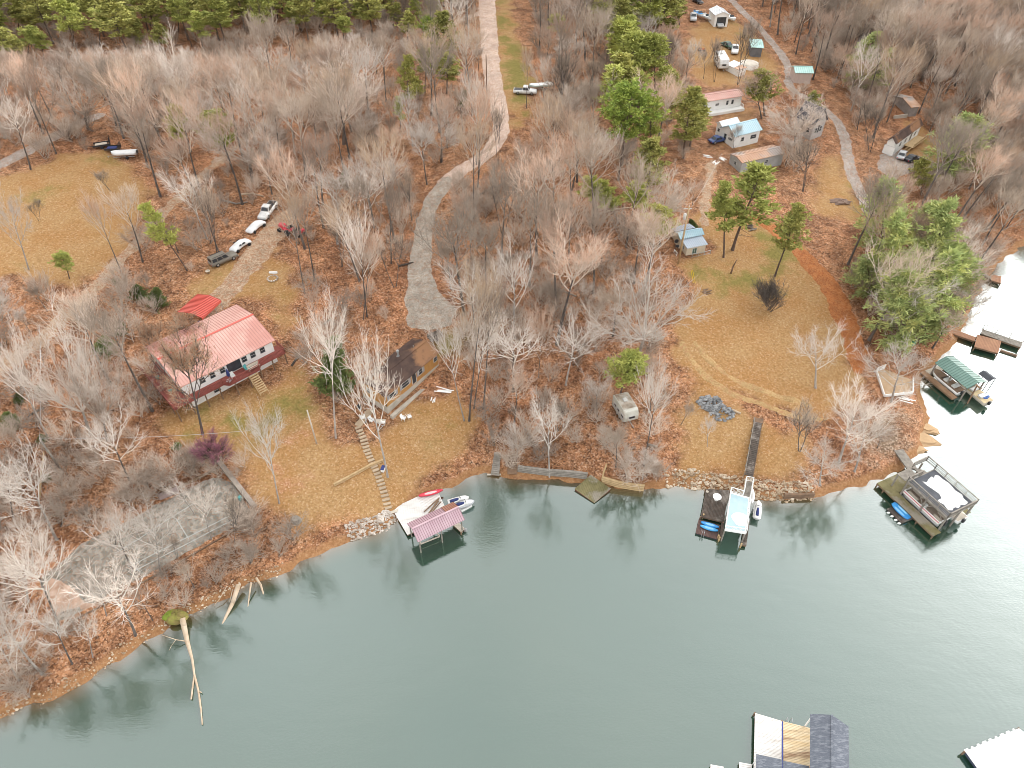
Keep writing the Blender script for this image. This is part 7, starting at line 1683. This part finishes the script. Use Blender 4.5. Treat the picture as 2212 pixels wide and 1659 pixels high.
Q_ = [onz(u, v, .9) for u, v in ((2085, 1623), (2140, 1700), (2290, 1640), (2201, 1573))]; c = sum(Q_) / 4; e = thing('white_dock', 'bright white dock with a ragged edge in the bottom right corner', 'dock', (c[0], c[1], 0)); plankdeck(e, 'deck', Q_, .9, WHITE, along=0, step=.25, frame=M('dark_blue_skirt', (.06, .07, .12), None, 1, .8), skirt=.5)
piles(e, Q_, .85); q = rel(e, Q_); mb = MB()
for k in np.arange(.03, 1, .11): p = q[0] * (1 - k) + q[3] * k; mb.box((p[0], p[1] + .03, .86), (.35 + .15 * math.sin(k * 40), .3, .1), rz=ang(q[0], q[3]))
mb.build('edge_bumper', WHITE, e)
# ------------------------------------------------------------------ shore works, rocks, steps, poles, fallen wood
def rockfield(name, label, pts, m, rmin, rmax, cat='rocks'):
    mb = MB(); q = random.Random(len(pts))
    for p in pts:
        r_ = rmin + (rmax - rmin) * q.random() ** 1.8; k = len(mb.v); mb.ell((p[0], p[1], p[2] + r_ * .25), (r_ * q.uniform(.8, 1.3), r_ * q.uniform(.7, 1.1), r_ * q.uniform(.5, .8)), 7, 4, jit=.22)
    o = mb.build(name, m); return tag(o, label, cat, kind='stuff')
def along_shore(u0, u1, n, dmin, dmax, seed):
    q = random.Random(seed); S = [p for p in SHORE_PX if u0 - 60 <= p[0] <= u1 + 60 and p[1] > 990]; out = []
    for _ in range(n):
        u = q.uniform(u0, u1)
        for i in range(len(S) - 1):
            if S[i][0] <= u <= S[i + 1][0]:
                t_ = (u - S[i][0]) / max(S[i + 1][0] - S[i][0], 1e-3); a, b = onz(*S[i], 0), onz(*S[i + 1], 0); d_ = unit((b - a)[:2]); nn = np.array([-d_[1], d_[0]]); p = a[:2] + (b - a)[:2] * t_ + nn * q.uniform(dmin, dmax); out.append((p[0], p[1], max(gz(*p), -.15))); break
    return out
rockfield('riprap', 'tan riprap stones lining the shore around the pale blue deck', along_shore(1440, 1760, 900, -.4, 2.4, 3), ROCKT, .08, .30)
rockfield('riprap', 'pale riprap stones on the shore left of the white dock', along_shore(756, 862, 420, -.3, 2.2, 4), ROCKP, .08, .25)
rockfield('shore_stones', 'small pale stones along the left shoreline', along_shore(-40, 620, 420, -.3, 1.2, 5), ROCKT, .05, .18)
rp = []
q = random.Random(8)
A1, A2 = G(1535, 872), G(1560, 892)
for _ in range(260):
    c = (A1 if q.random() < .6 else A2); an = q.uniform(0, 6.28); rr = q.random() ** .5 * 1.9; p = (c[0] + rr * math.cos(an), c[1] + rr * .8 * math.sin(an)); rp.append((p[0], p[1], gz(*p) + max(0, (2.0 - rr)) * .28 * q.random()))
rockfield('rock_pile', 'pile of blue grey quarry stones on the slope below the right lawn', rp, ROCKG, .12, .38, 'rock pile')
for i, (u, v, L_, W_, h_, rz_, l) in enumerate([(1985, 945, 6.0, 3.2, .35, -.4, 'tan sandstone ledge sloping into the water at the point'), (1972, 968, 4.0, 2.4, .3, -.2, 'lower sandstone slab beside the gangway'), (1996, 920, 5.0, 2.2, .3, -.6, 'upper sandstone shelf on the right hand point')]):
    g = onz(u, v, .3); t = thing('rock_ledge', l, 'rock', (g[0], g[1], 0), rz_, 'sandstone ledges on the point'); mb = MB(); q = random.Random(i)
    for k in range(3): s_ = 1 - .2 * k; mb.loft([[(s_ * L_ / 2 * math.cos(a) * q.uniform(.6, 1.25) + .2 * k, s_ * W_ / 2 * math.sin(a) * q.uniform(.6, 1.25), z_ + .12 * math.sin(a + i)) for a in np.linspace(0, 6.28, 9, endpoint=False)] for z_ in (-.4 + k * h_ * .5, h_ * .45 + k * h_ * .33)])
    mb.build('slab', ROCKS, t)
# stone steps from cabin to white dock
def slabs(name, label, line, n, w_, d_, m, cat, lift=.06):
    P_ = [G(u, v)[:2] for u, v in line]; seg = [np.linalg.norm(P_[i + 1] - P_[i]) for i in range(len(P_) - 1)]; T = sum(seg)
    e = thing(name, label, cat, (*P_[0], gz(*P_[0])))
    q = random.Random(n)
    for i in range(n):
        s_ = T * (i + .5) / n; k = 0
        while k < len(seg) - 1 and s_ > seg[k]: s_ -= seg[k]; k += 1
        u_ = (P_[k + 1] - P_[k]) / seg[k]; p = P_[k] + u_ * s_; z_ = gz(*p) + lift
        dd = d_ * q.uniform(.85, 1.1); rz_ = math.atan2(u_[1], u_[0]) + q.uniform(-.05, .05); l_ = np.array([p[0], p[1], z_]) - np.array(e.location)
        MB().box((l_[0], l_[1], l_[2]), (dd, w_ * q.uniform(.9, 1.08), .22), rz=rz_).build('step', m, e, bevel=.02)
    return e
STONE = M('tan_step_stone', (.46, .36, .25), (.34, .26, .18), .8, .9, bump=.3)
slabs('stone_steps', 'tan stone steps winding from the brown cabin down to the white dock', [(772, 921), (784, 945), (792, 972), (802, 995), (811, 1014), (820, 1036), (829, 1062), (840, 1102)], 24, 1.05, .42, STONE, 'steps')
slabs('stone_path', 'straight stone path from the cabin corner to the top of the steps', [(800, 888), (787, 902), (774, 919)], 5, 1.1, 1.05, STONE, 'path', .03)
def logwall(name, label, line, h_, m, cat='retaining wall', r_=.17, rows=3):
    P_ = [G(u, v) for u, v in line]; e = thing(name, label, cat, P_[0])
    for k in range(rows):
        mb = MB()
        for i in range(len(P_) - 1):
            a_, b_ = rel(e, P_[i:i + 2]); up = np.array([0, 0, .12 + k * r_ * 1.85]); mb.tube(a_ + up, b_ + up, r_, r_ * .95, 8)
        mb.build('log', m, e)
    return e
logwall('log_wall', 'weathered log retaining wall across the slope left of the stone steps', [(722, 1050), (760, 1030), (800, 1008), (828, 997)], .5, WOODT, rows=2)
logwall('shore_wall', 'grey timber wall along the shore below the wood left of the sagging dock', [(1118, 1018), (1180, 1026), (1235, 1030), (1268, 1034)], .7, WOODG, r_=.2, rows=4)
logwall('shore_wall', 'old curved timber wall along the shore right of the sagging dock', [(1300, 1042), (1335, 1052), (1370, 1058), (1390, 1060)], .7, WOODT, r_=.2, rows=4); logwall('shore_wall', 'short dark timber wall at the shore below the low arching shrub tree', [(1692, 1076), (1722, 1076), (1756, 1074)], .5, WOODB, r_=.2, rows=3)
logwall('shore_wall', 'short log crib left of the sagging dock corner', [(1300, 1040), (1304, 1022), (1310, 1005)], .4, WOODT, r_=.14, rows=2)
a, b = G(472, 997), G(550, 1096); d_ = b - a; t = thing('court_wall', 'pale concrete wall top along the right end of the tennis court', 'wall', a); L_ = float(np.linalg.norm(d_)); nn = unit((-d_[1], d_[0], 0)); mb = MB(); [mb.par(d_ * i / 6 - nn * .35 + np.array([0, 0, -.6]), d_ / 6 * .995, nn * .7, (0, 0, 1.15)) for i in range(6)]; mb.build('wall', M('stained_grey_concrete', (.36, .31, .265), (.25, .21, .18), 1, .9, bump=.3), t)
t = logwall('timber_edge', 'dark timber edging along the upper side of the tennis court', [(476, 1010), (440, 1030), (405, 1046), (370, 1064)], .3, WOODB, r_=.13, rows=2)
t = logwall('timber_edge', 'thin log edging along the lake side of the tennis court', [(150, 1346), (215, 1312), (300, 1264), (400, 1208), (500, 1150), (548, 1122)], .3, WOODB, r_=.12, rows=1)
g = G(366, 1069); t = thing('court_bench', 'pinkish bench box on the upper edge of the tennis court', 'bench', g, .55); MB().box((0, 0, .35), (2.6, .7, .7)).build('box', M('pinkish_paint', (.36, .28, .27), None, 1, .8), t, bevel=.03); MB().box((0, .5, .8), (2.6, .08, .5)).build('backrest', WOODB, t)
g = G(502, 1082); t = thing('court_crate', 'pale square panel lying in the right corner of the tennis court', 'panel', g, .4); MB().box((0, 0, .12), (1.3, 1.1, .16)).build('board', BEIGEW, t, bevel=.02); barrel(G(520, 1080), TEAL, 'small teal bin beside the wall of the tennis court', .3, .7, 'bin', 'bin')
# wooden shore stairs near the middle
for pq, l, z in (([(1060, 1026), (1078, 1028), (1082, 978), (1068, 976)], 'old mossy stair ramp on the bank, left one of the two', .35), ([(1096, 1024), (1117, 1024), (1117, 982), (1097, 982)], 'newer brown plank stair on the bank, right one of the two', .5)):
    Q_ = [G(*p, up=z) for p in pq]; c = sum(Q_) / 4; e = thing('bank_ramp', l, 'stairs', c, 0, 'plank stairs on the bank'); plankdeck(e, 'tread', Q_, 0, WOODG if z < .4 else WOODB, along=0, step=.3, skirt=.12)
a, b = onz(1052, 1027, .15), onz(1082, 1027, .15); t = thing('driftwood_beam', 'white beam at the waterline below the mossy stair ramp', 'beam', a); MB().par((0, 0, 0), b - a, (0, .2, 0), (0, 0, .18)).build('beam', BEIGEW, t)
a, b = onz(816, 1120, .5), onz(858, 1106, .66); t = thing('dock_plank', 'narrow plank bridging the steps and the white dock', 'plank', a); MB().par((0, 0, 0), b - a, (.05, .5, 0), (0, 0, .08)).build('plank', BEIGEW, t)
# fallen trees and driftwood in the water
def log(name, label, pts, rs, m, cat='fallen tree', extra=()):
    e = thing(name, label, cat, pts[0]); mb = MB(); mb.path(rel(e, pts), rs, 8); mb.build('trunk', m, e, True)
    for p_, r_ in extra: mb = MB(); mb.path(rel(e, p_), r_, 7); mb.build('branch', m, e, True)
    return e
DRIFT = M('bleached_driftwood', (.56, .45, .34), (.42, .32, .22), 1.2, .9, bump=.3)
P0 = lambda x, y: (x / 4, 1243 + y / 4)
W_ = lambda x, y, z: onz(*P0(x, y), z)
log('fallen_tree', 'long forked drowned trunk reaching out from the mossy stump', [W_(1575, 370, 1.2), W_(1590, 440, .7), W_(1620, 580, .12), W_(1660, 720, .06), W_(1680, 860, .06), W_(1715, 1000, .10), W_(1735, 1150, .12), W_(1748, 1290, .12)], [.36, .34, .26, .15, .12, .12, .10, .07], DRIFT, extra=[([W_(1680, 860, .06), W_(1665, 960, .12), W_(1652, 1070, .2)], [.11, .11, .10]), ([W_(1716, 1000, .1), W_(1742, 1012, .3)], [.07, .05]), ([W_(1610, 570, .2), W_(1520, 555, .9), W_(1400, 515, 1.2)], [.07, .05, .03]), ([W_(1520, 555, .9), W_(1480, 610, .5), W_(1460, 650, .3)], [.04, .03, .02])])
t = thing('mossy_stump', 'mossy root plate of the drowned trunk on the left shore', 'stump', onz(*P0(1540, 372), .3)); MB().ell((0, 0, .5), (1.5, 1.0, .8), 12, 7, jit=.2).build('stump', M('green_moss', (.24, .24, .05), (.20, .14, .06), .9, .95, bump=.5), t); MB().ell((-.9, -.1, .75), (.8, .6, .5), 10, 6, jit=.2).build('moss', M('bright_moss', (.22, .30, .03), (.16, .20, .03), 1, .95, bump=.5), t)
log('fallen_tree', 'broken pale trunk sliding into the lake right of the mossy stump', [W_(2060, 80, 1.3), W_(2010, 240, .5), W_(1950, 360, .05), W_(1900, 470, -.25)], [.34, .28, .18, .10], DRIFT, extra=[([W_(2010, 120, 1.0), W_(1985, 230, .4)], [.08, .05]), ([W_(1960, 90, 1.2), W_(1900, 200, .8), W_(1850, 260, .4)], [.06, .05, .03])])
P1 = lambda x, y, z: onz(553 + x / 4, 1243 + y / 4, z)
log('fallen_tree', 'pair of pale broken stems standing in the water left of the brushy point', [P1(0, 20, 1.5), P1(40, 80, .6), P1(70, 180, -.2)], [.16, .14, .08], DRIFT, extra=[([W_(2170, 60, 1.2), W_(2150, 200, .3), W_(2140, 300, -.2)], [.12, .10, .06])])
def glog(px, rs, label, m=WOODG, up=.15):
    P_ = [G(u, v, up) for u, v in px]; return log('fallen_log', label, P_, rs, m, 'log')
for i, (px, l) in enumerate([([(1245, 640), (1215, 628), (1180, 614)][::-1], 'dark fallen log in the middle wood'), ([(1030, 425), (1060, 405), (1090, 398)], 'grey fallen log right of the gravel driveway'), ([(520, 420), (545, 418), (570, 424)], 'pale fallen log in the wood above the white pickup'), ([(480, 432), (510, 440), (535, 436)], 'thin pale log left of the white pickup'),
    ([(95, 880), (72, 892), (60, 900)], 'fallen log on the brushy slope near the left edge'), ([(1126, 960), (1138, 940), (1146, 930)], 'log on the bank above the two stairs'), ([(700, 700), (712, 690), (722, 700)], 'short log beside the cedar'), ([(860, 575), (880, 570), (893, 566)], 'dark log lying beside the gravel driveway'), ([(1560, 905), (1580, 885), (1600, 893)][1:], 'dark log right of the grey rock pile'), ([(1400, 960), (1420, 965)], 'log on the bank right of the tall white tree'),
    ([(630, 790), (640, 775), (650, 770)], 'pale log by the brush heap left of the leafy clearing'), ([(1290, 462), (1330, 452), (1362, 448)], 'pale fallen log below the round green pine')]): glog(px, [.2, .17, .12][:len(px)], l, (WOODG, WOODD, DRIFT)[i % 3])
t = log('dead_snag', 'short dead snag standing on the right lawn', [G(1579, 590) - np.array([0, 0, .2]), G(1579, 590) + np.array([.1, 0, 1.6]), G(1579, 590) + np.array([.5, .1, 3.0])], [.2, .16, .06], WOODB, 'snag')
# poles and wires
def pole(base, top_v, r_, m, label, name='utility_pole', arm=False, tf=False):
    g = G(*base); lo, hi = .3, 25
    for _ in range(22):
        mid = (lo + hi) / 2
        if proj(g + np.array([0, 0, mid]))[1] > top_v: lo = mid
        else: hi = mid
    e = thing(name, label, 'pole', g); MB().tube((0, 0, -.5), (0, 0, lo), r_ * 1.2, r_ * .85, 10).build('shaft', m, e, True)
    if arm: MB().par((-.9, -.06, lo - .5), (1.5, 0, 0), (0, .12, 0), (0, 0, .12)).build('bracket', METAL, e)
    if tf: MB().tube((-.45, 0, lo - 2.6), (-.45, 0, lo - 1.5), .28, n=12).build('transformer', TRIM, e, True); MB().tube((0, 0, lo), (0, 0, lo + .3), .05).build('insulator', TRIM, e)
    return g, lo
gp, hp = pole((1465, 569), 446, .16, WOODT, 'tall brown utility pole with a white transformer by the little cream cottage', tf=True, arm=True)
pole((684, 958), 886, .11, BEIGEW, 'short pale wooden post on the slope below the red house', 'wooden_post')
pole((1052, 205), 118, .13, WOODB, 'utility pole beside the pale gravel road')
gq, hq = pole((136, 1021), 948, .14, WOODG, 'leaning grey utility pole on the brushy slope at the left edge')
def wire(a, b, sag, label, r_=.018):
    e = thing('power_line', label, 'wire', a); d_ = b - a; pts = [d_ * t_ + np.array([0, 0, -sag * 4 * t_ * (1 - t_)]) for t_ in np.linspace(0, 1, 16)]; mb = MB(); mb.path(pts, [r_] * 16, 4); mb.build('wire', METAL, e)
tq = gq + np.array([0, 0, hq]); tp = gp + np.array([0, 0, hp])
wire(tq, G(540, 930, 6.0), .5, 'thin power line running right from the grey pole below the red house', .03); wire(tq, onz(85, 700, 20), .4, 'thin power line rising from the grey pole towards the top', .025)
wire(tp, onz(1280, 320, 24), .8, 'power line from the brown utility pole up into the wood', .02); wire(tp - np.array([0, 0, 1]), onz(1560, 330, 22), .8, 'power line from the brown utility pole towards the cottages', .02)
for i, (u0, v0, u1, v1) in enumerate([(1502, 612, 1496, 583)]):
    a, b = G(u0, v0), G(u1, v1, 2.4); t = thing('guy_guard', 'yellow guy wire guard slanting up beside the great white oak', 'guy guard', a); mb = MB(); mb.tube((0, 0, 0), rel(t, [b])[0], .06).tube((-.35, .1, 0), rel(t, [b])[0] + np.array([-.3, 0, 0]), .06); mb.build('guard', M('yellow_plastic', (.72, .52, .03), None, 1, .5, bump=0), t)
a, b = G(86, 1075), G(110, 999); d = b - a; t = log('broken_stem', 'tan broken stem leaning in the brush at the left edge', [a, a + d * .5 + np.array([0, 0, 1.4]), b + np.array([0, 0, 2.2])], [.14, .12, .08], WOODT, 'log')
# small yard things
planks('burn_pile', G(1622, 492), .2, 8, 1.6, WOODD, 'dark heap of burnt branches on the lawn by the pine pair', 'brush pile'); planks('burn_pile', G(1527, 630), .4, 6, 1.5, WOODB, 'low brown brush heap left on the upper right lawn', 'brush pile')
g = G(1815, 436); t = thing('mulch_mound', 'dark mound of mulch beside the lane', 'mound', g); MB().ell((0, 0, 0), (2.3, 1.3, .45), 16, 7, jit=.3).build('mound', M('dark_mulch', (.15, .10, .08), (.24, .16, .12), 2.5, .95, bump=.5), t)
g = G(589, 602); t = thing('fire_ring', 'small ring of stones with a white bench on the lawn above the red house', 'fire pit', g); mb = MB(); [mb.ell((.9 * math.cos(k), .9 * math.sin(k), .1), (.22, .18, .16), 7, 4) for k in np.linspace(0, 6.28, 12, endpoint=False)]; mb.build('stone', ROCKP, t); MB().box((-.2, 1.5, .3), (1.5, .35, .3)).build('bench', WHITE, t)
pot(G(450, 590), BEIGEW, 'small pale box on the grass behind the dark estate car', .4, .5, 'box', 'box')
t = thing('tree_stump', 'grey tree stump on the slope above the pale riprap', 'stump', G(640, 1124)); MB().loft([[(r_ * math.cos(k) * 1.1, r_ * math.sin(k), z_) for k in np.linspace(0, 6.28, 12, endpoint=False)] for r_, z_ in ((.75, -.1), (.55, .25), (.5, .5))]).build('stump', WOODG, t)
t = thing('swing_frame', 'fallen metal swing frame with a pale board behind the large white limbed tree', 'swing', G(812, 918), -.5); mb = MB(); mb.tube((-1.4, 0, 1.0), (1.4, 0, .5), .05); [mb.tube((x, 0, z_), (x + dx, dy, 0), .045) for x, z_ in ((-1.4, 1.0), (1.4, .5)) for dx, dy in ((-.3, .8), (-.3, -.8))]; mb.build('frame', METAL, t); MB().box((.2, .9, .15), (1.6, .8, .1), rz=.4).build('board', BEIGEW, t)
t = thing('trunk_box', 'small white and navy cooler beside the foot of the large white limbed tree', 'cooler', G(828, 1016), 1.4); MB().box((0, 0, .3), (.9, .5, .55)).build('body', WHITE, t, bevel=.04); MB().box((0, 0, .62), (.92, .52, .09)).build('lid', NAVY, t, bevel=.02)
g = G(680, 822)
t = thing('green_bin', 'green bin in the trees behind the green roofed boathouse', 'bin', G(1969, 746)); MB().loft([[(x * s_, y * s_, z_) for x, y in ((-.4, -.4), (.4, -.4), (.4, .4), (-.4, .4))] for s_, z_ in ((.8, 0), (1, 1.2))]).build('body', M('green_plastic', (.02, .30, .10), None, 1, .5, bump=0), t, bevel=.03); MB().box((0, 0, 1.25), (.86, .9, .08)).build('lid', M('green_plastic', (.02, .30, .10)), t)
for i, (u, v) in enumerate([(1528, 338), (1545, 352), (1560, 345)]): planks('junk_heap', G(u, v), i, 5, 1.6, WHITE, ['heap of white junk left of the rust roofed mobile home', 'middle white junk heap by the rust roofed mobile home', 'white junk heap nearest the rust roofed mobile home'][i], 'junk heap', 'white junk heaps by the mobile home')
